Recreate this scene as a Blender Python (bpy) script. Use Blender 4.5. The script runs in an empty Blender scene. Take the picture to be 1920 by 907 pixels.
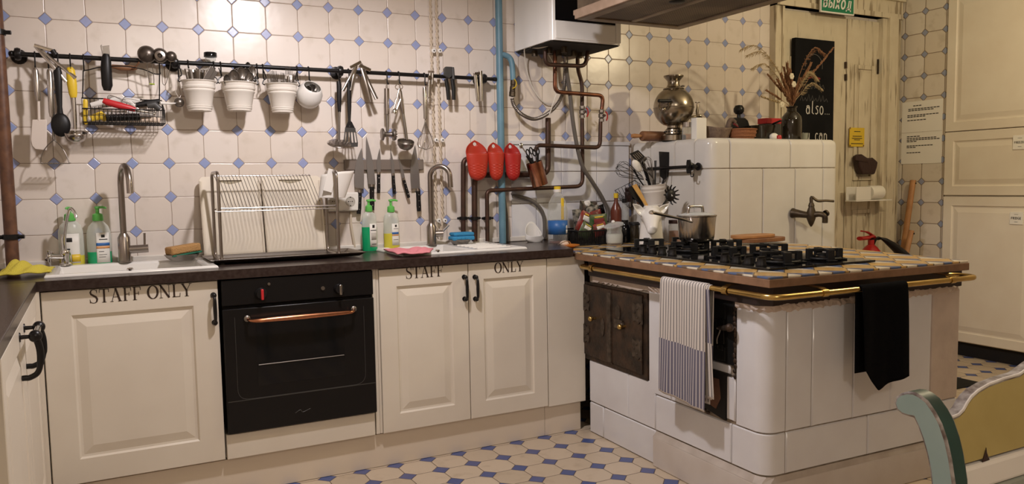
import bpy, bmesh, math, random
from mathutils import Vector, Matrix
random.seed(7)
PI = math.pi
sc = bpy.context.scene
COL = sc.collection

# ---------------------------------------------------------------- camera, lights, exposure
CAM = Vector((-1.7474, -3.7410, 1.1904))
FPX = 1487.45
YAW, PIT, ROL = math.radians(27.8687), math.radians(4.6524), math.radians(0.9511)
_f = Vector((math.sin(YAW)*math.cos(PIT), math.cos(YAW)*math.cos(PIT), -math.sin(PIT)))
_r = Vector((math.cos(YAW), -math.sin(YAW), 0)); _d = _f.cross(_r)
RX = _r*math.cos(ROL) + _d*math.sin(ROL)
RD = -_r*math.sin(ROL) + _d*math.cos(ROL)
RF = _f
cd = bpy.data.cameras.new('camera'); cam = bpy.data.objects.new('camera', cd); COL.objects.link(cam)
cd.sensor_width = 36.0; cd.lens = FPX/1920*36; cd.shift_y = 13.58/1920; cd.clip_start = 0.05
cam.matrix_world = Matrix(((RX.x, -RD.x, -RF.x, CAM.x), (RX.y, -RD.y, -RF.y, CAM.y), (RX.z, -RD.z, -RF.z, CAM.z), (0, 0, 0, 1)))
sc.camera = cam

w = bpy.data.worlds.new('world'); sc.world = w; w.use_nodes = True
w.node_tree.nodes['Background'].inputs[0].default_value = (0.9, 0.8, 0.7, 1)
w.node_tree.nodes['Background'].inputs[1].default_value = 0.05

def lamp(name, loc, watts, col, radius):
    l = bpy.data.lights.new(name, 'POINT'); l.energy = watts; l.color = col; l.shadow_soft_size = radius
    o = bpy.data.objects.new(name, l); o.location = loc; COL.objects.link(o); return o
pen = lamp('pendant_light', (-0.90, -1.40, 2.31), 94, (1.0, 0.93, 0.94), 0.055)
pen.data.type = 'SPOT'; pen.data.spot_size = PI; pen.data.spot_blend = 0.42      # shaded pendant, open below
lamp('stove_light', (2.10, -1.9, 2.26), 42, (1.0, 0.83, 0.54), 0.05)
lamp('fill_light', (-1.2, -4.9, 2.38), 46, (1.0, 0.88, 0.74), 0.12)  # added fill behind the camera, not a known lamp of the room

sc.view_settings.view_transform = 'Standard'; sc.view_settings.look = 'None'
sc.view_settings.exposure = 0.0; sc.view_settings.gamma = 1.0; sc.view_settings.use_curve_mapping = False
sc.cycles.use_denoising = True
sc.cycles.max_bounces = 8; sc.cycles.diffuse_bounces = 4; sc.cycles.glossy_bounces = 4
sc.cycles.transmission_bounces = 8; sc.cycles.transparent_max_bounces = 12
sc.cycles.caustics_reflective = False; sc.cycles.caustics_refractive = False

# ---------------------------------------------------------------- measuring helpers
def _ray(u, v): return RX*((u-960)/FPX) + RD*((v-467.08)/FPX) + RF
def wx(u, v, x): d = _ray(u, v); return CAM + d*((x-CAM.x)/d.x)
def wy(u, v, y): d = _ray(u, v); return CAM + d*((y-CAM.y)/d.y)
def wz(u, v, z): d = _ray(u, v); return CAM + d*((z-CAM.z)/d.z)
def mpp(p): return (Vector(p)-CAM).dot(RF)/FPX          # metres covered by one pixel at a point

# ---------------------------------------------------------------- materials
def mat(name, col, rough=0.5, metal=0.0, var=None, scale=8.0, bump=0.0, bscale=40.0, trans=0.0, ior=1.45, coat=0.0, detail=4.0, alpha=1.0, spec=None):
    m = bpy.data.materials.new(name); m.use_nodes = True
    nt = m.node_tree; b = nt.nodes['Principled BSDF']
    b.inputs['Base Color'].default_value = (*col, 1); b.inputs['Roughness'].default_value = rough
    b.inputs['Metallic'].default_value = metal; b.inputs['IOR'].default_value = ior
    b.inputs['Transmission Weight'].default_value = trans; b.inputs['Coat Weight'].default_value = coat
    b.inputs['Alpha'].default_value = alpha
    if spec is not None: b.inputs['Specular IOR Level'].default_value = spec
    if var or bump:
        g = nt.nodes.new('ShaderNodeNewGeometry')
    if var:
        n = nt.nodes.new('ShaderNodeTexNoise'); n.inputs['Scale'].default_value = scale; n.inputs['Detail'].default_value = detail
        r = nt.nodes.new('ShaderNodeValToRGB'); r.color_ramp.elements[0].position = 0.36; r.color_ramp.elements[1].position = 0.66
        r.color_ramp.elements[0].color = (*var, 1); r.color_ramp.elements[1].color = (*col, 1)
        nt.links.new(g.outputs['Position'], n.inputs['Vector']); nt.links.new(n.outputs['Fac'], r.inputs[0]); nt.links.new(r.outputs[0], b.inputs['Base Color'])
    if bump:
        n2 = nt.nodes.new('ShaderNodeTexNoise'); n2.inputs['Scale'].default_value = bscale; n2.inputs['Detail'].default_value = 3
        bp = nt.nodes.new('ShaderNodeBump'); bp.inputs['Strength'].default_value = bump; bp.inputs['Distance'].default_value = 0.01
        nt.links.new(g.outputs['Position'], n2.inputs['Vector']); nt.links.new(n2.outputs['Fac'], bp.inputs['Height']); nt.links.new(bp.outputs[0], b.inputs['Normal'])
    return m

class NT:
    """little helper for writing node maths"""
    def __init__(s, m): s.t = m.node_tree
    def val(s, x):
        return x
    def m(s, op, a, b=None, c=None):
        n = s.t.nodes.new('ShaderNodeMath'); n.operation = op
        for i, x in enumerate((a, b, c)):
            if x is None: continue
            if isinstance(x, (int, float)): n.inputs[i].default_value = x
            else: s.t.links.new(x, n.inputs[i])
        return n.outputs[0]
    def mix(s, f, a, b):
        n = s.t.nodes.new('ShaderNodeMix'); n.data_type = 'RGBA'
        for k, x in ((0, f), (6, a), (7, b)):
            if isinstance(x, (int, float)): n.inputs[k].default_value = x
            elif isinstance(x, tuple): n.inputs[k].default_value = (*x, 1)
            else: s.t.links.new(x, n.inputs[k])
        return n.outputs[2]
    def pos(s):
        g = s.t.nodes.new('ShaderNodeNewGeometry'); q = s.t.nodes.new('ShaderNodeSeparateXYZ')
        s.t.links.new(g.outputs['Position'], q.inputs[0]); return q.outputs[0], q.outputs[1], q.outputs[2], g.outputs['Position']
    def comb(s, x, y, z=0.0):
        n = s.t.nodes.new('ShaderNodeCombineXYZ')
        for i, a in enumerate((x, y, z)):
            if isinstance(a, (int, float)): n.inputs[i].default_value = a
            else: s.t.links.new(a, n.inputs[i])
        return n.outputs[0]
    def noise(s, vec, scale, detail=3.0):
        n = s.t.nodes.new('ShaderNodeTexNoise'); n.inputs['Scale'].default_value = scale; n.inputs['Detail'].default_value = detail
        s.t.links.new(vec, n.inputs['Vector']); return n.outputs['Fac']
    def white(s, vec):
        n = s.t.nodes.new('ShaderNodeTexWhiteNoise'); n.noise_dimensions = '3D'; s.t.links.new(vec, n.inputs['Vector']); return n.outputs['Value']
    def smooth(s, x, a, b):
        n = s.t.nodes.new('ShaderNodeMapRange'); n.interpolation_type = 'SMOOTHSTEP'
        s.t.links.new(x, n.inputs[0]); n.inputs[1].default_value = a; n.inputs[2].default_value = b; return n.outputs[0]
    def bump(s, h, strength=0.4, dist=0.004):
        n = s.t.nodes.new('ShaderNodeBump'); n.inputs['Strength'].default_value = strength; n.inputs['Distance'].default_value = dist
        s.t.links.new(h, n.inputs['Height']); return n.outputs[0]

def octagon_mat(name, axes, pu, pv, ou, ov, tiles, diamond, grout, hd=0.175, gw=0.009, rough=0.25, dirt=(0.45, 0.38, 0.28), dirt_amt=0.25, bstr=0.35):
    """octagonal tiles with small square inserts at the grid points, world-space, on the two given axes"""
    m = bpy.data.materials.new(name); m.use_nodes = True; k = NT(m); b = m.node_tree.nodes['Principled BSDF']
    P = k.pos(); W = P[3]
    wob = k.m('MULTIPLY', k.m('SUBTRACT', k.noise(W, 9.0), 0.5), 0.035)
    U = k.m('ADD', k.m('DIVIDE', k.m('SUBTRACT', P[axes[0]], ou), pu), wob)
    V = k.m('ADD', k.m('DIVIDE', k.m('SUBTRACT', P[axes[1]], ov), pv), wob)
    fu = k.m('ABSOLUTE', k.m('SUBTRACT', U, k.m('ROUND', U))); fv = k.m('ABSOLUTE', k.m('SUBTRACT', V, k.m('ROUND', V)))
    d1 = k.m('ADD', fu, fv)
    isd = k.m('LESS_THAN', d1, hd)
    edge = k.m('MINIMUM', fu, fv)
    edged = k.m('MULTIPLY', k.m('ABSOLUTE', k.m('SUBTRACT', d1, hd)), 0.72)
    far = k.m('ADD', edge, k.m('MULTIPLY', isd, 1.0))
    dist = k.m('MINIMUM', far, edged)
    tid = k.comb(k.m('FLOOR', U), k.m('FLOOR', V)); rnd = k.white(tid)
    did = k.comb(k.m('ROUND', U), k.m('ROUND', V), 3.0); rnd2 = k.white(did)
    tcol = k.mix(rnd, tiles[0], tiles[1])
    cloud = k.smooth(k.noise(W, 14.0, 6.0), 0.52, 0.75)
    tcol = k.mix(k.m('MULTIPLY', cloud, dirt_amt), tcol, dirt)
    dcol = k.mix(rnd2, diamond[0], diamond[1])
    col = k.mix(isd, tcol, dcol)
    g = k.m('SUBTRACT', 1.0, k.smooth(dist, gw*0.55, gw*1.3))
    col = k.mix(g, col, grout)
    m.node_tree.links.new(col, b.inputs['Base Color'])
    b.inputs['Roughness'].default_value = rough
    h = k.m('ADD', k.smooth(dist, 0.0, gw*3.2), k.m('MULTIPLY', k.noise(W, 12.0, 2.0), 0.6))
    h = k.m('ADD', h, k.m('MULTIPLY', rnd, 0.35))
    m.node_tree.links.new(k.bump(h, bstr, 0.004), b.inputs['Normal'])
    rr = k.m('ADD', k.m('MULTIPLY', g, 0.5), rough); m.node_tree.links.new(rr, b.inputs['Roughness'])
    return m

M = {}
M['wall_tile'] = octagon_mat('cream octagon wall tile', (0, 2), 0.1439, 0.1445, 0.0, 1.451, ((0.77, 0.70, 0.64), (0.72, 0.635, 0.555)), ((0.27, 0.34, 0.58), (0.33, 0.37, 0.60)), (0.30, 0.22, 0.16), gw=0.008)
M['side_tile'] = octagon_mat('aged octagon wall tile', (1, 2), 0.150, 0.1435, -0.072, 2.313, ((0.70, 0.64, 0.55), (0.62, 0.54, 0.43)), ((0.27, 0.31, 0.42), (0.30, 0.33, 0.44)), (0.20, 0.14, 0.085), gw=0.016, dirt_amt=0.5)
M['floor_tile'] = octagon_mat('buff octagon floor tile', (0, 1), 0.1478, 0.1490, 0.087, -0.718, ((0.62, 0.51, 0.385), (0.53, 0.43, 0.315)), ((0.065, 0.10, 0.27), (0.09, 0.11, 0.26)), (0.11, 0.075, 0.05), hd=0.27, gw=0.011, rough=0.35, dirt=(0.34, 0.24, 0.15), dirt_amt=0.35)
M['plaster'] = mat('brown plaster', (0.26, 0.21, 0.17), 0.9, bump=0.1)
M['ceiling'] = mat('white ceiling paint', (0.80, 0.77, 0.72), 0.9)
M['teal'] = mat('teal paint', (0.06, 0.17, 0.17), 0.6)
M['cab'] = mat('ivory cabinet paint', (0.73, 0.67, 0.575), 0.38, var=(0.70, 0.635, 0.54), scale=5)
M['cab_old'] = mat('ivory tall cabinet paint', (0.76, 0.69, 0.57), 0.42, var=(0.72, 0.64, 0.52), scale=5)
M['plinth'] = mat('cream plinth board', (0.70, 0.61, 0.50), 0.5)
M['worktop'] = mat('dark brown worktop', (0.026, 0.015, 0.012), 0.25, var=(0.040, 0.026, 0.022), scale=60, bump=0.05, bscale=200)
M['black'] = mat('black metal', (0.008, 0.007, 0.007), 0.32, spec=0.4)
M['black_gloss'] = mat('black gloss enamel', (0.005, 0.005, 0.006), 0.08, spec=0.4)
M['oven'] = mat('black oven enamel', (0.008, 0.007, 0.007), 0.30, spec=0.3)
M['black_plastic'] = mat('black plastic', (0.009, 0.008, 0.008), 0.42, spec=0.35)
M['grey_plastic'] = mat('dark grey plastic', (0.05, 0.048, 0.045), 0.45)
M['cast'] = mat('cast iron', (0.008, 0.008, 0.008), 0.45, spec=0.35, bump=0.15, bscale=250)
M['steel'] = mat('steel', (0.50, 0.47, 0.44), 0.20, 1.0)
M['brushed'] = mat('brushed steel', (0.34, 0.30, 0.27), 0.28, 1.0)
M['chrome'] = mat('chrome', (0.75, 0.73, 0.70), 0.10, 1.0)
M['dull'] = mat('dull steel', (0.25, 0.225, 0.20), 0.38, 1.0)
M['blade'] = mat('knife blade steel', (0.36, 0.34, 0.33), 0.38, 0.85)
M['copper'] = mat('polished copper', (0.62, 0.26, 0.13), 0.24, 1.0, var=(0.46, 0.20, 0.11), scale=40)
M['pipe'] = mat('oxidised copper pipe', (0.085, 0.042, 0.028), 0.42, 0.5, var=(0.055, 0.032, 0.023), scale=25)
M['pipe_bright'] = mat('reddish copper pipe', (0.22, 0.085, 0.045), 0.36, 0.8, var=(0.11, 0.05, 0.032), scale=25)
M['rust'] = mat('painted brown pipe', (0.17, 0.078, 0.040), 0.45, var=(0.10, 0.045, 0.026), scale=30, bump=0.1)
M['brass'] = mat('polished brass', (0.66, 0.46, 0.16), 0.24, 1.0, var=(0.52, 0.35, 0.12), scale=18)
M['brass_old'] = mat('tarnished brass', (0.10, 0.075, 0.045), 0.45, 0.7, var=(0.055, 0.04, 0.028), scale=30)
M['blue_pipe'] = mat('blue gas pipe paint', (0.135, 0.265, 0.34), 0.4, var=(0.11, 0.22, 0.29), scale=14)
M['white'] = mat('white ceramic', (0.80, 0.78, 0.74), 0.16)
M['white_enamel'] = mat('white enamel', (0.78, 0.73, 0.66), 0.25)
M['white_plastic'] = mat('white plastic', (0.78, 0.75, 0.70), 0.4)
M['cream_plastic'] = mat('cream plastic', (0.74, 0.66, 0.54), 0.42)
M['rubber_white'] = mat('white rubber', (0.68, 0.60, 0.53), 0.5)
M['boiler'] = mat('white boiler casing', (0.86, 0.85, 0.82), 0.22)
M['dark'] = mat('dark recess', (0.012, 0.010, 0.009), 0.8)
M['glaze'] = mat('white stove glaze', (0.73, 0.73, 0.755), 0.14, var=(0.69, 0.68, 0.70), scale=6, bump=0.06, bscale=9)
M['block_glaze'] = mat('warm white block glaze', (0.66, 0.635, 0.59), 0.16, var=(0.62, 0.59, 0.54), scale=6, bump=0.06, bscale=9)
M['glaze_grout'] = mat('brown stove grout', (0.34, 0.28, 0.22), 0.9, var=(0.22, 0.17, 0.12), scale=30)
M['pillar'] = mat('rough pinkish plaster', (0.60, 0.50, 0.43), 0.75, var=(0.52, 0.43, 0.37), scale=10, bump=0.2, bscale=30)
M['plinth_glaze'] = mat('darker pinkish plinth glaze', (0.64, 0.59, 0.55), 0.3, var=(0.58, 0.52, 0.47), scale=6)  # plinth tone, darker and pinker than the stove glaze
M['iron'] = mat('rusty iron door', (0.070, 0.040, 0.024), 0.5, 0.35, var=(0.028, 0.020, 0.014), scale=18, bump=0.35, bscale=60)
M['brick'] = mat('brown brick', (0.16, 0.075, 0.045), 0.9, bump=0.4, bscale=80)
M['iron_band'] = mat('dark painted band', (0.035, 0.016, 0.013), 0.55, var=(0.02, 0.012, 0.010), scale=15)
M['iron_plate'] = mat('worn iron plates', (0.115, 0.088, 0.066), 0.42, 0.6, var=(0.05, 0.036, 0.026), scale=40)
M['red'] = mat('red silicone', (0.45, 0.034, 0.016), 0.45, bump=0.0)
M['red_deep'] = mat('deep red silicone', (0.40, 0.018, 0.015), 0.45)
M['red_paint'] = mat('red enamel', (0.42, 0.02, 0.02), 0.3)
M['red_plastic'] = mat('red plastic', (0.55, 0.025, 0.03), 0.35)
M['yellow'] = mat('yellow plastic', (0.72, 0.50, 0.03), 0.4)
M['yellow_cloth'] = mat('yellow microfibre', (0.66, 0.55, 0.07), 0.9, bump=0.6, bscale=300)
M['pink_cloth'] = mat('pink microfibre', (0.80, 0.28, 0.32), 0.9, bump=0.5, bscale=300)
M['green'] = mat('green pump plastic', (0.13, 0.50, 0.10), 0.35)
M['orange'] = mat('orange plate glaze', (0.66, 0.22, 0.03), 0.25)
M['blue_sponge'] = mat('blue sponge', (0.04, 0.26, 0.50), 0.9, bump=0.5, bscale=220)
M['tan_sponge'] = mat('tan sponge', (0.46, 0.26, 0.10), 0.95, bump=0.6, bscale=200)
M['scour'] = mat('green scouring pad', (0.03, 0.18, 0.11), 0.95, bump=0.6, bscale=300)
M['green_liquid'] = mat('green soap', (0.01, 0.36, 0.14), 0.2)
M['yellow_liquid'] = mat('yellow soap', (0.62, 0.54, 0.06), 0.2)
def clear_mat(name, tint, solid, rough):
    m = bpy.data.materials.new(name); m.use_nodes = True; t = m.node_tree; b = t.nodes['Principled BSDF']; out = t.nodes['Material Output']
    tr = t.nodes.new('ShaderNodeBsdfTransparent'); tr.inputs[0].default_value = (*tint, 1)
    lw_ = t.nodes.new('ShaderNodeLayerWeight'); lw_.inputs[0].default_value = 0.25; mx = t.nodes.new('ShaderNodeMixShader'); mr = t.nodes.new('ShaderNodeMapRange')
    mr.inputs[3].default_value = solid; mr.inputs[4].default_value = min(1.0, solid+0.6); t.links.new(lw_.outputs['Facing'], mr.inputs[0]); t.links.new(mr.outputs[0], mx.inputs[0])
    b.inputs['Base Color'].default_value = (*tint, 1); b.inputs['Roughness'].default_value = rough
    t.links.new(tr.outputs[0], mx.inputs[1]); t.links.new(b.outputs[0], mx.inputs[2]); t.links.new(mx.outputs[0], out.inputs[0]); return m
M['haze'] = clear_mat('frosted clear plastic', (0.86, 0.88, 0.82), 0.38, 0.3)
M['glass'] = clear_mat('clear glass', (0.90, 0.91, 0.89), 0.10, 0.05)
M['wire_dark'] = mat('dark steel wire', (0.11, 0.09, 0.075), 0.35, 0.8)
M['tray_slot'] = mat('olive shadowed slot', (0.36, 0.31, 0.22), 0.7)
M['pk_white'] = mat('white printed foil', (0.36, 0.33, 0.28), 0.4, var=(0.03, 0.03, 0.03), scale=45)
M['pk_green'] = mat('green printed foil', (0.02, 0.085, 0.025), 0.35, var=(0.12, 0.13, 0.06), scale=38)
M['pk_red'] = mat('red printed foil', (0.30, 0.02, 0.016), 0.35, var=(0.16, 0.05, 0.04), scale=34)
M['pk_dark'] = mat('dark printed foil', (0.012, 0.02, 0.014), 0.3, var=(0.09, 0.06, 0.05), scale=42)
M['dark_ledge'] = mat('darker tile ledge', (0.50, 0.44, 0.39), 0.5, var=(0.42, 0.36, 0.31), scale=14)  # ledge band, darker than the tiles above it
M['paper'] = mat('white paper', (0.80, 0.77, 0.70), 0.8)
M['label_white'] = mat('white label', (0.78, 0.76, 0.70), 0.5)
M['label_blue'] = mat('blue label', (0.03, 0.13, 0.38), 0.4)
M['label_orange'] = mat('orange label band', (0.70, 0.33, 0.12), 0.5)
M['ink'] = mat('black ink', (0.02, 0.018, 0.016), 0.6)
M['ink_brown'] = mat('dark brown lettering', (0.035, 0.018, 0.012), 0.5)
M['chalk'] = mat('white chalk', (0.62, 0.60, 0.56), 0.95)
M['chalk_grey'] = mat('faded chalk', (0.12, 0.115, 0.11), 0.95)
M['chalk_red'] = mat('red chalk', (0.20, 0.03, 0.03), 0.95)
M['board_black'] = mat('black chalkboard', (0.006, 0.006, 0.007), 0.8, var=(0.010, 0.010, 0.011), scale=6, spec=0.15)
M['sign_green'] = mat('green sign', (0.01, 0.19, 0.09), 0.4)
M['note_yellow'] = mat('yellow note paper', (0.72, 0.50, 0.04), 0.7)
M['leather'] = mat('dark brown leather', (0.035, 0.015, 0.013), 0.45, bump=0.2, bscale=90)
M['wood'] = mat('light wood', (0.46, 0.23, 0.09), 0.55, var=(0.36, 0.17, 0.065), scale=14)
M['wood_dark'] = mat('brown wood', (0.25, 0.115, 0.05), 0.5, var=(0.17, 0.075, 0.035), scale=16)
M['wood_grey'] = mat('grey brown carved wood', (0.20, 0.14, 0.10), 0.7, var=(0.12, 0.08, 0.06), scale=30, bump=0.5, bscale=120)
M['wood_yellow'] = mat('yellow wood', (0.55, 0.32, 0.09), 0.5, var=(0.48, 0.26, 0.07), scale=20)
M['wicker'] = mat('reddish wicker', (0.26, 0.10, 0.04), 0.75, bump=0.5, bscale=120)
M['copper_cup'] = mat('copper cup', (0.60, 0.30, 0.18), 0.26, 1.0, var=(0.34, 0.13, 0.08), scale=18)
M['vase'] = mat('brown black glass', (0.020, 0.015, 0.009), 0.10, coat=0.4)
M['straw'] = mat('dried reddish grass', (0.26, 0.13, 0.065), 0.9)
M['straw_pale'] = mat('dried pale grass', (0.42, 0.32, 0.18), 0.9)
M['petal'] = mat('dried cream petals', (0.66, 0.60, 0.46), 0.9)
M['hose'] = mat('grey rubber hose', (0.12, 0.105, 0.09), 0.6)
M['cable_white'] = mat('white cable', (0.70, 0.66, 0.58), 0.5)
M['cable_cloth'] = mat('cream twisted cloth cable', (0.62, 0.52, 0.40), 0.85)
M['sauce'] = mat('brown red sauce', (0.14, 0.035, 0.02), 0.25)
M['sugar'] = mat('white sugar', (0.82, 0.80, 0.76), 0.9)
M['garlic'] = mat('pale garlic skin', (0.72, 0.58, 0.46), 0.8)
M['teal_paint'] = mat('pale teal chair paint', (0.36, 0.49, 0.50), 0.5, var=(0.32, 0.45, 0.46), scale=12)
M['green_paint'] = mat('dark green chair paint', (0.030, 0.070, 0.058), 0.4, var=(0.02, 0.045, 0.038), scale=14)
M['mustard'] = mat('mustard chair paint', (0.43, 0.335, 0.125), 0.5, var=(0.39, 0.30, 0.105), scale=14)
M['worn'] = mat('worn wood edge', (0.36, 0.33, 0.31), 0.6, var=(0.10, 0.07, 0.06), scale=60)
M['chip_white'] = mat('white undercoat', (0.66, 0.62, 0.57), 0.6, var=(0.55, 0.50, 0.46), scale=40)
M['sage'] = mat('grey sage chair paint', (0.30, 0.31, 0.26), 0.5)
M['mat_black'] = mat('black floor mat', (0.008, 0.008, 0.008), 0.95)
M['black_cloth'] = mat('black cloth', (0.005, 0.005, 0.006), 0.95, spec=0.05, bump=0.3, bscale=400)
M['hood_metal'] = mat('worn hood frame', (0.30, 0.24, 0.17), 0.38, 0.6, var=(0.17, 0.125, 0.09), scale=9)
M['hood_wood'] = mat('hood wood fascia', (0.42, 0.30, 0.22), 0.55, var=(0.34, 0.24, 0.17), scale=20)
M['slab_wood'] = mat('brown slab edging wood', (0.27, 0.15, 0.085), 0.5, var=(0.20, 0.11, 0.06), scale=22, bump=0.1)
M['socket_hole'] = mat('grey socket inset', (0.45, 0.42, 0.37), 0.5)
M['magnet'] = mat('grey magnetic bar', (0.20, 0.165, 0.14), 0.5, 0.2)
M['lime'] = mat('lime rubber', (0.35, 0.45, 0.05), 0.5)

# hood filter: fine grey mesh
def grid_mat():
    m = bpy.data.materials.new('perforated hood filter'); m.use_nodes = True; k = NT(m); b = m.node_tree.nodes['Principled BSDF']
    P = k.pos(); fu = k.m('FRACT', k.m('MULTIPLY', P[0], 70.0)); fv = k.m('FRACT', k.m('MULTIPLY', P[1], 70.0))
    hole = k.m('MULTIPLY', k.m('GREATER_THAN', fu, 0.45), k.m('GREATER_THAN', fv, 0.45))
    stain = k.smooth(k.noise(P[3], 5.0, 4.0), 0.4, 0.65)
    c = k.mix(stain, (0.20, 0.15, 0.10), (0.10, 0.065, 0.045)); c = k.mix(hole, c, (0.02, 0.014, 0.010))
    m.node_tree.links.new(c, b.inputs['Base Color']); b.inputs['Roughness'].default_value = 0.5; b.inputs['Metallic'].default_value = 0.4
    return m
M['filter'] = grid_mat()

def old_door_mat():
    m = bpy.data.materials.new('peeling cream door paint'); m.use_nodes = True; k = NT(m); b = m.node_tree.nodes['Principled BSDF']
    P = k.pos(); s = k.comb(k.m('MULTIPLY', P[0], 30.0), k.m('MULTIPLY', P[1], 30.0), k.m('MULTIPLY', P[2], 3.0))
    n = k.noise(s, 1.3, 8.0); n2 = k.noise(P[3], 4.0, 3.0)
    f = k.smooth(k.m('ADD', n, k.m('MULTIPLY', n2, 0.3)), 0.70, 0.85)
    c = k.mix(k.noise(P[3], 11.0, 5.0), (0.57, 0.49, 0.35), (0.72, 0.65, 0.50)); c = k.mix(f, c, (0.33, 0.265, 0.175))
    m.node_tree.links.new(c, b.inputs['Base Color']); b.inputs['Roughness'].default_value = 0.65
    m.node_tree.links.new(k.bump(k.m('SUBTRACT', 1.0, f), 0.5, 0.003), b.inputs['Normal'])
    return m
M['door'] = old_door_mat()

def slab_mat():
    """ochre hexagon tiles with blue and white pieces between, laid square to the stove"""
    m = bpy.data.materials.new('ochre blue and white slab tiles'); m.use_nodes = True; k = NT(m); b = m.node_tree.nodes['Principled BSDF']
    P = k.pos(); a = -0.031; ca, sa = math.cos(a), math.sin(a)
    dx = k.m('SUBTRACT', P[0], 0.224); dy = k.m('SUBTRACT', P[1], -1.835)
    lx = k.m('ADD', k.m('MULTIPLY', dx, ca), k.m('MULTIPLY', dy, sa)); ly = k.m('SUBTRACT', k.m('MULTIPLY', dy, ca), k.m('MULTIPLY', dx, sa))
    A = k.m('DIVIDE', lx, 0.142); B = k.m('DIVIDE', ly, 0.142)
    ra = k.m('SUBTRACT', A, k.m('ROUND', A)); rb = k.m('SUBTRACT', B, k.m('ROUND', B))
    dd = k.m('ADD', k.m('ABSOLUTE', ra), k.m('ABSOLUTE', rb))
    isd = k.m('LESS_THAN', dd, 0.45)
    blue = k.m('GREATER_THAN', k.m('ADD', ra, k.m('MULTIPLY', rb, 0.2)), 0.0)
    och = k.mix(k.white(k.comb(k.m('FLOOR', A), k.m('FLOOR', B))), (0.60, 0.37, 0.12), (0.52, 0.34, 0.14))
    pc = k.mix(blue, (0.70, 0.63, 0.50), (0.10, 0.14, 0.26))
    c = k.mix(isd, och, pc)
    e1 = k.m('ABSOLUTE', k.m('SUBTRACT', dd, 0.45)); e2 = k.m('ADD', k.m('MINIMUM', k.m('ABSOLUTE', ra), k.m('ABSOLUTE', rb)), isd)
    e3 = k.m('ADD', k.m('ABSOLUTE', k.m('ADD', ra, k.m('MULTIPLY', rb, 0.2))), k.m('SUBTRACT', 1.0, isd))
    e = k.m('MINIMUM', k.m('MINIMUM', e1, e2), e3)
    g = k.m('SUBTRACT', 1.0, k.smooth(e, 0.012, 0.03)); c = k.mix(g, c, (0.16, 0.11, 0.07))
    m.node_tree.links.new(c, b.inputs['Base Color']); b.inputs['Roughness'].default_value = 0.22
    m.node_tree.links.new(k.bump(k.smooth(e, 0.0, 0.05), 0.3, 0.003), b.inputs['Normal'])
    return m
M['slab_tile'] = slab_mat()

def towel_mat():
    m = bpy.data.materials.new('striped tea towel weave'); m.use_nodes = True; k = NT(m); b = m.node_tree.nodes['Principled BSDF']
    uv = m.node_tree.nodes.new('ShaderNodeUVMap'); uv.uv_map = 'UVMap'; q = m.node_tree.nodes.new('ShaderNodeSeparateXYZ'); m.node_tree.links.new(uv.outputs[0], q.inputs[0])
    u, v = q.outputs[0], q.outputs[1]
    fr = k.m('FRACT', k.m('MULTIPLY', u, 17.0)); thin = k.m('LESS_THAN', k.m('ABSOLUTE', k.m('SUBTRACT', fr, 0.5)), 0.11)
    fr2 = k.m('FRACT', k.m('MULTIPLY', u, 34.0)); thin2 = k.m('LESS_THAN', k.m('ABSOLUTE', k.m('SUBTRACT', fr2, 0.5)), 0.10)
    top = k.mix(k.m('MAXIMUM', thin, k.m('MULTIPLY', thin2, 0.55)), (0.66, 0.61, 0.56), (0.10, 0.09, 0.10))
    bot = k.mix(thin, (0.15, 0.14, 0.19), (0.64, 0.60, 0.57))
    lo = k.m('MAXIMUM', k.m('LESS_THAN', v, 0.235), k.m('MULTIPLY', k.m('GREATER_THAN', v, 0.53), k.m('LESS_THAN', v, 0.76)))
    c = k.mix(lo, top, bot)
    hem = k.m('LESS_THAN', k.m('MINIMUM', v, k.m('SUBTRACT', 1.0, v)), 0.008); c = k.mix(hem, c, (0.62, 0.57, 0.53))
    m.node_tree.links.new(c, b.inputs['Base Color']); b.inputs['Roughness'].default_value = 0.95
    return m
M['towel'] = towel_mat()
# ---------------------------------------------------------------- mesh builder
def V3(p): return Vector(p)
def basis(z, up=None):
    z = Vector(z).normalized()
    a = Vector(up) if up is not None else (Vector((0, 0, 1)) if abs(z.z) < 0.9 else Vector((1, 0, 0)))
    x = a.cross(z)
    if x.length < 1e-6: x = Vector((1, 0, 0)).cross(z)
    x.normalize(); y = z.cross(x)
    return Matrix((x, y, z)).transposed()       # columns x, y, z
def smooth_pts(pts, n=4):
    """Catmull-Rom through the points"""
    P = [Vector(p) for p in pts]; out = []
    for i in range(len(P)-1):
        a, b, c, d = P[max(i-1, 0)], P[i], P[i+1], P[min(i+2, len(P)-1)]
        for k in range(n):
            t = k/n
            out.append(0.5*((2*b)+(c-a)*t+(2*a-5*b+4*c-d)*t*t+(3*b-a-3*c+d)*t**3))
    out.append(P[-1]); return out
def round_path(pts, r, n=5):
    """polyline with rounded corners"""
    P = [Vector(p) for p in pts]; out = [P[0]]
    for i in range(1, len(P)-1):
        a, b, c = P[i-1], P[i], P[i+1]; u = (a-b); v = (c-b)
        rr = min(r, u.length*0.45, v.length*0.45); s = b+u.normalized()*rr; e = b+v.normalized()*rr
        for k in range(n+1):
            t = k/n; out.append(s*(1-t)**2+b*2*t*(1-t)+e*t*t)
    out.append(P[-1]); return out

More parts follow.
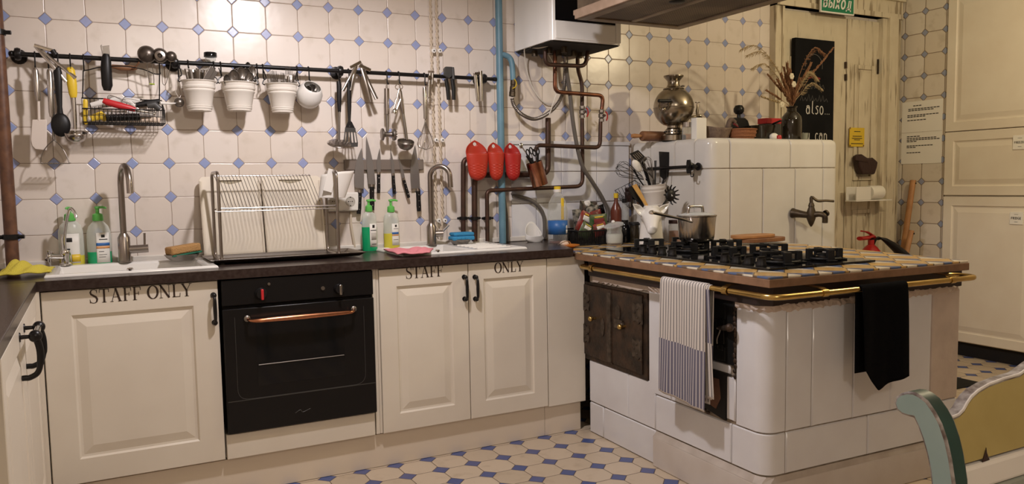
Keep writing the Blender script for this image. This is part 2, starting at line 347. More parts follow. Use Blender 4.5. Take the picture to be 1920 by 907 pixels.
class MB:
    def __init__(s): s.v = []; s.f = []; s.uv = None
    def add(s, vs, fs):
        o = len(s.v); s.v += [Vector(p) for p in vs]; s.f += [tuple(i+o for i in f) for f in fs]; return s
    def box(s, lo, hi, mtx=None):
        x0, y0, z0 = lo; x1, y1, z1 = hi
        vs = [Vector(p) for p in ((x0, y0, z0), (x1, y0, z0), (x1, y1, z0), (x0, y1, z0), (x0, y0, z1), (x1, y0, z1), (x1, y1, z1), (x0, y1, z1))]
        if mtx is not None: vs = [mtx @ p for p in vs]
        return s.add(vs, [(0, 3, 2, 1), (4, 5, 6, 7), (0, 1, 5, 4), (1, 2, 6, 5), (2, 3, 7, 6), (3, 0, 4, 7)])
    def obox(s, c, ax, hx, ay, hy, az, hz):
        c = Vector(c); ax = Vector(ax).normalized()*hx; ay = Vector(ay).normalized()*hy; az = Vector(az).normalized()*hz
        vs = [c+ax*i+ay*j+az*k for k in (-1, 1) for (i, j) in ((-1, -1), (1, -1), (1, 1), (-1, 1))]
        return s.add(vs, [(0, 3, 2, 1), (4, 5, 6, 7), (0, 1, 5, 4), (1, 2, 6, 5), (2, 3, 7, 6), (3, 0, 4, 7)])
    def tube(s, pts, r, seg=8, caps=True, closed=False, flat=None, up=None):
        """r: number or list; flat: ratio of the second radius"""
        P = [Vector(p) for p in pts]; n = len(P); R = r if isinstance(r, (list, tuple)) else [r]*n
        T = []
        for i in range(n):
            if closed: t = P[(i+1) % n]-P[i-1]
            else: t = P[min(i+1, n-1)]-P[max(i-1, 0)]
            T.append(t.normalized() if t.length > 1e-9 else Vector((0, 0, 1)))
        B = basis(T[0], up); x = B.col[0].copy()
        o = len(s.v)
        for i in range(n):
            x = x-T[i]*x.dot(T[i])
            x = x.normalized() if x.length > 1e-6 else basis(T[i]).col[0].copy()
            y = T[i].cross(x)
            for k in range(seg):
                a = 2*PI*k/seg; s.v.append(P[i]+x*math.cos(a)*R[i]+y*math.sin(a)*R[i]*(flat or 1))
        m = n if closed else n-1
        for i in range(m):
            for k in range(seg):
                a = o+i*seg+k; b = o+i*seg+(k+1) % seg; c = o+((i+1) % n)*seg+(k+1) % seg; d = o+((i+1) % n)*seg+k
                s.f.append((a, b, c, d))
        if caps and not closed:
            s.f.append(tuple(o+k for k in reversed(range(seg)))); s.f.append(tuple(o+(n-1)*seg+k for k in range(seg)))
        return s
    def lathe(s, prof, c=(0, 0, 0), axis=(0, 0, 1), seg=24, up=None, a0=0.0, a1=2*PI, sx=1.0, sy=1.0):
        """prof: (radius, height) pairs turned about the axis through c"""
        c = Vector(c); B = basis(axis, up); X, Y, Z = B.col[0], B.col[1], B.col[2]
        full = abs(a1-a0-2*PI) < 1e-6; na = seg if full else seg+1; o = len(s.v); rings = []
        for (r, h) in prof:
            if r < 1e-6: rings.append([len(s.v)]); s.v.append(c+Z*h)
            else:
                rings.append(list(range(len(s.v), len(s.v)+na)))
                for k in range(na):
                    a = a0+(a1-a0)*k/seg; s.v.append(c+X*math.cos(a)*r*sx+Y*math.sin(a)*r*sy+Z*h)
        for i in range(len(rings)-1):
            A, D = rings[i], rings[i+1]
            for k in range(seg):
                k2 = (k+1) % na if full else k+1
                if len(A) == 1 and len(D) == 1: continue
                if len(A) == 1: s.f.append((A[0], D[k2], D[k]))
                elif len(D) == 1: s.f.append((A[k], A[k2], D[0]))
                else: s.f.append((A[k], A[k2], D[k2], D[k]))
        return s
    def ball(s, c, rx, ry=None, rz=None, seg=16, rings=10, mtx=None):
        ry = rx if ry is None else ry; rz = rx if rz is None else rz; c = Vector(c); m = mtx or Matrix.Identity(3)
        o = len(s.v); t = MB(); t.lathe([(math.sin(PI*i/rings), -math.cos(PI*i/rings)) for i in range(rings+1)], seg=seg)
        return s.add([c+m @ Vector((p.x*rx, p.y*ry, p.z*rz)) for p in t.v], t.f)
    def prism(s, poly, nrm, depth):
        """planar polygon of 3-D points pushed by depth along nrm"""
        P = [Vector(p) for p in poly]; d = Vector(nrm).normalized()*depth; n = len(P)
        s.add(P+[p+d for p in P], [tuple(reversed(range(n))), tuple(range(n, 2*n))]+[(i, (i+1) % n, n+(i+1) % n, n+i) for i in range(n)]); return s
    def grid(s, fn, nu, nv, cu=False, uv=False):
        o = len(s.v); mu = nu if cu else nu+1
        for j in range(nv+1):
            for i in range(mu): s.v.append(Vector(fn(i/nu, j/nv)))
        for j in range(nv):
            for i in range(nu):
                i2 = (i+1) % mu; s.f.append((o+j*mu+i, o+j*mu+i2, o+(j+1)*mu+i2, o+(j+1)*mu+i))
        if uv: s.uv = [(i/nu, j/nv) for j in range(nv+1) for i in range(mu)]
        return s
    def frustum_rect(s, lo, hi, inset, mtx=None): return s
    def build(s, name, m, parent=None, smooth=40, bevel=0.0, seg=2, solid=0.0, sub=0, world=True, remesh=0.0):
        me = bpy.data.meshes.new(name)
        vs = s.v
        if parent is not None and world:
            inv = wm(parent).inverted(); vs = [inv @ p for p in vs]
        me.from_pydata([tuple(p) for p in vs], [], s.f)
        me.validate(); 
        bm = bmesh.new(); bm.from_mesh(me); bmesh.ops.recalc_face_normals(bm, faces=bm.faces); bm.to_mesh(me); bm.free()
        if s.uv:
            l = me.uv_layers.new(name='UVMap')
            for lp in me.loops: l.data[lp.index].uv = s.uv[lp.vertex_index]
        me.materials.append(M[m] if isinstance(m, str) else m)
        if smooth:
            for p in me.polygons: p.use_smooth = True
            me.set_sharp_from_angle(angle=math.radians(smooth))
        o = bpy.data.objects.new(name, me); COL.objects.link(o)
        if parent is not None: o.parent = parent
        if remesh:
            q = o.modifiers.new('r', 'REMESH'); q.mode = 'VOXEL'; q.voxel_size = remesh; q.use_smooth_shade = True
            q = o.modifiers.new('s', 'SMOOTH'); q.factor = 0.6; q.iterations = 6
        if solid: q = o.modifiers.new('t', 'SOLIDIFY'); q.thickness = solid; q.offset = 0
        if bevel: q = o.modifiers.new('b', 'BEVEL'); q.width = bevel; q.segments = seg; q.limit_method = 'ANGLE'; q.angle_limit = math.radians(40); q.harden_normals = False
        if sub: q = o.modifiers.new('u', 'SUBSURF'); q.levels = sub; q.render_levels = sub
        return o

def wm(o):
    m = Matrix.Identity(4); chain = []
    while o is not None: chain.append(o); o = o.parent
    for a in reversed(chain): m = m @ Matrix.Translation(a.location) @ a.rotation_euler.to_matrix().to_4x4()
    return m
def tag(o, label, cat, group=None, kind=None):
    o['label'] = label; o['category'] = cat
    if group: o['group'] = group
    if kind: o['kind'] = kind
    return o
def thing(name, label, cat, loc=(0, 0, 0), rz=0.0, group=None):
    o = bpy.data.objects.new(name, None); o.empty_display_size = 0.05; COL.objects.link(o)
    o.location = loc; o.rotation_euler = (0, 0, rz); return tag(o, label, cat, group)
def struct(o): o['kind'] = 'structure'; return o
def dup(root, loc, rz=0.0, label=None, group=None, rot=None):
    r = root.copy(); COL.objects.link(r); r.location = loc; r.rotation_euler = rot if rot else (0, 0, rz)
    if label: r['label'] = label
    if group: r['group'] = group
    for ch in list(root.children):
        c = ch.copy(); COL.objects.link(c); c.parent = r
        for g in ch.children:
            d = g.copy(); COL.objects.link(d); d.parent = c
    return r

# ---------------------------------------------------------------- lettering made of strokes
def ribbon(mb, pts, wd, O, X, Y, N, h):
    """flat stroke of varying width in the plane O, X (right), Y (up); N is outward"""
    n = len(pts); W = wd if isinstance(wd, (list, tuple)) else [wd]*n
    L, R = [], []
    for i in range(n):
        a = Vector(pts[max(i-1, 0)]); b = Vector(pts[min(i+1, n-1)]); t = (b-a).normalized(); q = Vector((-t.y, t.x)); p = Vector(pts[i])
        L.append(p+q*W[i]/2); R.append(p-q*W[i]/2)
    for i in range(n-1):
        mb.prism([O+X*p.x+Y*p.y for p in (R[i], R[i+1], L[i+1], L[i])], N, h)
def arc(cx, cy, rx, ry, a0, a1, n=14): return [(cx+rx*math.cos(math.radians(a0+(a1-a0)*i/n)), cy+ry*math.sin(math.radians(a0+(a1-a0)*i/n))) for i in range(n+1)]
TH, TN, SF = 0.135, 0.045, 0.04
def ring_w(n): return [TN+(TH+0.02-TN)*abs(math.cos(2*PI*i/n)) for i in range(n+1)]
SERIF = {
 'S': (0.60, [([(.50, .74), (.47, .90), (.38, .985), (.27, 1.0), (.14, .95), (.08, .80), (.12, .66), (.27, .55), (.43, .44), (.51, .28), (.47, .10), (.36, .01), (.24, 0.0), (.12, .04), (.06, .14), (.04, .28)],
              [.03, .04, .05, .05, .08, .12, .13, .14, .14, .13, .10, .05, .045, .05, .045, .03]), ([(.49, .72), (.50, 1.0)], .035), ([(.045, .0), (.045, .28)], .035)]),
 'T': (0.70, [([(.34, 0), (.34, 1)], TH), ([(.03, .975), (.65, .975)], .05), ([(.20, .02), (.48, .02)], SF), ([(.045, 1.0), (.03, .74)], .045), ([(.635, 1.0), (.65, .74)], .045)]),
 'A': (0.80, [([(.11, 0), (.38, 1)], TN), ([(.37, 1.0), (.66, 0)], TH+.01), ([(.2, .34), (.54, .34)], TN), ([(.0, .02), (.22, .02)], SF), ([(.52, .02), (.80, .02)], SF)]),
 'F': (0.62, [([(.17, 0), (.17, 1)], TH), ([(.04, .975), (.57, .975)], .05), ([(.2, .50), (.44, .50)], .045), ([(.555, 1.0), (.57, .74)], .045), ([(.44, .64), (.44, .36)], .04), ([(.04, .02), (.32, .02)], SF)]),
 'O': (0.80, [(arc(.40, .5, .33, .49, 0, 360, 28), ring_w(28))]),
 'N': (0.86, [([(.13, 0), (.13, 1)], TN), ([(.10, 1.0), (.70, 0)], TH+.01), ([(.70, 0), (.70, 1)], TN), ([(.02, .02), (.25, .02)], SF), ([(.0, .98), (.14, .98)], SF), ([(.58, .98), (.84, .98)], SF)]),
 'L': (0.66, [([(.17, 0), (.17, 1)], TH), ([(.04, .025), (.58, .025)], .05), ([(.565, 0), (.60, .30)], .045), ([(.04, .98), (.32, .98)], SF)]),
 'Y': (0.74, [([(.08, 1), (.37, .46)], TH), ([(.66, 1), (.38, .46)], TN), ([(.37, .48), (.37, 0)], TH), ([(.22, .02), (.52, .02)], SF), ([(-.02, .98), (.24, .98)], SF), ([(.54, .98), (.76, .98)], SF)]),
 ' ': (0.34, []),
}
BW = 0.19
BOLD = {
 'B': (0.66, [([(.1, 0), (.1, 1)], BW), ([(.1, .91), (.36, .91), (.47, .84), (.47, .66), (.36, .57), (.1, .57)], .17), ([(.1, .53), (.38, .53), (.52, .44), (.52, .18), (.38, .09), (.1, .09)], .17)]),
 'bl': (0.92, [([(.1, 0), (.1, 1)], BW), ([(.1, .55), (.36, .55), (.48, .46), (.48, .18), (.36, .09), (.1, .09)], .17), ([(.76, 0), (.76, 1)], BW)]),
 'X': (0.68, [([(.05, 0), (.55, 1)], BW), ([(.55, 0), (.05, 1)], BW)]),
 'O': (0.74, [(arc(.33, .5, .26, .42, 0, 360, 20), BW)]),
 'D': (0.80, [([(.12, .1), (.26, .3), (.28, .91), (.56, .91), (.56, .1)], .17), ([(-.02, .09), (.72, .09)], .17), ([(.04, .12), (.04, -.16)], .14), ([(.66, .12), (.66, -.16)], .14)]),
}
SANS = {'F': (.62, [([(.1, 0), (.1, 1)], .18), ([(.1, .92), (.52, .92)], .16), ([(.1, .5), (.44, .5)], .16)]),
 'R': (.68, [([(.1, 0), (.1, 1)], .18), ([(.1, .92), (.42, .9), (.5, .74), (.42, .54), (.1, .5)], .16), ([(.3, .5), (.54, 0)], .17)]),
 'I': (.3, [([(.12, 0), (.12, 1)], .18)]), 'D': (.72, [([(.1, 0), (.1, 1)], .18), ([(.1, .92), (.38, .88), (.54, .66), (.54, .34), (.38, .12), (.1, .08)], .16)]),
 'G': (.74, [([(.56, .8), (.42, .94), (.24, .92), (.1, .7), (.1, .3), (.24, .08), (.44, .06), (.56, .2), (.56, .46), (.36, .46)], .16)]),
 'E': (.62, [([(.1, 0), (.1, 1)], .18), ([(.1, .92), (.52, .92)], .16), ([(.1, .5), (.46, .5)], .16), ([(.1, .08), (.52, .08)], .16)]),
 'Z': (.66, [([(.06, .92), (.54, .92)], .16), ([(.54, .92), (.06, .08)], .16), ([(.06, .08), (.56, .08)], .16)])}
HW = 0.085
HAND = {'a': (.52, [(arc(.2, .25, .16, .25, 20, 340, 12), HW), ([(.2, .62), (.32, .60), (.38, .48), (.38, .0)], HW), ([(.06, .55), (.2, .63)], HW)]),
 'l': (.36, [([(.14, 1.0), (.10, .1), (.28, .0)], HW)]), 's': (.44, [([(.36, .58), (.2, .62), (.1, .5), (.3, .28), (.3, .1), (.16, 0), (.04, .06)], HW)]),
 'o': (.52, [(arc(.22, .3, .17, .31, 0, 360, 16), HW)]), '.': (.16, [([(.03, .03), (.09, .03)], .06)]), ' ': (.45, []),
 'y': (.5, [([(.06, .62), (.1, .2), (.3, .12)], HW), ([(.38, .62), (.36, -.2), (.1, -.3)], HW)]),
 'u': (.56, [([(.06, .62), (.06, .12), (.16, 0), (.3, .06), (.38, .3)], HW), ([(.40, .62), (.40, 0)], HW)]),
 'c': (.48, [(arc(.24, .3, .18, .31, 45, 320, 12), HW)]), 'n': (.56, [([(.08, 0), (.08, .62)], HW), ([(.08, .4), (.22, .62), (.38, .5), (.40, 0)], HW)])}
def text(mb, s, font, O, X, Y, N, size, h=0.0006, shear=0.0, gap=0.06):
    O, X, Y, N = Vector(O), Vector(X).normalized()*size, Vector(Y).normalized()*size, Vector(N).normalized()
    Y = Y+X*shear; x = 0.0
    for c in s:
        adv, st = font[c]
        for pts, wd in st: ribbon(mb, pts, wd, O+X*x+N*0.0002, X, Y, N, h)
        x += adv+gap
    return x*size
def text_w(s, font, gap=0.06): return sum(font[c][0]+gap for c in s)-gap
# ================================================================ ROOM
FRONT, ZC = -5.6, 2.75
WALL_L, WALL_R = -2.62, 3.307
mb = MB(); mb.box((-2.75, -5.7, -0.08), (4.1, 0.12, 0.0)); struct(mb.build('floor', 'floor_tile', smooth=0))
mb = MB(); mb.box((-2.75, -5.7, ZC), (4.1, 0.12, ZC+0.08)); struct(mb.build('ceiling', 'ceiling', smooth=0))
mb = MB(); mb.box((-2.75, 0.0, 0.0), (4.1, 0.12, ZC)); struct(mb.build('wall_back', 'wall_tile', smooth=0))
mb = MB(); mb.box((-2.75, -5.6, 0.0), (WALL_L, 0.0, ZC)); struct(mb.build('wall_left', 'wall_tile', smooth=0))
mb = MB(); mb.box((WALL_R, -0.385, 0.0), (4.1, 0.0, ZC)); mb.box((3.95, -5.6, 0.0), (4.1, -0.385, ZC)); struct(mb.build('wall_right', 'side_tile', smooth=0))
mb = MB(); mb.box((-2.75, -5.7, 0.0), (4.1, FRONT, ZC)); struct(mb.build('wall_front', 'plaster', smooth=0))
mb = MB(); mb.box((1.9, -0.05, 2.38), (WALL_R, 0.0, ZC)); struct(mb.build('trim_1', 'teal', smooth=0))
# plain white tile field with a moulded top edge, right of the gas pipe
mb = MB()
zt = wy(1020, 268, 0).z
xs = [wy(u, 320, 0).x for u in (957, 1003, 1051, 1117, 1178)]
for a, b in zip(xs[:-1], xs[1:]):
    for z0, z1 in ((0.890, 1.085), (1.09, 1.255), (1.26, zt-0.012)):
        if z1 > z0: mb.box((a+0.0015, -0.010, z0), (b-0.0015, -0.001, z1))
mb.box((xs[0], -0.018, zt-0.010), (xs[-1], -0.001, zt+0.010))
struct(mb.build('trim_2', 'glaze', smooth=0, bevel=0.002))
# narrow light skirting on top of the worktop
mb = MB(); mb.box((-2.08, -0.016, 0.8875), (0.40, 0.0, 0.914)); struct(mb.build('trim_3', 'white_enamel', bevel=0.004))

# ---------------------------------------------------------------- double door at the right end of the back wall
def W0(u, v, y=-0.012): return wy(u, v, y)
jl0, jl1 = wy(1449, 150, -0.03).x, wy(1466, 150, -0.03).x
jr0, jr1 = wy(1649, 150, -0.03).x, wy(1683, 150, -0.03).x
mid = wy(1588, 150, -0.02).x
ztop = wy(1560, 28, -0.02).z
door = MB().box((jl1, -0.014, 0.01), (mid-0.004, -0.001, ztop)).build('door_1', 'door', bevel=0.002); struct(door)
def panelled(mb, x0, x1, z0, z1, y, d=0.012):
    # moulding frame with a raised field inside
    t = 0.028
    for a, b, c, e in ((x0, x0+t, z0, z1), (x1-t, x1, z0, z1), (x0+t, x1-t, z0, z0+t), (x0+t, x1-t, z1-t, z1)): mb.box((a, y-d, c), (b, y, e))
    mb.box((x0+t+0.02, y-d*0.5, z0+t+0.02), (x1-t-0.02, y, z1-t-0.02))
a0, a1 = wy(1480, 150, -0.014).x, wy(1566, 150, -0.014).x
mb = MB(); panelled(mb, a0, a1, 1.02, 1.98, -0.014); panelled(mb, a0, a1, 0.2, 0.9, -0.014); mb.build('door_panel', 'door', door, bevel=0.004)
leaf = MB().box((mid+0.004, -0.018, 0.01), (jr0, -0.001, ztop-0.01)).build('door_2', 'door', bevel=0.002); struct(leaf)
b0, b1 = wy(1601, 150, -0.018).x, wy(1638, 150, -0.018).x
mb = MB(); panelled(mb, b0, b1, 1.18, 1.96, -0.018); panelled(mb, b0, b1, 0.62, 0.98, -0.018); panelled(mb, b0, b1, 0.15, 0.55, -0.018); mb.build('door_panel', 'door', leaf, bevel=0.004)
mb = MB()
for v in (122, 145): mb.tube([wy(1586, v-6, -0.024), wy(1586, v+6, -0.024)], 0.009)
mb.build('door_hinge', 'iron', leaf)
mb = MB(); p = wy(1646, 125, -0.022); mb.box((p.x-0.006, -0.026, p.z-0.05), (p.x+0.006, -0.018, p.z+0.05)); mb.build('lock_plate', 'iron', leaf)
mb = MB()
for x0, x1, y in ((jl0, jl1, -0.05), (jl0+0.05, jl1-0.03, -0.062), (jr0, jr1, -0.05), (jr0+0.04, jr0+0.13, -0.075), (jr0+0.16, jr1-0.03, -0.068)):
    mb.box((x0, y, 0.0), (x1, -0.001, ztop+0.02))
mb.box((jl0, -0.06, ztop+0.012), (jr1, -0.001, ztop+0.13)); mb.box((jl0-0.02, -0.085, ztop+0.13), (jr1-0.002, -0.001, ztop+0.19)); mb.box((jl0, -0.07, ztop+0.012), (jr1-0.01, -0.001, ztop+0.045))
struct(mb.build('trim_4', 'door', bevel=0.006))

# ================================================================ CABINETS
ZW0, ZW1 = 0.852, 0.887           # worktop underside and top
YF = -0.58                        # cabinet door faces
def cab_door(name, x0, x1, z0, z1, parent, yf=YF, frame=0.062, m='cab', th=0.020, flip=None):
    """framed door with a raised, mitred field; flip turns it to face +x or -x"""
    T = flip or (lambda x, y, z: Vector((x, y, z)))
    mb = MB()
    def rect(i, y): return [T(x0+i, y, z0+i), T(x1-i, y, z0+i), T(x1-i, y, z1-i), T(x0+i, y, z1-i)]
    f = frame; rings = [rect(0, yf+th), rect(0, yf+0.002), rect(0.002, yf), rect(f, yf), rect(f+0.006, yf+0.007), rect(f+0.014, yf+0.008), rect(f+0.045, yf+0.001), rect(f+0.049, yf+0.001)]
    o = 0
    for r in rings: mb.v += r
    n = len(rings)
    for i in range(n-1):
        for k in range(4): mb.f.append((i*4+k, i*4+(k+1) % 4, (i+1)*4+(k+1) % 4, (i+1)*4+k))
    mb.f.append(tuple((n-1)*4+k for k in range(4))); mb.f.append(tuple(reversed(range(4))))
    return mb.build(name, m, parent, smooth=0)
def bow_handle(parent, top, bot, out, r=0.0055, m='black'):
    """drawn bow handle with a bulb at each end; out is the outward vector"""
    a, b, n = Vector(top), Vector(bot), Vector(out)
    mb = MB(); d = (b-a)
    pts = smooth_pts([a+n*0.016, a+d*0.10+n*0.030, a+d*0.3+n*0.031, a+d*0.5+n*0.031, a+d*0.7+n*0.031, a+d*0.9+n*0.030, b+n*0.016], 4)
    rr = [r*(0.75+0.55*math.sin(PI*i/(len(pts)-1))) for i in range(len(pts))]
    mb.tube(pts, rr, 10)
    for p in (a, b): mb.tube([p, p+n*0.012], 0.0045, 8); mb.ball(p+n*0.017, 0.0095, seg=12, rings=8); mb.lathe([(0.0, 0.004), (0.010, 0.003), (0.011, 0.0)], p, n, 12)
    return mb.build('handle', m, parent)

def carcass(x0, x1):
    t = 0.016; y0, y1 = YF+0.021, -0.03
    return MB().box((x0, y0, 0.152), (x0+t, y1, ZW0-0.001)).box((x1-t, y0, 0.152), (x1, y1, ZW0-0.001)).box((x0+t, y0, 0.152), (x1-t, y1, 0.168)).box((x0+t, y1-0.008, 0.168), (x1-t, y1, 0.80)).box((x0+t, y0, ZW0-0.05), (x1-t, y0+0.016, ZW0-0.001))
# --- sink cabinet with one wide door
cab1 = thing('sink_cabinet', 'wide ivory base cabinet under the left sink, lettered STAFF ONLY on one door', 'cabinet', (-1.60, YF+0.3, 0.15))
X0, X1 = -1.920, -1.338
carcass(X0, X1).build('body', 'cab', cab1, smooth=0)
d1 = cab_door('door', X0+0.003, X1-0.002, 0.153, 0.847, cab1, frame=0.088)
p, q = wy(400, 553, YF), wy(403, 604, YF); bow_handle(d1, (p.x, YF, p.z), (p.x, YF, q.z), (0, -1, 0))
def door_text(s, u0, u1, v0, v1, parent):
    """lettering fitted between the marks of its first and last letter on the door face"""
    a, b = wy(u0, v0, YF), wy(u1, v1, YF)
    wdt = text_w(s, SERIF, 0.03); size = (b.x-a.x)/wdt; mb = MB()
    text(mb, s, SERIF, (a.x, YF, (a.z+b.z)/2), (1, 0, 0), (0, 0, 1), (0, -1, 0), size, gap=0.03)
    print('TEXT', s, 'cap height', size, 'a.z', a.z, 'b.z', b.z)
    return mb.build('lettering', 'ink_brown', parent, smooth=0)
door_text('STAFF ONLY', 168, 360, 567, 556, d1)

# --- double sink cabinet
cab2 = thing('sink_cabinet', 'ivory base cabinet with two doors under the right sink, lettered STAFF and ONLY', 'cabinet', (-0.276, YF+0.3, 0.15))
X0, X1, XM = -0.716, 0.106, -0.296
carcass(X0-0.018, X1).box((X0-0.018, YF+0.004, 0.152), (X0-0.002, YF+0.021, ZW0)).box((X0, YF+0.006, 0.152), (X0+0.010, YF+0.021, ZW0)).build('body', 'cab', cab2, smooth=0)
d2 = cab_door('door', X0+0.012, XM-0.002, 0.150, 0.847, cab2, frame=0.075); d2['label'] = 'left door with the word STAFF'
d3 = cab_door('door', XM+0.002, X1-0.002, 0.150, 0.847, cab2, frame=0.072); d3['label'] = 'right door with the word ONLY'
for d, u in ((d2, 870), (d3, 890)):
    p, q = wy(u, 519, YF), wy(u, 560, YF); bow_handle(d, (p.x, YF, p.z), (p.x, YF, q.z), (0, -1, 0))
door_text('STAFF', 761, 831, 521, 519, d2); door_text('ONLY', 927, 981, 511, 509, d3)

# --- oven housing and built-in oven
oh = thing('oven_housing', 'white cabinet frame and blank drawer front below the black oven', 'cabinet', (-1.0, YF+0.3, 0.15))
MB().box((-1.334, YF+0.03, 0.152), (-0.738, -0.02, 0.240)).build('body', 'cab', oh, smooth=0)
MB().box((-1.333, YF, 0.150), (-0.740, YF+0.02, 0.247)).build('drawer_front', 'cab', oh, bevel=0.002)
ov = thing('oven', 'black built-in oven with a copper handle and dark glass door', 'oven', (-1.03, YF, 0.252))
ox0, ox1 = -1.324, -0.739; oz0, oz1 = 0.252, 0.847
zs = wy(560, 565, YF).z
MB().box((ox0, YF+0.012, oz0+0.005), (ox1, -0.06, oz1-0.003)).build('body', 'dark', ov, smooth=0)
MB().box((ox0-0.004, YF-0.014, zs+0.006), (ox1+0.004, YF+0.012, oz1)).build('control_panel', 'oven', ov, bevel=0.003)
od = MB().box((ox0-0.004, YF-0.018, oz0), (ox1+0.004, YF+0.010, zs-0.006)).build('oven_door', 'oven', ov, bevel=0.004)
yd = YF-0.018
p0, p1 = wy(480, 607, yd), wy(648, 697, yd)
MB().box((p0.x, yd-0.0006, p1.z-0.012), (p1.x, yd+0.002, p0.z+0.01)).build('window', 'black_gloss', od, smooth=0)
# thin frame line on the door, lower joint line and rack seen through the glass
mb = MB(); cx0, cx1, cz0, cz1 = wy(440, 600, yd).x, wy(684, 650, yd).x, wy(560, 741, yd).z+0.012, wy(450, 600, yd).z+0.012
loop = round_path([(cx0, yd-0.0004, cz1), (cx0, yd-0.0004, cz0), (cx1, yd-0.0004, cz0), (cx1, yd-0.0004, cz1)], 0.045, 6)
mb.tube(loop, 0.0011, 5); mb.box((ox0, yd-0.0012, oz0+0.125), (ox1, yd, oz0+0.128)); mb.build('frame_line', 'grey_plastic', od)
mb = MB(); z = wy(560, 675, yd).z; mb.tube([(p0.x+0.004, yd-0.0012, z), (p1.x-0.004, yd-0.0012, z)], 0.0018, 6); mb.build('rack_line', 'dull', od)
a, b = wy(466, 598, yd), wy(660, 583, yd); z = (a.z+b.z)/2
mb = MB(); mb.tube(smooth_pts([(a.x-0.004, yd-0.010, z+0.004), (a.x+0.012, yd-0.036, z), (a.x+0.1, yd-0.042, z), ((a.x+b.x)/2, yd-0.043, z), (b.x-0.1, yd-0.042, z), (b.x-0.012, yd-0.036, z), (b.x+0.004, yd-0.010, z+0.004)], 5),
        [0.006, 0.006, 0.006, 0.006, 0.006, 0.007, 0.008, 0.009, 0.009, 0.0095, 0.010, 0.010, 0.0105, 0.011, 0.011, 0.0115, 0.011, 0.011, 0.0105, 0.010, 0.010, 0.0095, 0.009, 0.009, 0.008, 0.007, 0.006, 0.006, 0.006, 0.006, 0.006][:31], 12)
hd = mb.build('handle', 'copper', od)
for x in (a.x-0.006, b.x+0.006): MB().lathe([(0.012, 0), (0.012, 0.008), (0.007, 0.012), (0.0, 0.012)], (x, yd, z+0.006), (0, -1, 0), 14).build('handle_mount', 'dull', hd)
for (u, v, r, bar) in ((489, 550, 0.023, 'red_plastic'), (635, 541, 0.021, 'steel')):
    c = wy(u, v, YF-0.014); mb = MB(); mb.lathe([(r, 0), (r, 0.010), (r*0.85, 0.014), (r*0.8, 0.022), (0, 0.022)], c, (0, -1, 0), 20); k = mb.build('knob', 'black_plastic', ov)
    MB().box((c.x-0.004, c.y-0.032, c.z-0.022), (c.x+0.006, c.y-0.020, c.z+0.019)).build('knob_grip', bar, k, bevel=0.002)
for (u, v, r) in ((504, 532, 0.0055), (605, 540, 0.008)): MB().lathe([(r, 0), (r, 0.005), (0, 0.005)], wy(u, v, YF-0.014), (0, -1, 0), 12).build('indicator', 'dull', ov)
# faint emblem and dial marks
c = wy(568, 770, yd); mb = MB(); mb.tube(smooth_pts([(c.x-0.03, yd-0.0004, c.z-0.004), (c.x-0.01, yd-0.0004, c.z+0.006), (c.x+0.0, yd-0.0004, c.z-0.004), (c.x+0.03, yd-0.0004, c.z+0.006)], 4), 0.0012, 4); mb.build('emblem', 'grey_plastic', od)

# --- filler panel and plinth
tag(MB().box((0.109, YF+0.004, 0.144), (0.316, YF+0.022, 0.847)).build('filler_panel', 'cab', bevel=0.002), 'plain white filler panel between the right sink cabinet and the stove', 'panel')
pl = thing('plinth', 'long cream plinth board along the floor under the kitchen cabinets', 'plinth', (-0.8, -0.552, 0))
MB().box((-1.95, -0.552, 0.002), (0.098, -0.532, 0.142)).build('board', 'plinth', pl, smooth=0)
MB().box((0.100, -0.552, 0.002), (0.300, -0.532, 0.142)).build('end_board', 'plinth', pl, smooth=0)

# --- worktop, L-shaped
S1 = (-1.880, -1.350, -0.470, -0.110)       # openings for the two sinks: x0, x1, y0, y1
S2 = (-0.530, 0.030, -0.450, -0.075)
mb = MB(); zz = (ZW0, ZW1)
def wbox(x0, x1, y0, y1): mb.box((x0, y0, ZW0), (x1, y1, ZW1))
mb.prism([(-2.60, -0.601, ZW0), (-1.931, -0.600, ZW0), (0.239, -0.600, ZW0), (0.241, -0.585, ZW0), (0.2879, S1[2], ZW0), (-2.60, S1[2], ZW0)], (0, 0, 1), ZW1-ZW0)
wbox(-2.60, S1[0], S1[2], -0.004); wbox(S1[0], S1[1], S1[3], -0.004); wbox(S1[1], S2[0], S1[2], -0.004); wbox(S2[0], S2[1], S1[2], S2[2]); wbox(S2[0], S2[1], S2[3], -0.004)
mb.prism([(S2[1], S1[2], ZW0), (0.2879, S1[2], ZW0), (0.440, -0.004, ZW0), (S2[1], -0.004, ZW0)], (0, 0, 1), ZW1-ZW0)
tag(mb.build('worktop', 'worktop', smooth=0), 'dark brown laminate worktop along the tiled wall carrying both white sinks', 'worktop')
XL = -1.926
XD = XL-0.004
tag(MB().prism([(-2.60, -2.35, ZW0), (XL, -2.35, ZW0), (XL, -0.612, ZW0), (XL-0.005, -0.603, ZW0), (-2.60, -0.603, ZW0)], (0, 0, 1), ZW1-ZW0).build('worktop', 'worktop', bevel=0.003),
    'dark brown worktop of the left run coming forward at the corner', 'worktop')

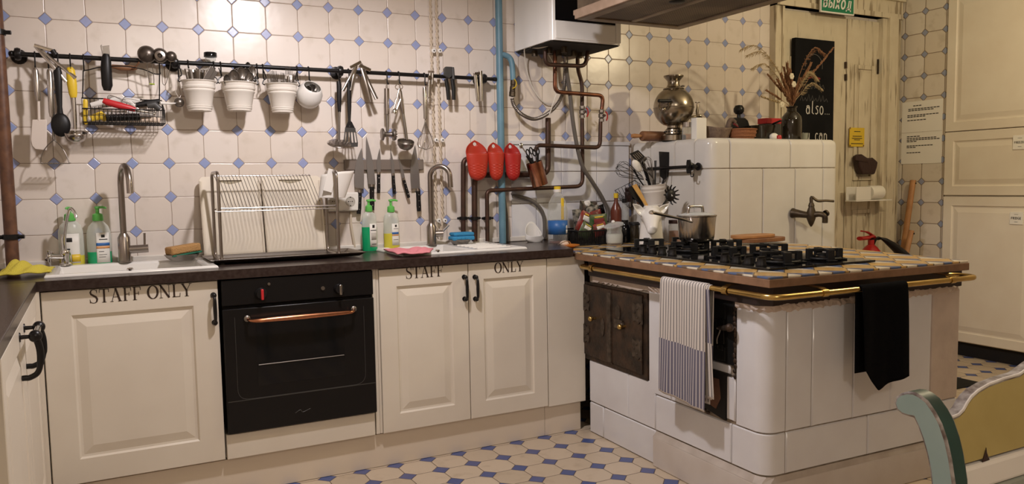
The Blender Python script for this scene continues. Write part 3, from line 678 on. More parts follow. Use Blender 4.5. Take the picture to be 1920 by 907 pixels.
# --- left run cabinet facing right, its door a little ajar
cl = thing('base_cabinet', 'ivory cabinet under the left worktop with two doors seen almost edge-on, black handles', 'cabinet', (-2.2, -1.2, 0))
MB().box((-2.58, -1.81, 0.15), (XD-0.026, -0.66, ZW0)).build('body', 'cab', cl, smooth=0)
MB().box((XD-0.024, -0.645, 0.15), (XD-0.004, -0.600, ZW0)).box((-1.99, -0.598, 0.15), (-1.9205, -0.582, ZW0)).build('corner_post', 'cab', cl, smooth=0)
MB().box((-2.58, -2.34, 0.0), (-2.0, -1.86, ZW0)).build('side_unit', 'cab', cl, smooth=0)
def flipL(x, y, z): return Vector((XD-(y-YF), -0.650-x, z))
dl0 = cab_door('door', 0.004, 0.573, 0.153, 0.846, cl, frame=0.062, flip=flipL)
dl = cab_door('door', 0.577, 1.150, 0.153, 0.846, cl, frame=0.062, flip=flipL)
nn = Vector((1, 0, 0))
def big_handle(y, parent):
    A = Vector((XD, y, 0.816)); d = Vector((0, 0, -0.108))
    mb = MB()
    mb.tube([A, A+nn*0.026], [0.006, 0.005], 10); mb.ball(A+nn*0.036, 0.0165, seg=14, rings=10); mb.lathe([(0.013, 0), (0.012, 0.003), (0, 0.004)], A, nn, 14)
    mb.tube(smooth_pts([A+nn*0.036, A+nn*0.044+d*0.3, A+nn*0.044+d*0.65, A+nn*0.036+d*0.9, A+nn*0.018+d*1.0, A+nn*0.008+d*1.0, A+d*1.0], 4), [0.009]*9+[0.0075]*16, 10)
    return mb.build('handle', 'black', parent)
big_handle(-1.18, dl0); big_handle(-1.34, dl)
MB().tube([Vector((XD+0.036, -1.196, 0.818)), Vector((XD+0.036, -1.324, 0.818))], 0.0085, 12).build('handle_bar', 'chrome', dl)

# ================================================================ TALL FRIDGE CABINET ON THE RIGHT
XR = 3.290
tc = thing('tall_cabinet', 'tall cream panelled fridge cabinet at the right edge of the room', 'cabinet', (3.6, -0.72, 0))
yA, yB = -0.392, -1.03
MB().box((XR+0.023, yB, 0.10), (3.90, yA, 2.44)).build('body', 'cab_old', tc, smooth=0)
MB().box((XR+0.07, yB, 0.0), (XR+0.09, yA, 0.10)).build('kickboard', 'dark', tc, smooth=0)  # near-black colour stands for the shadow under the cabinet
def flipR(x, y, z): return Vector((XR+(y-YF), yA-x, z))
Wd = yA-yB-0.006
names = []
for z0, z1, lab in ((1.492, 2.40, 'top door'), (1.073, 1.486, 'middle door with the freezer plaque'), (0.108, 1.063, 'lower door with the fridge plaque')):
    o = cab_door('door', 0.004, Wd, z0, z1, tc, frame=0.058, m='cab_old', flip=flipR); o['label'] = lab; names.append(o)
for o, word, u0, u1, v0, v1 in ((names[1], 'FREEZER', 1900, 1932, 254, 279), (names[2], 'FRIDGE', 1894, 1918, 397, 421)):
    a, b = wx(u0, v0, XR), wx(u1, v1, XR); zc = (a.z+b.z)/2; hh = abs(a.z-b.z)/2
    if word == 'FREEZER': b.y = a.y-0.085
    pq = MB().box((XR-0.004, b.y, zc-hh), (XR+0.002, a.y, zc+hh)).build('plaque', 'paper', o, bevel=0.001)
    mb = MB(); wdt = text_w(word, SANS); sz = abs(a.y-b.y)*0.78/wdt
    text(mb, word, SANS, (XR-0.004, a.y-abs(a.y-b.y)*0.11, zc-sz*0.5), (0, -1, 0), (0, 0, 1), (-1, 0, 0), sz)
    for dz, k in ((0.6, 0.3), (-0.6, 0.25)): mb.box((XR-0.0048, (a.y+b.y)/2-abs(a.y-b.y)*k/2, zc+hh*dz-0.001), (XR-0.0042, (a.y+b.y)/2+abs(a.y-b.y)*k/2, zc+hh*dz+0.001))
    mb.build('lettering', 'ink', pq, smooth=0)
# ================================================================ TILED STOVE
SC, SA = Vector((0.224, -1.835, 0)), -0.031
SM = Matrix.Translation(SC) @ Matrix.Rotation(SA, 4, 'Z')
SI = SM.inverted()
def sl(x, y, z): return SM @ Vector((x, y, z))            # stove-local to world
def to_l(p): return SI @ Vector(p)
def onleft(u, v, lx):                                      # pixel on the plane local x = lx
    n = Vector((math.cos(SA), math.sin(SA), 0)); o = sl(lx, 0, 0); d = _ray(u, v); return to_l(CAM+d*((o-CAM).dot(n)/d.dot(n)))
def onfront(u, v, ly):
    n = Vector((-math.sin(SA), math.cos(SA), 0)); o = sl(0, ly, 0); d = _ray(u, v); return to_l(CAM+d*((o-CAM).dot(n)/d.dot(n)))
stove = thing('tiled_stove', 'big white tiled masonry stove with a wood-edged tiled slab and brass rail', 'stove', SC, SA)
LXF, LYF, RC = 0.060, 0.078, 0.055                         # left face, front face, corner radius
RXE = onfront(1797, 600, LYF).x
BACK = 1.232
# core
mb = MB()
corner = [(LXF+RC-RC*math.cos(a), LYF+RC-RC*math.sin(a)) for a in [PI/2*i/8 for i in range(9)]]
g = 0.004
core = [(LXF+g, BACK)]+[(x+g*0.7, y+g*0.7) for x, y in corner]+[(RXE-g, LYF+g), (RXE-g, BACK)]
mb.prism([sl(x, y, 0.0) for x, y in core], (0, 0, 1), 0.758)
mb.build('masonry_core', 'glaze_grout', stove, smooth=0)
# path along the left face (s from back) around the corner and along the front
L1 = BACK-(LYF+RC); LA = PI/2*RC
def path(s):
    if s <= L1: return Vector((LXF, BACK-s)), Vector((-1, 0))
    if s <= L1+LA:
        a = (s-L1)/RC; return Vector((LXF+RC-RC*math.cos(a), LYF+RC-RC*math.sin(a))), Vector((-math.cos(a), -math.sin(a)))
    return Vector((LXF+RC+(s-L1-LA), LYF)), Vector((0, -1))
def sy(y): return BACK-y                                   # path position of local y on the left face
def sx(x): return L1+LA+(x-LXF-RC)
def tile(mb, s0, s1, z0, z1, gap=0.0016, h=0.005, bv=0.004, jit=0.0012, clipz=None):
    s0 += gap; s1 -= gap; z0 += gap; z1 -= gap; j = random.uniform(0, jit)
    ss = [s0, s0+bv]+[s0+bv+(s1-s0-2*bv)*k/max(1, int((s1-s0)/0.012)) for k in range(1, max(1, int((s1-s0)/0.012)))]+[s1-bv, s1]
    zz = [z0, z0+bv, z1-bv, z1]; o = len(mb.v)
    for k, z in enumerate(zz):
        for i, s in enumerate(ss):
            p, n = path(s); e = (0 if k in (0, 3) or i in (0, len(ss)-1) else h+j); q = p+n*(e-0.002)
            mb.v.append(sl(q.x, q.y, z))
    m = len(ss)
    for k in range(3):
        for i in range(m-1): a = o+k*m+i; mb.f.append((a, a+1, a+m+1, a+m))
mb = MB()
zA, zB, zT = 0.150, 0.303, 0.738
yD0, yD1 = onleft(1094, 600, LXF).y, onleft(1216, 620, LXF).y        # iron door
zD0, zD1 = 0.352, 0.724
yF0, yF1 = onleft(1302, 650, LXF).y, onleft(1381, 620, LXF).y        # small fire door
yE = onleft(1230, 770, LXF).y; yG = onleft(1372, 830, LXF).y; yH = onleft(1179, 740, LXF).y
tile(mb, sy(BACK), sy(1.11), 0.0, zA); tile(mb, sy(1.11), sy(yE), 0.0, zA)
tile(mb, sy(BACK), sy(yH), zA, zD0); tile(mb, sy(yH), sy(yE), zA, zD0)
tile(mb, sy(yE), sy(yG), zA, zB); xj = onfront(1472, 850, LYF).x; tile(mb, sy(yG), sx(xj), zA, zB)
tile(mb, sy(yD1)+0.004, sy(0.60), zB, zT); tile(mb, sy(0.60), sy(yF0), zB, zT)
tile(mb, sy(yF1), sx(xj), zB, zT+0.012)
# broken pieces beside the small door
tile(mb, sy(yF0+0.0), sy(yF1+0.028), 0.482, 0.520); tile(mb, sy(yF1+0.050), sy(yF1+0.001), 0.312, 0.478)
js = [xj]+[onfront(u, 680, LYF).x for u in (1522, 1599, 1669, 1744)]
for a, b in zip(js[:-1], js[1:]): tile(mb, sx(a), sx(b), zB, zT+0.004)
x2 = onfront(1626, 800, LYF).x; tile(mb, sx(xj), sx(x2), zA, zB); tile(mb, sx(x2), sx(RXE-0.17), zA, zB); tile(mb, sx(RXE-0.17), sx(RXE), zA, zB)
tiles = mb.build('glazed_tiles', 'glaze', stove, smooth=35); tiles['label'] = 'white glazed tiles with brown joints'
mb = MB(); mb.prism([sl(js[-1]+0.003, LYF-0.004, zB), sl(RXE, LYF-0.004, zB), sl(RXE, LYF+0.05, zB), sl(js[-1]+0.003, LYF+0.05, zB)], (0, 0, 1), 0.748-zB)
mb.build('plaster_pier', 'pillar', stove, smooth=0, bevel=0.006)
# right side plaster
# plinth course that steps out in front
PW = [tuple(sl(x, y, 0)[:2]) for x, y in ((0.040, 0.705), (0.038, 0.115), (0.048, 0.085), (0.078, 0.070), (RXE, 0.068), (RXE, 0.12), (0.12, 0.13), (0.10, 0.70))]
mb = MB()
pp = [Vector((x, y, 0.0)) for x, y in PW[:5]]
seg = [(0, 1, 0.0, 0.60), (0, 1, 0.604, 1.0), (1, 2, 0, 1), (2, 3, 0, 1), (3, 4, 0.0, 0.42), (3, 4, 0.424, 1.0)]
mb.prism([Vector((x, y, 0.001)) for x, y in PW], (0, 0, 1), 0.126)
pb = mb.build('plinth_course', 'plinth_glaze', stove, smooth=0, bevel=0.004, seg=2); pb['label'] = 'stepped tiled plinth at the foot of the stove'
mb = MB(); top = [Vector((x, y, 0.1265)) for x, y in PW[:5]]; inn = [Vector((x, y, 0.148)) for x, y in [tuple(sl(x, y, 0)[:2]) for x, y in ((0.0605, 0.705), (0.0605, 0.125), (0.078, 0.088), (0.11, 0.0775), (RXE, 0.0775))]]
for i in range(4): mb.add([top[i], top[i+1], inn[i+1], inn[i]], [(0, 1, 2, 3)])
mb.build('plinth_ledge', 'dark_ledge', stove, smooth=0)
# rough mortar line under the band
rnm = random.Random(4); NS = 150; nz = [[rnm.uniform(-1, 1) for _ in range(5)] for _ in range(NS+1)]
mb = MB()
def mort(i, j):
    k = int(round(i*NS)); s = 0.03+(sx(RXE)-0.05)*i; p, n = path(s); q = nz[k]; y = BACK-s
    gap = s < L1 and (yD1-0.012 < y < yD0+0.02 or yF1 < y < yF0)
    e = (0.010, 0.013+0.004*q[1], 0.010+0.004*q[2], 0.0)[int(round(j*3))]*(0.1 if gap else 1); z = (0.766, 0.757+0.004*q[0], 0.745+0.005*q[3], 0.731+0.006*q[4])[int(round(j*3))]
    p = p+n*e; return sl(p.x, p.y, z)
mb.grid(mort, NS, 3); mb.build('mortar', 'pillar', stove, smooth=0)
# dark iron band, wooden slab edging, tiled slab
slab_w = [(0.248, -0.612), (0.222, -1.835), (1.22, -1.884), (1.355, -1.181), (1.44, -0.602), (1.066, -0.602), (0.992, -0.006), (0.450, -0.006)]
sL = [to_l((x, y, 0)) for x, y in slab_w]
def inset(poly, d):
    c = sum((Vector((p.x, p.y, 0)) for p in poly), Vector())/len(poly); out = []
    n = len(poly)
    for i in range(n):
        a, b, e = poly[i-1], poly[i], poly[(i+1) % n]
        u = (b-a); u.z = 0; u.normalize(); w_ = (e-b); w_.z = 0; w_.normalize()
        n1 = Vector((-u.y, u.x, 0)); n2 = Vector((-w_.y, w_.x, 0)); k = n1+n2; k = k/max(0.2, k.length_squared/2)
        out.append(b+k*d)
    return out
ccw = sL
band = [sl(LXF-0.018, BACK-0.02, 0.758), sl(LXF-0.018, LYF+0.03, 0.758), sl(LXF+0.02, LYF-0.012, 0.758), sl(RXE-0.002, LYF-0.012, 0.758), sl(RXE-0.002, BACK-0.02, 0.758)]
MB().prism(band, (0, 0, 1), 0.076).build('iron_band', 'iron_band', stove, smooth=0, bevel=0.003)
MB().prism([Vector((x, y, 0.8345)) for x, y in slab_w], (0, 0, 1), 0.028).build('slab_edging', 'slab_wood', stove, smooth=0, bevel=0.002)
ins = inset([Vector((x, y, 0)) for x, y in slab_w], 0.003)
MB().prism([Vector((p.x, p.y, 0.863)) for p in ins], (0, 0, 1), 0.0075).build('tiled_slab', 'slab_tile', stove, smooth=0, bevel=0.0015)
# brass rail with its brackets
zr, rr_ = 0.806, 0.0105
rail = round_path([sl(0.03, 1.205, zr), sl(-0.012, 1.19, zr), sl(-0.012, -0.030, zr), sl(1.030, -0.030, zr), sl(1.030, 0.06, zr), sl(0.955, 0.085, zr)], 0.055, 7)
br = MB().tube(rail, rr_, 14).build('brass_rail', 'brass', stove); br['label'] = 'polished brass towel rail around the stove'
for kind, u in (('l', 1110), ('l', 1362), ('f', 1546), ('f', 1785)):
    mb = MB()
    if kind == 'l': y = onleft(u, 520, -0.012).y; c, inw, al = sl(-0.012, y, zr), sl(1, 0, 0)-sl(0, 0, 0), sl(0, 1, 0)-sl(0, 0, 0)
    else: x = onfront(u, 530, -0.030).x; c, inw, al = sl(x, -0.030, zr), sl(0, 1, 0)-sl(0, 0, 0), sl(1, 0, 0)-sl(0, 0, 0)
    up = Vector((0, 0, 1)); r0 = rr_+0.003; cur = [c+inw*0.085+up*0.020, c+inw*0.012+up*(r0+0.004)]+[c-inw*(r0*math.sin(t))+up*(r0*math.cos(t)) for t in [PI*i/8 for i in range(0, 9)]]
    for a, b in zip(cur[:-1], cur[1:]):
        t = (b-a).normalized(); nn_ = al.cross(t)
        mb.add([a-al*0.013, a+al*0.013, b+al*0.013, b-al*0.013, a-al*0.013+nn_*0.0025, a+al*0.013+nn_*0.0025, b+al*0.013+nn_*0.0025, b-al*0.013+nn_*0.0025], [(0, 1, 2, 3), (7, 6, 5, 4), (0, 4, 5, 1), (1, 5, 6, 2), (2, 6, 7, 3), (3, 7, 4, 0)])
    mb.build('rail_bracket', 'brass', stove, smooth=0)
# double iron door on the left face
def lp(y, z, d=0.0): return sl(LXF-d, y, z)
ir = MB().prism([lp(yD0, zD0, -0.004), lp(yD1, zD0-0.002, -0.004), lp(yD1, zD1, -0.004), lp(yD0, zD1, -0.004)], sl(-1, 0, 0)-sl(0, 0, 0), 0.010).build('iron_frame', 'iron', stove, smooth=0, bevel=0.002)
ym = onleft(1152, 600, LXF).y
outn = sl(-1, 0, 0)-sl(0, 0, 0)
for nm, ya, yb in (('left', yD0-0.012, ym+0.002), ('right', ym-0.002, yD1+0.030)):
    lf = MB().prism([lp(ya, zD0+0.025, 0.006), lp(yb, zD0+0.018, 0.006), lp(yb, zD1-0.012, 0.006), lp(ya, zD1-0.012, 0.006)], outn, 0.007).build('iron_leaf', 'iron', ir, smooth=0, bevel=0.002)
def hinge_plate(y, z, s=1):
    mb = MB(); pts = [(-.030, -.03), (-.012, -.046), (.010, -.034), (.030, -.040), (.034, -.012), (.022, 0), (.034, .012), (.030, .040), (.010, .034), (-.012, .046), (-.030, .03)]
    mb.prism([lp(y-a*s, z+b, 0.013) for a, b in pts], outn, 0.004)
    for a, b in ((-.005, .02), (-.005, -.02), (.015, .0)): mb.ball(lp(y-a*s, z+b, 0.017), 0.005, seg=8, rings=6)
    mb.tube([lp(y+0.033*s, z-.045, .014), lp(y+0.033*s, z+.045, .014)], .006, 8); return mb.build('hinge', 'iron_plate', ir, smooth=30)
for u, v, s in ((1103, 565, 1), (1103, 624, 1), (1200, 586, -1), (1199, 653, -1)):
    p = onleft(u, v, LXF); hinge_plate(p.y, p.z, s)
mb = MB(); a0, a1 = onleft(1147, 545, LXF), onleft(1149, 668, LXF); mb.obox(lp(a0.y, (zD0+zD1)/2, 0.015), outn, 0.004, sl(0, 1, 0)-sl(0, 0, 0), 0.016, (0, 0, 1), 0.16); mb.build('cover_strip', 'iron_plate', ir, smooth=0, bevel=0.002)
for u, v in ((1111, 597), (1166, 612)): p = onleft(u, v, LXF-0.03); MB().tube([lp(p.y, p.z, 0.013), lp(p.y, p.z, 0.032)], 0.006, 8).ball(lp(p.y, p.z, 0.040), 0.013, seg=12, rings=8).build('brass_knob', 'brass', ir)
mb = MB(); p = onleft(1166, 608, LXF); mb.obox(lp(p.y, p.z+.004, 0.018), outn, 0.004, (0, 0, 1), 0.02, sl(0, 1, 0)-sl(0, 0, 0), 0.032); mb.ball(lp(p.y-0.03, p.z, .02), .016, seg=10, rings=8); mb.build('latch_plate', 'iron_plate', ir, smooth=0, bevel=0.001)
mb = MB(); p = onleft(1135, 612, LXF); mb.prism([lp(p.y+a, p.z+b, 0.013) for a, b in ((0, .04), (.014, .02), (.016, 0), (.01, -.03), (0, -.045), (-.01, -.03), (-.016, 0), (-.014, .02))], outn, 0.004); mb.build('latch_plate', 'iron_plate', ir, smooth=0, bevel=0.001)
p = onleft(1164, 585, LXF); mb = MB(); mb.prism([lp(p.y+a, p.z+b, 0.013) for a, b in ((0, .035), (.016, .02), (.018, 0), (.012, -.03), (-.012, -.03), (-.018, 0), (-.016, .02))], outn, 0.004)
mb.build('latch_plate', 'iron_plate', ir, smooth=0, bevel=0.001)
# small black fire door, brick hole below
fd = MB().prism([lp(yF0+0.03, 0.520, -0.006), lp(yF1+0.004, 0.520, -0.006), lp(yF1+0.002, 0.756, -0.006), lp(yF0+0.03, 0.756, -0.006)], outn, 0.013).build('fire_door', 'cast', stove, smooth=0, bevel=0.003)
mb = MB(); p = onleft(1356, 620, LXF); mb.obox(lp(p.y, p.z, 0.012), outn, 0.005, (0, 0, 1), 0.045, sl(0, 1, 0)-sl(0, 0, 0), 0.022); mb.obox(lp(p.y+0.0, p.z-0.06, 0.012), outn, 0.004, (0, 0, 1), 0.010, sl(0, 1, 0)-sl(0, 0, 0), 0.012); mb.build('latch_plate', 'black', fd, smooth=0, bevel=0.002)
mb = MB(); q = onleft(1377, 612, LXF); mb.tube([lp(p.y, p.z+0.012, 0.018), lp(q.y-0.008, q.z, 0.030)], [0.008, 0.012], 8); mb.ball(lp(q.y-0.008, q.z, 0.030), 0.016, seg=10, rings=8); mb.build('latch_knob', 'iron', fd)
mb = MB(); mb.tube(smooth_pts([lp(p.y+0.01, p.z+0.01, 0.020), lp(p.y-0.012, p.z+0.008, 0.026), lp(p.y+0.002, p.z-0.026, 0.028), lp(p.y+0.004, p.z-0.046, 0.026)]), 0.0035, 6); mb.build('latch_hook', 'dull', fd)
for k, (z0, z1) in enumerate(((0.53, 0.58), (0.685, 0.742))): MB().prism([lp(yF0+0.02, z0, 0.006), lp(yF1+0.05, z0, 0.006), lp(yF1+0.05, z1, 0.006), lp(yF0+0.02, z1, 0.006)], outn, 0.004).build('raised_panel', 'cast', fd, smooth=0, bevel=0.002)
mb = MB(); hole = [(yF0+0.03, 0.385), (yF0-0.005, 0.338), (yF1+0.085, 0.312), (yF1+0.050, 0.306), (yF1+0.050, 0.478), (yF1+0.02, 0.482), (yF0+0.03, 0.482)]
mb.prism([lp(y, z, -0.003) for y, z in hole], outn, 0.0095); hb = mb.build('hole_shade', 'dark', stove, smooth=0)  # flat dark patch standing in for the shade inside the broken opening
mb = MB(); mb.prism([lp(y, z, 0.0066) for y, z in ((yF0+0.0, 0.375), (yF1+0.10, 0.34), (yF1+0.075, 0.385), (yF1+0.085, 0.455), (yF0+0.01, 0.455))], outn, 0.003); b_ = mb.build('bare_brick', 'brick', stove, smooth=0)
mb = MB(); rnd = random.Random(3)
edge = [(yF1+0.004, z) for z in [0.482+0.27*i/14 for i in range(15)]]
for y, z in edge: mb.ball(lp(y+rnd.uniform(-.004, .004), z, 0.004), .006, rnd.uniform(.005, .009), rnd.uniform(.008, .014), 7, 5)
for i in range(5): mb.ball(lp(yF0-0.005-0.02*i, 0.336-0.006*i, 0.004), .006, .012, .006, 7, 5)
mb.build('broken_edge', 'iron', stove)

# ---------------------------------------------------------------- gas hob
HM = Matrix.Translation(Vector((0.362, -1.696, 0.8715))) @ Matrix.Rotation(-0.031, 4, 'Z')
def hl(x, y, z): return HM @ Vector((x, y, z))
hob = thing('gas_hob', 'black glass gas hob with cast iron burners set into the tiled slab', 'hob', HM.translation, -0.031)
MB().prism([hl(x, y, 0) for x, y in ((0, 0), (0.543, 0), (0.543, 1.112), (0, 1.112))], (0, 0, 1), 0.0075).build('glass_top', 'black_gloss', hob, smooth=0, bevel=0.002)
def burner(x, y, r):
    c = hl(x, y, 0.0075); mb = MB()
    mb.lathe([(r*1.75, 0), (r*1.75, 0.003), (r*1.5, 0.006), (r*1.05, 0.007), (0, 0.007)], c, seg=24); bb = mb.build('burner', 'black_plastic', hob)
    mb = MB(); mb.lathe([(r, 0.007), (r*1.02, 0.016), (r*0.9, 0.018)], c, seg=24); mb.build('burner_ring', 'brushed', bb)
    mb = MB(); mb.lathe([(r*0.9, 0.017), (r*0.92, 0.024), (r*0.8, 0.027), (0, 0.028)], c, seg=24); mb.build('burner_cap', 'cast', bb)
    mb = MB()
    for k in range(4):
        a = PI/4+PI/2*k+0.35; d = Vector((math.cos(a), math.sin(a), 0)); d = HM.to_3x3() @ d; t = Vector((-d.y, d.x, 0)); R = r*1.55+0.02
        mb.obox(c+d*(R-0.008)+Vector((0, 0, 0.024)), d, 0.010, t, 0.014, (0, 0, 1), 0.021)
        mb.obox(c+d*(R-0.037)+Vector((0, 0, 0.0395)), d, 0.028, t, 0.0055, (0, 0, 1), 0.0055)
        mb.obox(c+d*(R)+Vector((0, 0, 0.003)), d, 0.018, t, 0.018, (0, 0, 1), 0.003)
    ring = [c+HM.to_3x3() @ Vector((math.cos(2*PI*i/28)*(r*1.55+0.012), math.sin(2*PI*i/28)*(r*1.55+0.012), 0.008)) for i in range(28)]
    mb.tube(ring, 0.006, 6, closed=True)
    mb.build('pan_support', 'cast', hob, smooth=0, bevel=0.002)
BURN = [(0.180, 0.125, .036), (0.395, 0.115, .03), (0.180, 0.410, .03), (0.395, 0.410, .036), (0.225, 0.715, .040), (0.420, 0.70, .03), (0.19, 0.975, .03), (0.410, 0.965, .034)]
for b in BURN: burner(*b)
for y0 in (0.085, 0.150, 0.215, 0.280, 0.61, 0.68, 0.75, 0.82):
    mb = MB(); c = hl(0.045, y0, 0.0075); mb.lathe([(0.020, 0), (0.0205, 0.004), (0.017, 0.010), (0.0165, 0.026), (0.0, 0.027)], c, seg=16); k = mb.build('knob', 'black_plastic', hob)
    d = HM.to_3x3() @ Vector((1, 0, 0)); mb = MB(); mb.obox(c+Vector((0, 0, 0.028)), d, 0.017, HM.to_3x3() @ Vector((0, 1, 0)), 0.004, (0, 0, 1), 0.007); mb.build('knob_grip', 'black_plastic', k, smooth=0, bevel=0.0015)

# ================================================================ MASONRY BLOCK BEHIND THE STOVE
blk = thing('masonry_block', 'high white tiled masonry block behind the stove with rounded edges and an old brass tap', 'stove', (1.5, -0.3, 0))
BX0, BY, BX1, BZ = 1.077, -0.590, 2.047, 1.416
BW0 = 1.005
R = 0.05
def bpoly(d):      # footprint inset by d, rounded front corners
    pts = [(BX1-d, -0.008), (BX1-d, BY+R)]
    pts += [(BX1-R+(R-d)*math.cos(a), BY+R-(R-d)*math.sin(a)) for a in [PI/2*i/6 for i in range(1, 7)]]
    pts += [(BX0+R-(R-d)*math.sin(a), BY+R-(R-d)*math.cos(a)) for a in [PI/2*i/6 for i in range(0, 7)]]
    pts += [(BW0+d, -0.008)]
    return pts
mb = MB(); rings = [(0.006, 0.0), (0.006, 0.9), (0.006, BZ-0.035)]+[(0.006+0.028*(1-math.cos(a)), BZ-0.035+0.030*math.sin(a)) for a in [PI/2*i/5 for i in range(1, 6)]]
n = len(bpoly(0))
for d, z in rings:
    for x, y in bpoly(d): mb.v.append(Vector((x, y, z)))
for i in range(len(rings)-1):
    for k in range(n-1): mb.f.append((i*n+k, i*n+k+1, (i+1)*n+k+1, (i+1)*n+k))
mb.f.append(tuple((len(rings)-1)*n+k for k in range(n)))
mb.build('masonry_core', 'glaze_grout', blk, smooth=30)
# perimeter path of the block from its right end round to the wall on the left
per = bpoly(0); cum = [0.0]
for a, b in zip(per[:-1], per[1:]): cum.append(cum[-1]+math.hypot(b[0]-a[0], b[1]-a[1]))
def bp(s):
    s = min(max(s, 0), cum[-1])
    for i in range(len(cum)-1):
        if s <= cum[i+1] or i == len(cum)-2:
            t = (s-cum[i])/(cum[i+1]-cum[i]); a, b = Vector(per[i]), Vector(per[i+1]); p = a+(b-a)*t; e = (b-a).normalized(); return p, Vector((-e.y, e.x))
def bs_front(x): return cum[8]-0+((BX1-R)-x) if False else (cum[7]+((BX1-R)-x))
BOUT = 1.0
def btile(mb, s0, s1, z0, z1, top=False, gap=0.0016, h=0.006, bv=0.004):
    s0 += gap; s1 -= gap; z0 += gap; z1 -= 0 if top else gap; j = random.uniform(0, 0.0012); m = max(2, int((s1-s0)/0.012))
    ss = [s0, s0+bv]+[s0+bv+(s1-s0-2*bv)*k/m for k in range(1, m)]+[s1-bv, s1]
    if top: zz = [(z0, 0, 0), (z0+bv, 1, 0), (z1-0.035, 1, 0)]+[(z1-0.035+0.035*math.sin(a), 1, 0.035*(1-math.cos(a))) for a in [PI/2*i/6 for i in range(1, 7)]]+[(z1, 1, 0.16)]
    else: zz = [(z0, 0, 0), (z0+bv, 1, 0), (z1-bv, 1, 0), (z1, 0, 0)]
    o = len(mb.v)
    for k, (z, e1, ins_) in enumerate(zz):
        for i, s in enumerate(ss):
            p, nn_ = bp(s); e = (h+j)*(e1 if 0 < i < len(ss)-1 else 0); q = p+nn_*(-0.0)*1; q = p - nn_*(0.006) if False else p
            out = BOUT*nn_
            q = p+out*(e-0.006)*1 - out*ins_*1
            mb.v.append(Vector((q.x, q.y, z+(0.0 if 0 < i < len(ss)-1 else (-0.003 if k > 2 and top else 0)))))
    mm = len(ss)
    for k in range(len(zz)-1):
        for i in range(mm-1): a = o+k*mm+i; mb.f.append((a, a+1, a+mm+1, a+mm))
mb = MB()
zrow = wy(1500, 315, BY).z
fx = [wy(u, 400, BY).x for u in (1542, 1490, 1430, 1369)]
e_r, e_l = cum[2], cum[-1]
sF = [0.30]+[bs_front(x) for x in fx]
lef = [(0.40, ), ]
# left face joints measured back from the front corner
sl_joint = bs_front(BX0+R)+PI/2*R+0.06
b_all = sF+[sl_joint, cum[-1]-0.26, cum[-1]-0.02]
for a, b in zip(b_all[:-1], b_all[1:]): btile(mb, a, b, 0.0, zrow)
tfx = [wy(u, 290, BY).x for u in (1543, 1482, 1369)]
b_top = [0.30]+[bs_front(x) for x in tfx]+[sl_joint, cum[-1]-0.34, cum[-1]-0.16, cum[-1]-0.022]
for a, b in zip(b_top[:-1], b_top[1:]): btile(mb, a, b, zrow, BZ, top=True)
o = mb.build('glazed_tiles', 'block_glaze', blk, smooth=35); o['label'] = 'white glazed tiles with a rounded top edge'
MB().prism([Vector((x, y, BZ-0.004)) for x, y in bpoly(0.06)], (0, 0, 1), 0.003).build('top_plate', 'block_glaze', blk, smooth=0)
# brass tap on its front face
tapb = wy(1481, 399, BY)
mb = MB(); y0 = BY-0.006; cz = tapb.z; cx = tapb.x+0.012
ax = (wy(1521, 404, BY-0.13)-Vector((cx, y0, cz))).normalized()
base = Vector((cx, y0, cz))
e = wy(1521, 404, BY-0.10)
d = (e-base); L = d.length; d.normalize()
mb.lathe([(0.0, -0.004), (0.026, -0.004), (0.027, 0.006), (0.024, 0.016), (0.020, L*0.45), (0.017, L*0.8), (0.020, L*0.85), (0.020, L)], base, d, 16)
mb.tube([e+Vector((0, 0, -0.060)), e+Vector((0, 0, -0.045)), e+Vector((0, 0, -0.015)), e+Vector((0, 0, 0.02)), e+Vector((0, 0, 0.05))], [0.004, 0.013, 0.024, 0.024, 0.014], 14)
q = wy(1546, 402, BY-0.16); mb.tube(smooth_pts([e, e+(q-e)*0.55+Vector((0, 0, 0.005)), q+Vector((0, 0, -0.008)), q+Vector((0.004, 0, -0.045))], 4), [0.016]*4+[0.015]*4+[0.015]*5, 12)
mb.lathe([(0.018, 0), (0.018, 0.012), (0.0, 0.012)], q+Vector((0.006, 0, 0.004)), (1, 0, 0.4), 12)
tp = mb.build('tap', 'brass_old', blk)
h0 = e+Vector((0, 0, 0.05)); q1 = wy(1533, 375, BY-0.12); q2 = wy(1563, 377, BY-0.15)
mb = MB(); mb.tube([h0, h0+Vector((0, 0, 0.02))], [0.018, 0.012], 12); mb.tube(smooth_pts([h0+Vector((0, 0, 0.012)), h0+Vector((0.002, 0, 0.05)), q1+Vector((0, 0, -0.004)), q1+(q2-q1)*0.5, q2], 5), [0.010]*6+[0.009]*7+[0.008]*8, 10, flat=0.8); mb.build('tap_lever', 'brass_old', tp)

# ================================================================ COOKER HOOD
hood = thing('cooker_hood', 'wide cooker hood with a wooden fascia hanging over the hob, seen from below', 'hood', (0.6, -1.1, 1.95))
hx0, hx1, hy1, hy0 = 0.299, 0.906, -0.557, -1.80
zh = 1.95
t = 0.055
mb = MB()
for lo, hi in (((hx0, hy0, zh), (hx0+t, hy1, zh+0.020)), ((hx1-t, hy0, zh), (hx1, hy1, zh+0.020)), ((hx0+t, hy1-t, zh), (hx1-t, hy1, zh+0.020)), ((hx0+t, hy0, zh), (hx1-t, hy0+t, zh+0.020)), ((0.565, hy0+t, zh+0.002), (0.595, hy1-t, zh+0.02))): mb.box(lo, hi)
mb.build('underside_frame', 'hood_metal', hood, smooth=0, bevel=0.004)
for xa, xb in ((hx0+t+0.002, 0.563), (0.597, hx1-t-0.002)): MB().box((xa, hy0+t, zh+0.006), (xb, hy1-t, zh+0.014)).build('grease_filter', 'filter', hood, smooth=0)
mb = MB(); zt2 = wx(1083, 21, hx0).z+0.006
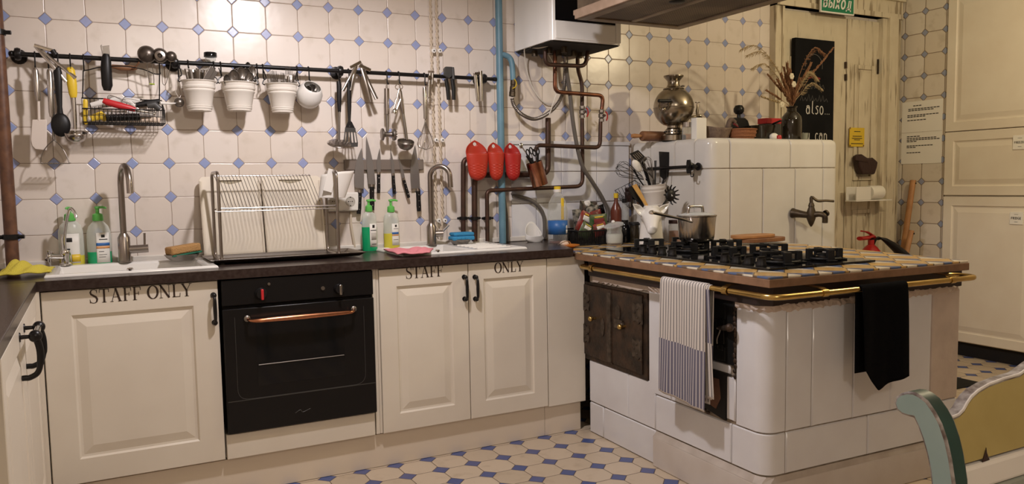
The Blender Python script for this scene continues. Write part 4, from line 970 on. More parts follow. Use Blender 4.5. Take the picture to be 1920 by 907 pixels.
mb.box((hx0-0.014, hy0, zh+0.002), (hx0-0.001, hy1, zt2)); mb.box((hx0-0.014, hy1, zh+0.021), (hx1, hy1+0.012, zt2)); mb.box((hx1, hy0, zh+0.021), (hx1+0.012, hy1+0.012, zt2))
mb.build('fascia', 'hood_wood', hood, smooth=0, bevel=0.003)
MB().box((hx0+0.002, hy0+0.002, zh+0.021), (hx1-0.002, hy1-0.002, zh+0.2)).box((0.45, -1.35, zh+0.2), (0.72, -1.0, ZC)).build('duct', 'hood_metal', hood, smooth=0)
mb = MB(); c = wz(1247, 13, zh); mb.lathe([(0.034, 0.006), (0.036, 0.001), (0.030, -0.003), (0, -0.004)], (c.x, c.y-0.08, zh+0.004), seg=16); mb.build('filter_cap', 'black_plastic', hood)

# ================================================================ BOILER
boil = thing('gas_boiler', 'white wall-hung gas boiler with a black display panel above the pipes', 'boiler', (0.48, -0.19, 1.887))
kx0, kx1, ky = 0.262, 0.680, -0.385; kz = 1.887
mb = MB(); rp = 0.03
foot = [(kx0, -0.012), (kx0, ky+rp)]+[(kx0+rp-rp*math.cos(a), ky+rp-rp*math.sin(a)) for a in [PI/2*i/5 for i in range(1, 6)]]+[(kx1-rp+rp*math.sin(a), ky+rp-rp*math.cos(a)) for a in [PI/2*i/5 for i in range(0, 6)]]+[(kx1, -0.012)]
mb.prism([Vector((x, y, kz)) for x, y in foot], (0, 0, 1), 0.72); mb.build('casing', 'boiler', boil, smooth=30)
q0, q1 = wy(1041, 20, ky), wy(1153, 30, ky)
MB().box((q0.x, ky-0.003, wy(1080, 41, ky).z), (q1.x, ky+0.01, wy(1040, 0, ky).z+0.03)).build('display_panel', 'black_gloss', boil, smooth=0)
MB().box((q0.x, ky-0.004, kz+0.008), (q1.x, ky+0.004, wy(1080, 41, ky).z-0.004)).build('lower_flap', 'boiler', boil, smooth=0, bevel=0.002)
MB().box((q1.x+0.004, ky-0.004, kz+0.008), (kx1-0.01, ky+0.01, kz+0.5)).build('side_flap', 'boiler', boil, smooth=0, bevel=0.002)
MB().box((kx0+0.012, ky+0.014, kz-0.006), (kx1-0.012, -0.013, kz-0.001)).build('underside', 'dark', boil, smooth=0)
for x, y in ((0.33, -0.10), (0.36, -0.2), (0.44, -0.16), (0.52, -0.18), (0.58, -0.14), (0.41, -0.26)): MB().tube([(x, y, kz-0.006), (x, y, kz-0.035)], 0.016, 10).build('pipe_union', 'brass_old', boil)
# ================================================================ UTENSIL RAIL ON THE WALL
RY, RZ = -0.07, 1.7285
def rx(u): return wy(u, 100+(u-30)*0.056, RY).x
rail = thing('utensil_rail', 'long black metal utensil rail running across the tiled wall above the worktop', 'rail', (-0.9, RY, RZ))
xa, xb = rx(24), rx(929)
MB().tube([(xa, RY, RZ), (xb, RY, RZ)], 0.0094, 12).build('rod', 'black', rail)
for u in (33, 327, 638, 907):
    x = rx(u); mb = MB()
    mb.tube([(x, RY, RZ), (x, -0.012, RZ)], 0.008, 10); mb.lathe([(0.0, 0), (0.030, 0), (0.028, 0.006), (0.012, 0.010), (0.0, 0.010)], (x, -0.0005, RZ), (0, -1, 0), 18); mb.lathe([(0.0095, -0.012), (0.022, -0.010), (0.025, 0), (0.022, 0.010), (0.0095, 0.012)], (x, RY, RZ), (1, 0, 0), 14)
    mb.build('bracket', 'black', rail)
mb = MB(); mb.lathe([(0, -0.016), (0.008, -0.014), (0.013, -0.004), (0.010, 0.006), (0.0088, 0.010)], (xa, RY, RZ), (1, 0, 0), 12); mb.build('finial', 'black', rail)
mb = MB(); mb.lathe([(0, 0.006), (0.011, 0.004), (0.011, -0.012), (0.0088, -0.014)], (xb, RY, RZ), (1, 0, 0), 12); mb.build('finial', 'black', rail)

def s_hook(u, vb, label, dy=0.0, curl=1):
    """S-hook over the rail, its foot at pixel row vb"""
    x = rx(u); r = 0.0118; zb = wy(u, vb, RY-r).z
    pts = [(x, RY+r*math.cos(a), RZ+r*math.sin(a)) for a in [PI*i/8-0.5 for i in range(0, 9)]]
    pts = [(x, RY+r*math.cos(a), RZ+r*math.sin(a)) for a in [-0.6+(PI+0.6)*i/10 for i in range(11)]]
    y = RY-r
    pts += [(x, y, RZ-0.010), (x, y, zb+0.010)]
    pts += [(x, y+0.0-0.009+0.009*math.cos(a), zb+0.009-0.009*math.sin(a)-0.0) for a in [PI*i/6 for i in range(0, 6)]]
    o = MB().tube(pts, 0.0031, 6).build('rail_hook', 'black'); tag(o, label, 'hook', 'black hooks on the utensil rail'); return o
UT = 'utensils hanging on the wall rail'
YU = -0.088
def Wp(u, v, y=YU): return wy(u, v, y)
def px(p): return mpp(p)
def handle_tube(mb, pts, rpx, y=YU, seg=10, flat=None, up=None):
    P = [Wp(u, v, y) for u, v in pts]; s = px(P[0]); R = [r*s for r in rpx] if isinstance(rpx, (list, tuple)) else rpx*s
    return mb.tube(P, R, seg, flat=flat, up=up)

# 1 white rubber spatula
for u, v, l in ((65, 126, 'hook carrying the rubber spatula, first on the rail from the left'), (90, 128, 'hook carrying the potato masher, second on the rail from the left'), (108, 128, 'hook carrying the black solid spoon'), (131, 130, 'hook carrying the yellow-handled ladle')):
    s_hook(u, v, 'black S-'+l)
t = thing('rubber_spatula', 'white rubber spatula with a steel handle hanging first on the rail from the left', 'spatula', Wp(66, 125), 0, UT)
mb = MB(); handle_tube(mb, [(66, 127), (67, 133), (71, 178), (72, 189)], [3.2, 5.0, 5.2, 4.2]); mb.build('handle', 'steel', t)
mb = MB(); handle_tube(mb, [(72, 189), (73, 226)], 2.6); mb.build('neck', 'rubber_white', t)
mb = MB(); mb.prism([Wp(u, v, YU-0.004) for u, v in ((60, 224), (88, 224), (88, 282), (66, 280), (60, 274), (57, 262))], (0, 1, 0), 0.008); mb.build('blade', 'rubber_white', t, bevel=0.003)
# 2 potato masher
t = thing('potato_masher', 'steel potato masher with a zigzag wire foot hanging beside the rubber spatula', 'masher', Wp(93, 128), 0, UT)
mb = MB(); handle_tube(mb, [(92, 130), (93, 137), (97, 210), (98, 219)], [3.4, 5.4, 5.6, 4.4]); mb.build('handle', 'steel', t)
mb = MB(); s = px(Wp(100, 260)); top = Wp(101, 262, YU)
handle_tube(mb, [(98, 219), (100, 245), (101, 262)], 2.2)
for k in (-1, 1):
    mb.tube(smooth_pts([top, Wp(101+k*12, 273, YU-0.006), Wp(101+k*22, 288, YU-0.012), Wp(103+k*27, 306, YU-0.014)], 5), 0.0019, 6)
zz = []
for i in range(13):
    u = 77+53*i/12; yy = YU-0.014+(0.034 if i % 2 else -0.030)
    zz += [Wp(u, 306, YU-0.014)+Vector((0, 0.030 if i % 2 else -0.030, 0)), Wp(u+3.6, 306, YU-0.014)+Vector((0, 0.030 if i % 2 else -0.030, 0))]
mb.tube(zz, 0.0017, 6); mb.tube([Wp(76, 306.5, YU-0.014), Wp(131, 306.5, YU-0.014)], 0.0019, 6); mb.build('wire_head', 'dull', t)
# 3 black spoon
t = thing('solid_spoon', 'black plastic serving spoon hanging between the masher and the yellow ladle', 'spoon', Wp(109, 130), 0, UT)
mb = MB(); handle_tube(mb, [(108, 127), (108, 136), (110, 170), (112, 200), (113, 216)], [5, 7.5, 6, 4.2, 5.5], YU-0.008, flat=0.6, up=(0, 1, 0)); mb.build('handle', 'black_plastic', t)
def bowl(mb, c, axu, axv, nrm, ru, rv, dep, nu=20, nv=7):
    """shallow spoon bowl: rim ellipse in axu, axv, bulging along -nrm"""
    axu, axv, nrm = Vector(axu).normalized(), Vector(axv).normalized(), Vector(nrm).normalized(); c = Vector(c)
    def f(i, j):
        a = 2*PI*i; q = math.sin(j*PI/2) ; h = math.cos(j*PI/2)
        return c+axu*ru*q*math.cos(a)+axv*rv*q*math.sin(a)-nrm*dep*h
    return mb.grid(f, nu, nv, cu=True)
mb = MB(); c = Wp(114, 234, YU-0.010); s = px(c); bowl(mb, c, (1, 0, 0), (0, 0, 1), (0, 1, 0), 16*s, 22*s, 0.014); mb.build('bowl', 'black_plastic', t, solid=0.002)
# 4 yellow ladle
t = thing('ladle', 'steel soup ladle with a bright yellow handle at the left of the rail', 'ladle', Wp(131, 132), 0, UT)
mb = MB(); handle_tube(mb, [(131, 126), (132, 131), (135, 158), (137, 176), (138, 183)], [4, 7.5, 8.4, 7.2, 5.2], YU-0.004, flat=0.6, up=(0, 1, 0)); mb.build('handle', 'yellow', t)
mb = MB(); handle_tube(mb, [(138, 183), (140, 215), (141, 242)], [3.6, 3.6, 3.2], YU-0.004, flat=0.5, up=(0, 1, 0)); mb.build('shaft', 'steel', t)
def ladle_bowl(t, u, v, ru, m, y=YU-0.03):
    c = Wp(u, v, y); s = px(c); r = ru*s; mb = MB()
    mb.lathe([(r, 0.004), (r*1.0, 0.0), (r*0.94, -r*0.35), (r*0.72, -r*0.68), (r*0.35, -r*0.83), (0, -r*0.86)], c, (0.0, -0.25, 1), 24); return mb.build('bowl', m, t, solid=0.0016)
ladle_bowl(t, 142, 250, 19.5, 'steel')
# 5 two tongs draped over the rail at the left
def tongs(label, jt, ends, y, m='steel', wpx=3.2, joint=True, grp=UT):
    t = thing('tongs', label, 'tongs', Wp(*jt, y), 0, grp)
    for k, e in enumerate(ends):
        a, b = Wp(*jt, y+0.003*k), Wp(*e, y-0.012-0.006*k); s = px(a); md = a.lerp(b, 0.5)+Vector((0, -0.006+0.010*k, 0))
        mb = MB(); mb.tube(smooth_pts([a, md, b], 6), wpx*s, 8, flat=0.42, up=(0, 1, 0)); mb.build('arm', m, t)
    return t
t = tongs('shiny steel tongs draped over the left end of the rail, handles pointing right', (66, 86), ((124, 153), (142, 146)), RY-0.016)
mb = MB(); mb.tube([Wp(64, 85, RY-0.018), Wp(105, 97, RY-0.022)], 0.008, 8, flat=0.6, up=(0, 1, 0)); mb.build('head', 'chrome', t)
mb = MB(); mb.tube([Wp(98, 94, RY-0.026), Wp(104, 103, RY-0.026)], 0.010, 10); mb.build('pivot', 'black_plastic', t)
# 6 peeler with black grip
t = thing('cheese_slicer', 'steel cheese slicer with a fat black grip hung head-up on the rail above the basket', 'slicer', Wp(198, 100), 0, UT)
mb = MB(); mb.prism([Wp(u, v, RY-0.020) for u, v in ((190, 87), (205, 85), (206, 103), (193, 104))], (0, -1, 0), 0.003); mb.prism([Wp(u, v, RY-0.022) for u, v in ((188, 86), (191, 84), (194, 103), (192, 104))], (0, -1, 0), 0.010); mb.build('blade', 'dull', t, bevel=0.001)
mb = MB(); handle_tube(mb, [(199, 101), (199, 108), (199, 130), (201, 160), (201, 170)], [5, 8, 9.6, 9.4, 6], RY-0.030, seg=14, flat=0.75, up=(0, 1, 0)); mb.build('grip', 'black_plastic', t)
# 7 three small sieves lying against the rail
def sieve(label, u, v, rpx, y, mesh='wire_dark'):
    c = Wp(u, v, y); s = px(c); r = rpx*s; t = thing('tea_sieve', label, 'sieve', c, 0, 'small sieves above the basket')
    mb = MB(); mb.tube([c+Vector((r*math.cos(a), 0, r*math.sin(a))) for a in [2*PI*i/24 for i in range(24)]], 0.0022, 6, closed=True); mb.build('rim', 'steel', t)
    mb = MB(); bowl(mb, c, (1, 0, 0), (0, 0, 1), (0, 1, 0), r, r, r*0.75); mb.build('mesh_bowl', mesh, t, solid=0.001); return t, s
t1, s = sieve('largest tea sieve with a brown wooden handle above the wire basket', 275, 102, 15.5, RY-0.02)
mb = MB(); mb.tube([Wp(261, 116, RY-0.012), Wp(256, 124, RY-0.006), Wp(248, 128, RY+0.005)], 0.003, 6); handle_tube(mb, [(257, 127), (250, 128), (225, 127), (209, 124)], [3, 5, 5.4, 3.4], RY+0.022); o = mb.build('wooden_handle', 'wood_dark', t1)
mb = MB(); mb.tube(smooth_pts([Wp(275, 118, RY-0.022), Wp(278, 140, RY-0.020), Wp(281, 157, RY-0.020), Wp(288, 157, RY-0.020), Wp(288, 140, RY-0.020), Wp(284, 118, RY-0.022)], 4), 0.0016, 6); mb.build('wire_handle', 'dull', t1)
mb = MB(); mb.tube([Wp(280, 157, RY-0.020), Wp(290, 158, RY-0.020)], 0.0032, 8); mb.build('rubber_tip', 'lime', t1)
t2, s = sieve('middle tea sieve with a dark ring at its centre above the wire basket', 300, 104, 13, RY-0.026)
mb = MB(); c = Wp(300, 104, RY-0.06); mb.lathe([(0.010, 0), (0.020, 0.002), (0.021, 0.010), (0.011, 0.012)], c+Vector((0, 0.0, 0)), (0, 1, 0), 20); mb.build('inner_ring', 'brushed', t2)
mb = MB(); mb.tube(smooth_pts([Wp(305, 116, RY-0.022), Wp(304, 140, RY-0.02), Wp(305, 156, RY-0.02), Wp(309, 159, RY-0.02), Wp(312, 154, RY-0.02), Wp(317, 135, RY-0.02), Wp(320, 116, RY-0.022)], 4), 0.0014, 6); mb.build('wire_handle', 'dull', t2)
t3, s = sieve('smallest round tea strainer beside the rail bracket above the basket', 321, 106, 9, RY-0.03)

# 8 hanging wire basket
bx0, bx1 = Wp(154, 205, -0.165).x, Wp(309, 212, -0.165).x
bz1, bz0 = Wp(230, 205, -0.165).z, Wp(230, 230, -0.165).z
bzb = Wp(230, 186, -0.045).z; byf, byb = -0.165, -0.042
t = thing('wire_basket', 'black wire basket full of small kitchen tools hung from the rail', 'basket', ((bx0+bx1)/2, -0.1, bz0))
mb = MB(); n = 20; wr = 0.0013
for i in range(n+1):
    x = bx0+(bx1-bx0)*i/n; mb.tube([(x, byf, bz1), (x, byf, bz0), (x, byb, bz0), (x, byb, bzb)], wr, 5)
for k in range(1, 6): y = byf+(byb-byf)*k/6; mb.tube([(bx0, y, bz1+(bzb-bz1)*k/6), (bx0, y, bz0), (bx1, y, bz0), (bx1, y, bz1+(bzb-bz1)*k/6)], wr, 5)
mb.tube([(bx0, byf, (bz0+bz1)/2), (bx1, byf, (bz0+bz1)/2)], wr, 5)
mb.build('wire_mesh', 'black', t)
mb = MB(); mb.tube([(bx0, byf, bz1), (bx1, byf, bz1), (bx1, byb, bzb), (bx0, byb, bzb)], 0.0026, 6, closed=True); mb.tube([(bx0, byf, bz0), (bx1, byf, bz0), (bx1, byb, bz0), (bx0, byb, bz0)], 0.0022, 6, closed=True); mb.build('rim', 'black', t)
mb = MB(); hl0, hl1 = Wp(156, 132, RY-0.012), Wp(299, 139, RY-0.012)
mb.tube([hl0, (bx0+0.004, byb-0.02, bzb)], 0.0026, 6); mb.tube([hl1, (bx1-0.010, byb-0.02, bzb)], 0.0026, 6)
mb.tube(smooth_pts([hl0, Wp(166, 131, RY-0.014), Wp(188, 126, RY-0.014), Wp(230, 124, RY-0.016), Wp(268, 130, RY-0.014), Wp(288, 138, RY-0.014), hl1], 4), 0.0024, 6); mb.build('hanger', 'black', t)
s_hook(156, 133, 'black S-hook holding the left side of the wire basket'); s_hook(298, 139, 'black S-hook holding the right side of the wire basket')
IN = 'tools in the wire basket'
zf = bz0+0.004
t = thing('knife', 'small knife with a bright red handle lying across the top of the wire basket', 'knife', Wp(220, 196, -0.12), 0, IN)
mb = MB(); handle_tube(mb, [(193, 188), (200, 191), (225, 198), (245, 203), (254, 206)], [4.2, 6.2, 6.4, 5.5, 4], -0.13, flat=0.7, up=(0, 1, 0)); mb.build('handle', 'red_plastic', t)
mb = MB(); handle_tube(mb, [(254, 206), (290, 213)], [3.5, 1], -0.128, flat=0.2, up=(0, 1, 0)); mb.build('blade', 'steel', t)
t = thing('meat_roller', 'black ridged roller lying along the bottom of the wire basket', 'roller', Wp(230, 219, -0.145), 0, IN)
a, b = Wp(199, 221, -0.142), Wp(262, 219, -0.142); mb = MB(); d = (b-a).normalized(); L = (b-a).length
mb.lathe([(0, 0)]+[(0.0155-(0.002 if (i % 2) else 0), L*i/26) for i in range(27)]+[(0, L)], a, d, 16); mb.build('ridged_drum', 'black_plastic', t)
mb = MB(); mb.tube([b, b+d*0.045], 0.004, 8); mb.build('axle', 'dull', t)
tag(MB().tube(smooth_pts([Wp(160, 186, -0.155), Wp(160, 205, -0.157), Wp(160, 225, -0.157), Wp(162, 233, -0.157)], 4), [0.006, 0.0085, 0.0085, 0.0085, 0.0085, 0.008, 0.008, 0.008, 0.007, 0.006, 0.006, 0.006, 0.005], 8, flat=0.5, up=(0, 1, 0)).build('peeler', 'yellow'), 'yellow plastic peeler standing in the left end of the wire basket', 'peeler', IN)
for k, (p, r, m, l) in enumerate((([(170, 197), (215, 186), (262, 190)], 6, 'white_plastic', 'white plastic spatula lying at the back of the wire basket'), ([(182, 207), (230, 203), (275, 200)], 5, 'rubber_white', 'white plastic handle in the middle of the wire basket'), ([(238, 209), (270, 209), (292, 214)], 5, 'white', 'white plastic scoop with a rounded end at the right of the basket'), ([(255, 197), (278, 193), (300, 190)], 6, 'black_plastic', 'black plastic tool sticking up at the right back of the wire basket'), ([(276, 198), (290, 196), (300, 205)], 7, 'grey_plastic', 'grey plastic fork lying in the right end of the wire basket'), ([(170, 222), (190, 216), (200, 224)], 8, 'note_yellow', 'yellow and green packet tucked in the left bottom of the basket'), ([(262, 224), (280, 222), (300, 226)], 6, 'garlic', 'pale plastic lid lying in the right bottom of the wire basket'))):
    yy = -0.06-0.014*(k % 6) if k < 5 else -0.13
    mb = MB(); handle_tube(mb, p, [r*0.7, r, r*0.8], yy, flat=0.5, up=(0, 1, 0)); tag(mb.build('kitchen_tool', m), l, 'tool', IN)
mb = MB()
for k in range(4): mb.tube(smooth_pts([Wp(200, 190, -0.09), Wp(206+k*3, 178+k, -0.09-0.008*k), Wp(232+k*4, 190, -0.10), Wp(262, 206, -0.10)], 5), 0.0011, 5)
mb.tube(smooth_pts([Wp(228, 192, -0.08), Wp(236, 181, -0.08), Wp(262, 184, -0.08), Wp(272, 193, -0.08)], 5), 0.0011, 5)
tag(mb.build('wire_whisk', 'dull'), 'thin wire whisk lying on the tools in the wire basket', 'whisk', IN)
# tea infuser with a white stick, right of the basket
s_hook(333, 146, 'black S-hook right of the basket holding the chain of the tea ball')
t = thing('tea_infuser', 'little mesh tea ball hanging on wires right of the wire basket', 'infuser', Wp(335, 190), 0, UT)
c = Wp(336, 192, YU-0.004); r = 8*px(c); mb = MB(); mb.ball(c, r, seg=16, rings=10); mb.build('mesh_ball', 'dull', t)
mb = MB(); mb.tube([c+Vector((r*1.04*math.cos(a), 0, r*1.04*math.sin(a))) for a in [2*PI*i/20 for i in range(20)]], 0.0013, 5, closed=True)
mb.tube([Wp(331, 147, YU), Wp(329, 172, YU), c+Vector((0, 0, r))], 0.0012, 5); mb.tube([Wp(336, 150, YU), Wp(341, 175, YU), c+Vector((0.002, 0, r))], 0.0012, 5); mb.build('hanging_wire', 'dull', t)
tag(MB().tube([Wp(300, 193, -0.12), Wp(318, 194, -0.11), Wp(329, 193.5, -0.10)], [0.007, 0.0045, 0.0025], 8).build('brush_handle', 'white_plastic'), 'white tapered stick poking out of the right end of the wire basket', 'handle', IN)

# 9 shaker balanced behind the rail
t = thing('pepper_shaker', 'small glass shaker with a black lid standing on the rail above the first bucket', 'shaker', Wp(395, 116, RY), 0)
c = Vector((Wp(395, 118, RY).x, RY, RZ+0.0095)); mb = MB(); mb.lathe([(0, 0), (0.016, 0), (0.020, 0.004), (0.022, 0.012), (0.022, 0.022)], c, seg=18); mb.build('glass_body', 'glass', t)
mb = MB(); mb.lathe([(0.023, 0.020), (0.027, 0.021), (0.027, 0.037), (0.025, 0.040), (0, 0.041)], c, seg=20); mb.build('lid', 'black_gloss', t)

# 10 three white buckets of cutlery
def bucket(label, uL, uR, vr, uL2, uR2, vb, yc=-0.100):
    cu = (uL+uR)/2; c = Wp(cu, vr, yc); s = px(c); r1 = (uR-uL)/2*s; r0 = (uR2-uL2)/2*s; zb = Wp(cu, vb, yc).z; h = c.z-zb
    t = thing('cutlery_bucket', label, 'bucket', (c.x, yc, zb), 0, 'white cutlery buckets on the rail')
    R = lambda f: r0+(r1-r0)*f; mb = MB()
    prof = [(0, 0.002), (R(0)-0.002, 0.002), (R(0)-0.001, 0), (R(0)+0.001, 0.0)]
    for f, d in ((.05, .0), (.07, .0022), (.10, .0022), (.12, 0), (.13, .0), (.15, .002), (.17, 0), (.62, 0), (.64, .0025), (.68, .0025), (.70, 0), (.73, 0), (.75, .003), (.81, .003), (.83, .0), (.97, 0), (.975, .004), (1.0, .0045), (1.005, .002)): prof.append((R(f)+d, h*f))
    prof += [(R(1)-0.002, h*0.99), (R(.5)-0.002, h*.5), (R(.04)-0.002, 0.004), (0, 0.004)]
    mb.lathe(prof, (c.x, yc, zb), seg=36); mb.build('bucket_body', 'white_enamel', t)
    for k in (-1, 1): MB().tube(smooth_pts([(c.x+k*(r1+0.004), yc, c.z-0.006), (c.x+k*(r1+0.012), yc+0.004, c.z), (c.x+k*(r1+0.006), yc+0.006, c.z+0.016), (c.x+k*(r1-0.004), yc+0.010, c.z+0.026), (c.x+k*(r1+0.004), RY-0.013, RZ-0.016)], 4), 0.0026, 6).build('handle_link', 'black', t)
    return c, r1, s
c1, r1, s1 = bucket('white enamel bucket of table knives, leftmost of the three on the rail', 342, 402, 152, 351, 393, 208)
c2, r2, s2 = bucket('white enamel bucket of spoons, middle one of the three on the rail', 416, 478, 155, 428, 470, 208)
c3, r3, s3 = bucket('white enamel bucket of forks, rightmost of the three on the rail', 499, 557, 158, 509, 546, 211)
for u, v, l in ((352, 128, 'left side of the knife bucket'), (400, 140, 'right side of the knife bucket'), (413, 142, 'left side of the spoon bucket'), (481, 148, 'right side of the spoon bucket'), (492, 148, 'left side of the fork bucket'), (556, 152, 'right side of the fork bucket'), (578, 153, 'round white pot')):
    s_hook(u, v, 'black S-hook on the rail holding the '+l)
def piece(kind, top, base, label, grp, wpx=4.0, tilt=0.0):
    """one piece of cutlery from its hidden base point to its visible top; top/base in world space"""
    a, b = Vector(base), Vector(top); d = (b-a).normalized(); s = mpp(b); w_ = wpx*s
    side = d.cross(Vector((math.sin(tilt), -math.cos(tilt), 0))).normalized(); nrm = side.cross(d)
    if kind == 'knife':
        t = MB().obox((a+b)/2, side, w_, nrm, 0.0016, d, (b-a).length/2).build('table_knife', 'dull', bevel=0.0014)
        return tag(t, label, 'knife', grp)
    t = thing('spoon' if kind == 'spoon' else 'fork', label, kind, a, 0, grp)
    L = (b-a).length
    if kind == 'spoon':
        rb = w_; hb = w_*1.45; cb = b-d*hb*0.95
        mb = MB(); mb.tube([a, cb-d*hb*0.85], [0.0022, 0.0028], 6); mb.build('stem', 'dull', t)
        mb = MB(); bowl(mb, cb, side, d, nrm, rb, hb, rb*0.42, 16, 5); mb.build('bowl', 'dull', t, solid=0.0012)
    else:
        hb = 0.045; mb = MB(); mb.tube([a, b-d*hb], [0.0022, 0.0034], 6); mb.build('stem', 'brushed', t); mb = MB()
        mb.obox(b-d*(hb+0.002), side, w_, nrm, 0.0010, d, 0.010)
        for k in range(4): mb.tube([b-d*hb+side*w_*(-0.85+0.566*k), b+side*w_*(-0.9+0.6*k)], [0.0015, 0.0008], 5)
        mb.build('tines', 'dull', t, smooth=0)
    return t
rnd = random.Random(5)
def scatter(c, r, n, uvs, kind, label, grp, wpx, s):
    for k, (u, v, dy) in enumerate(uvs):
        tp = Wp(u, v, c.y+dy); bx = c.x+(tp.x-c.x)*0.45; piece(kind, tp, (bx, c.y+dy*0.4, c.z-0.10), label, grp, wpx if not isinstance(wpx, list) else wpx[k], rnd.uniform(-0.5, 0.5))
scatter(c1, r1, 11, [(347+3.7*i, 128+rnd.uniform(-1.5, 2)+i*0.15, -0.035+0.06*((i*5) % 7)/6) for i in range(11)], 'knife', 'steel table knife standing handle up in the leftmost bucket', 'knives in the leftmost bucket', [2.1]*11, s1)
for k, (tu, tv, bu, bv, l) in enumerate(((399, 126, 384, 152, 'broad steel blade leaning right at the right side of the knife bucket'), (405, 133, 388, 154, 'second broad steel blade leaning right out of the knife bucket'))):
    yy = c1.y-0.03+0.02*k; tp = Wp(tu, tv, yy); bt = Wp(bu, bv, yy); piece('knife', tp, bt+(bt-tp)*1.2, l, 'blades in the leftmost bucket', 5.2, 0.3)
scatter(c2, r2, 12, [(424, 140, -0.04), (438, 131, -0.05), (446, 128, 0.0), (455, 122, 0.03), (463, 128, -0.03), (474, 124, 0.0), (432, 136, 0.02), (470, 136, -0.04), (466, 117, 0.035), (452, 126, -0.045), (478, 142, 0.02), (442, 124, 0.04)], 'spoon', 'steel soup spoon standing bowl up in the middle bucket', 'spoons in the middle bucket', [8, 9.5, 8, 6, 8, 8.5, 7, 7, 7, 8, 5, 5], s2)
scatter(c3, r3, 13, [(502, 138, -0.02), (508, 132, 0.02), (514, 133, -0.04), (519, 138, 0.0), (524, 141, 0.03), (529, 136, -0.03), (534, 138, 0.01), (540, 124, 0.0), (545, 126, 0.03), (549, 138, -0.03), (556, 137, -0.01), (511, 141, 0.04), (537, 141, -0.045)], 'fork', 'steel table fork standing tines up in the rightmost bucket', 'forks in the rightmost bucket', [4.2]*13, s3)

# 11 round white pot with its mouth tilted to the room
c = Wp(580, 179, -0.088); s = px(c); R0 = 23.5*s; ax = Vector((0.14, -0.72, 0.70)).normalized()
t = thing('hanging_pot', 'round white ceramic pot hanging by a hook right of the three buckets', 'pot', c)
mb = MB(); prof = [(0, -R0*1.02), (R0*0.45, -R0*0.97), (R0*0.82, -R0*0.68), (R0*1.02, -R0*0.15), (R0*0.98, R0*0.35), (R0*0.82, R0*0.72), (R0*0.72, R0*0.90), (R0*0.68, R0*0.92), (R0*0.66, R0*0.88), (R0*0.76, R0*0.6), (R0*0.88, 0), (R0*0.6, -R0*0.7), (0, -R0*0.85)]
mb.lathe(prof, c, ax, 32); mb.build('pot_body', 'white', t)
for k, (du, dv) in enumerate(((-8, -20), (0, -18), (8, -21), (15, -22), (4, -24), (18, -17))):
    tp = Wp(580+du, 179+dv, -0.088-0.04+0.012*k); piece('spoon', tp, c-ax*R0*0.3+Vector((0.004*k-0.01, 0, 0)), 'steel teaspoon with its bowl showing in the mouth of the round pot', 'teaspoons in the round pot', 5.5, 0.4*k-1)

# 13 right half of the rail
for u, v, l in ((634, 152, 'skimmer'), (653, 152, 'black slotted turner'), (724, 158, 'meat mallet'), (747, 158, 'corkscrew and the dark ladle'), (795, 160, 'balloon whisk')): s_hook(u, v, 'black S-hook on the rail holding the '+l)
t = thing('skimmer', 'steel skimmer with a dark handle hanging at the middle of the rail', 'skimmer', Wp(635, 155), 0, UT)
mb = MB(); handle_tube(mb, [(635, 152), (636, 160), (636, 190), (636.5, 210)], [3.5, 4.6, 4.4, 3], flat=0.7, up=(0, 1, 0)); mb.build('handle', 'black_plastic', t)
mb = MB(); handle_tube(mb, [(636.5, 209), (635.5, 262)], 2.2); mb.build('shaft', 'dull', t)
c = Wp(636, 270, YU-0.032); s = px(c); r = 22.5*s; mb = MB()
bowl(mb, c, (1, 0, 0), (0, -0.92, -0.40), (0, 0.40, -0.92), r, r, 0.012, 26, 6); mb.build('perforated_disc', 'brushed', t, solid=0.0012)
mb = MB()
for i in range(3):
    for k in range(6+4*i):
        a = 2*PI*k/(6+4*i); q = r*(0.28+0.26*i); p = c+Vector((1, 0, 0))*q*math.cos(a)+Vector((0, -0.92, -0.40)).normalized()*q*math.sin(a)-Vector((0, 0.40, -0.92)).normalized()*0.012*math.sqrt(max(0, 1-(q/r)**2))
        mb.ball(p+Vector((0, -0.0007, 0.0012)), 0.0022, 0.0022, 0.0006, 6, 4)
mb.build('hole', 'dark', t)
t = thing('slotted_turner', 'black plastic slotted turner hanging beside the skimmer', 'turner', Wp(654, 155), 0, UT)
mb = MB(); handle_tube(mb, [(654, 151), (654.5, 158), (655, 200), (655, 225), (656, 238)], [3.6, 4.2, 4.0, 2.8, 4.8], YU-0.012, flat=0.6, up=(0, 1, 0)); mb.prism([Wp(u, v, YU-0.014) for u, v in ((652, 228), (659, 228), (665, 240), (647, 240))], (0, -1, 0), 0.004); mb.build('handle', 'black_plastic', t)
mb = MB(); yb = YU-0.016; O = [(647, 239), (666, 240), (671, 262), (670.5, 275), (657, 277), (643, 276), (644, 258)]
def strip(a, b, c_, d_): mb.prism([Wp(*a, yb), Wp(*b, yb), Wp(*c_, yb), Wp(*d_, yb)], (0, -1, 0), 0.003)
strip((647, 239), (666, 240), (667, 248), (646, 247)); strip((643.5, 268), (671, 267), (670.5, 275), (643, 276.5))
for k in range(5):
    a = 0.02+k*0.245; w2 = 0.12 if k in (0, 4) else 0.10
    L = lambda f: (646+f*21, 246.5); Q = lambda f: (643.5+f*27.3, 268.5); a0, a1 = max(0, a-w2/2), min(1, a+w2/2); strip(L(a0), L(a1), Q(a1), Q(a0))
mb.build('blade', 'grey_plastic', t, smooth=0)
t = tongs('shiny steel tongs over the rail with arms hanging left, right of the skimmer', (668, 122), ((643, 170), (658, 170)), RY-0.018, wpx=3.0)
mb = MB(); mb.obox(Wp(667, 121, RY-0.022), (1, 0, 0.55), 0.030, (0, 1, 0), 0.004, (-0.55, 0, 1), 0.007); mb.build('hinge', 'chrome', t, bevel=0.002)
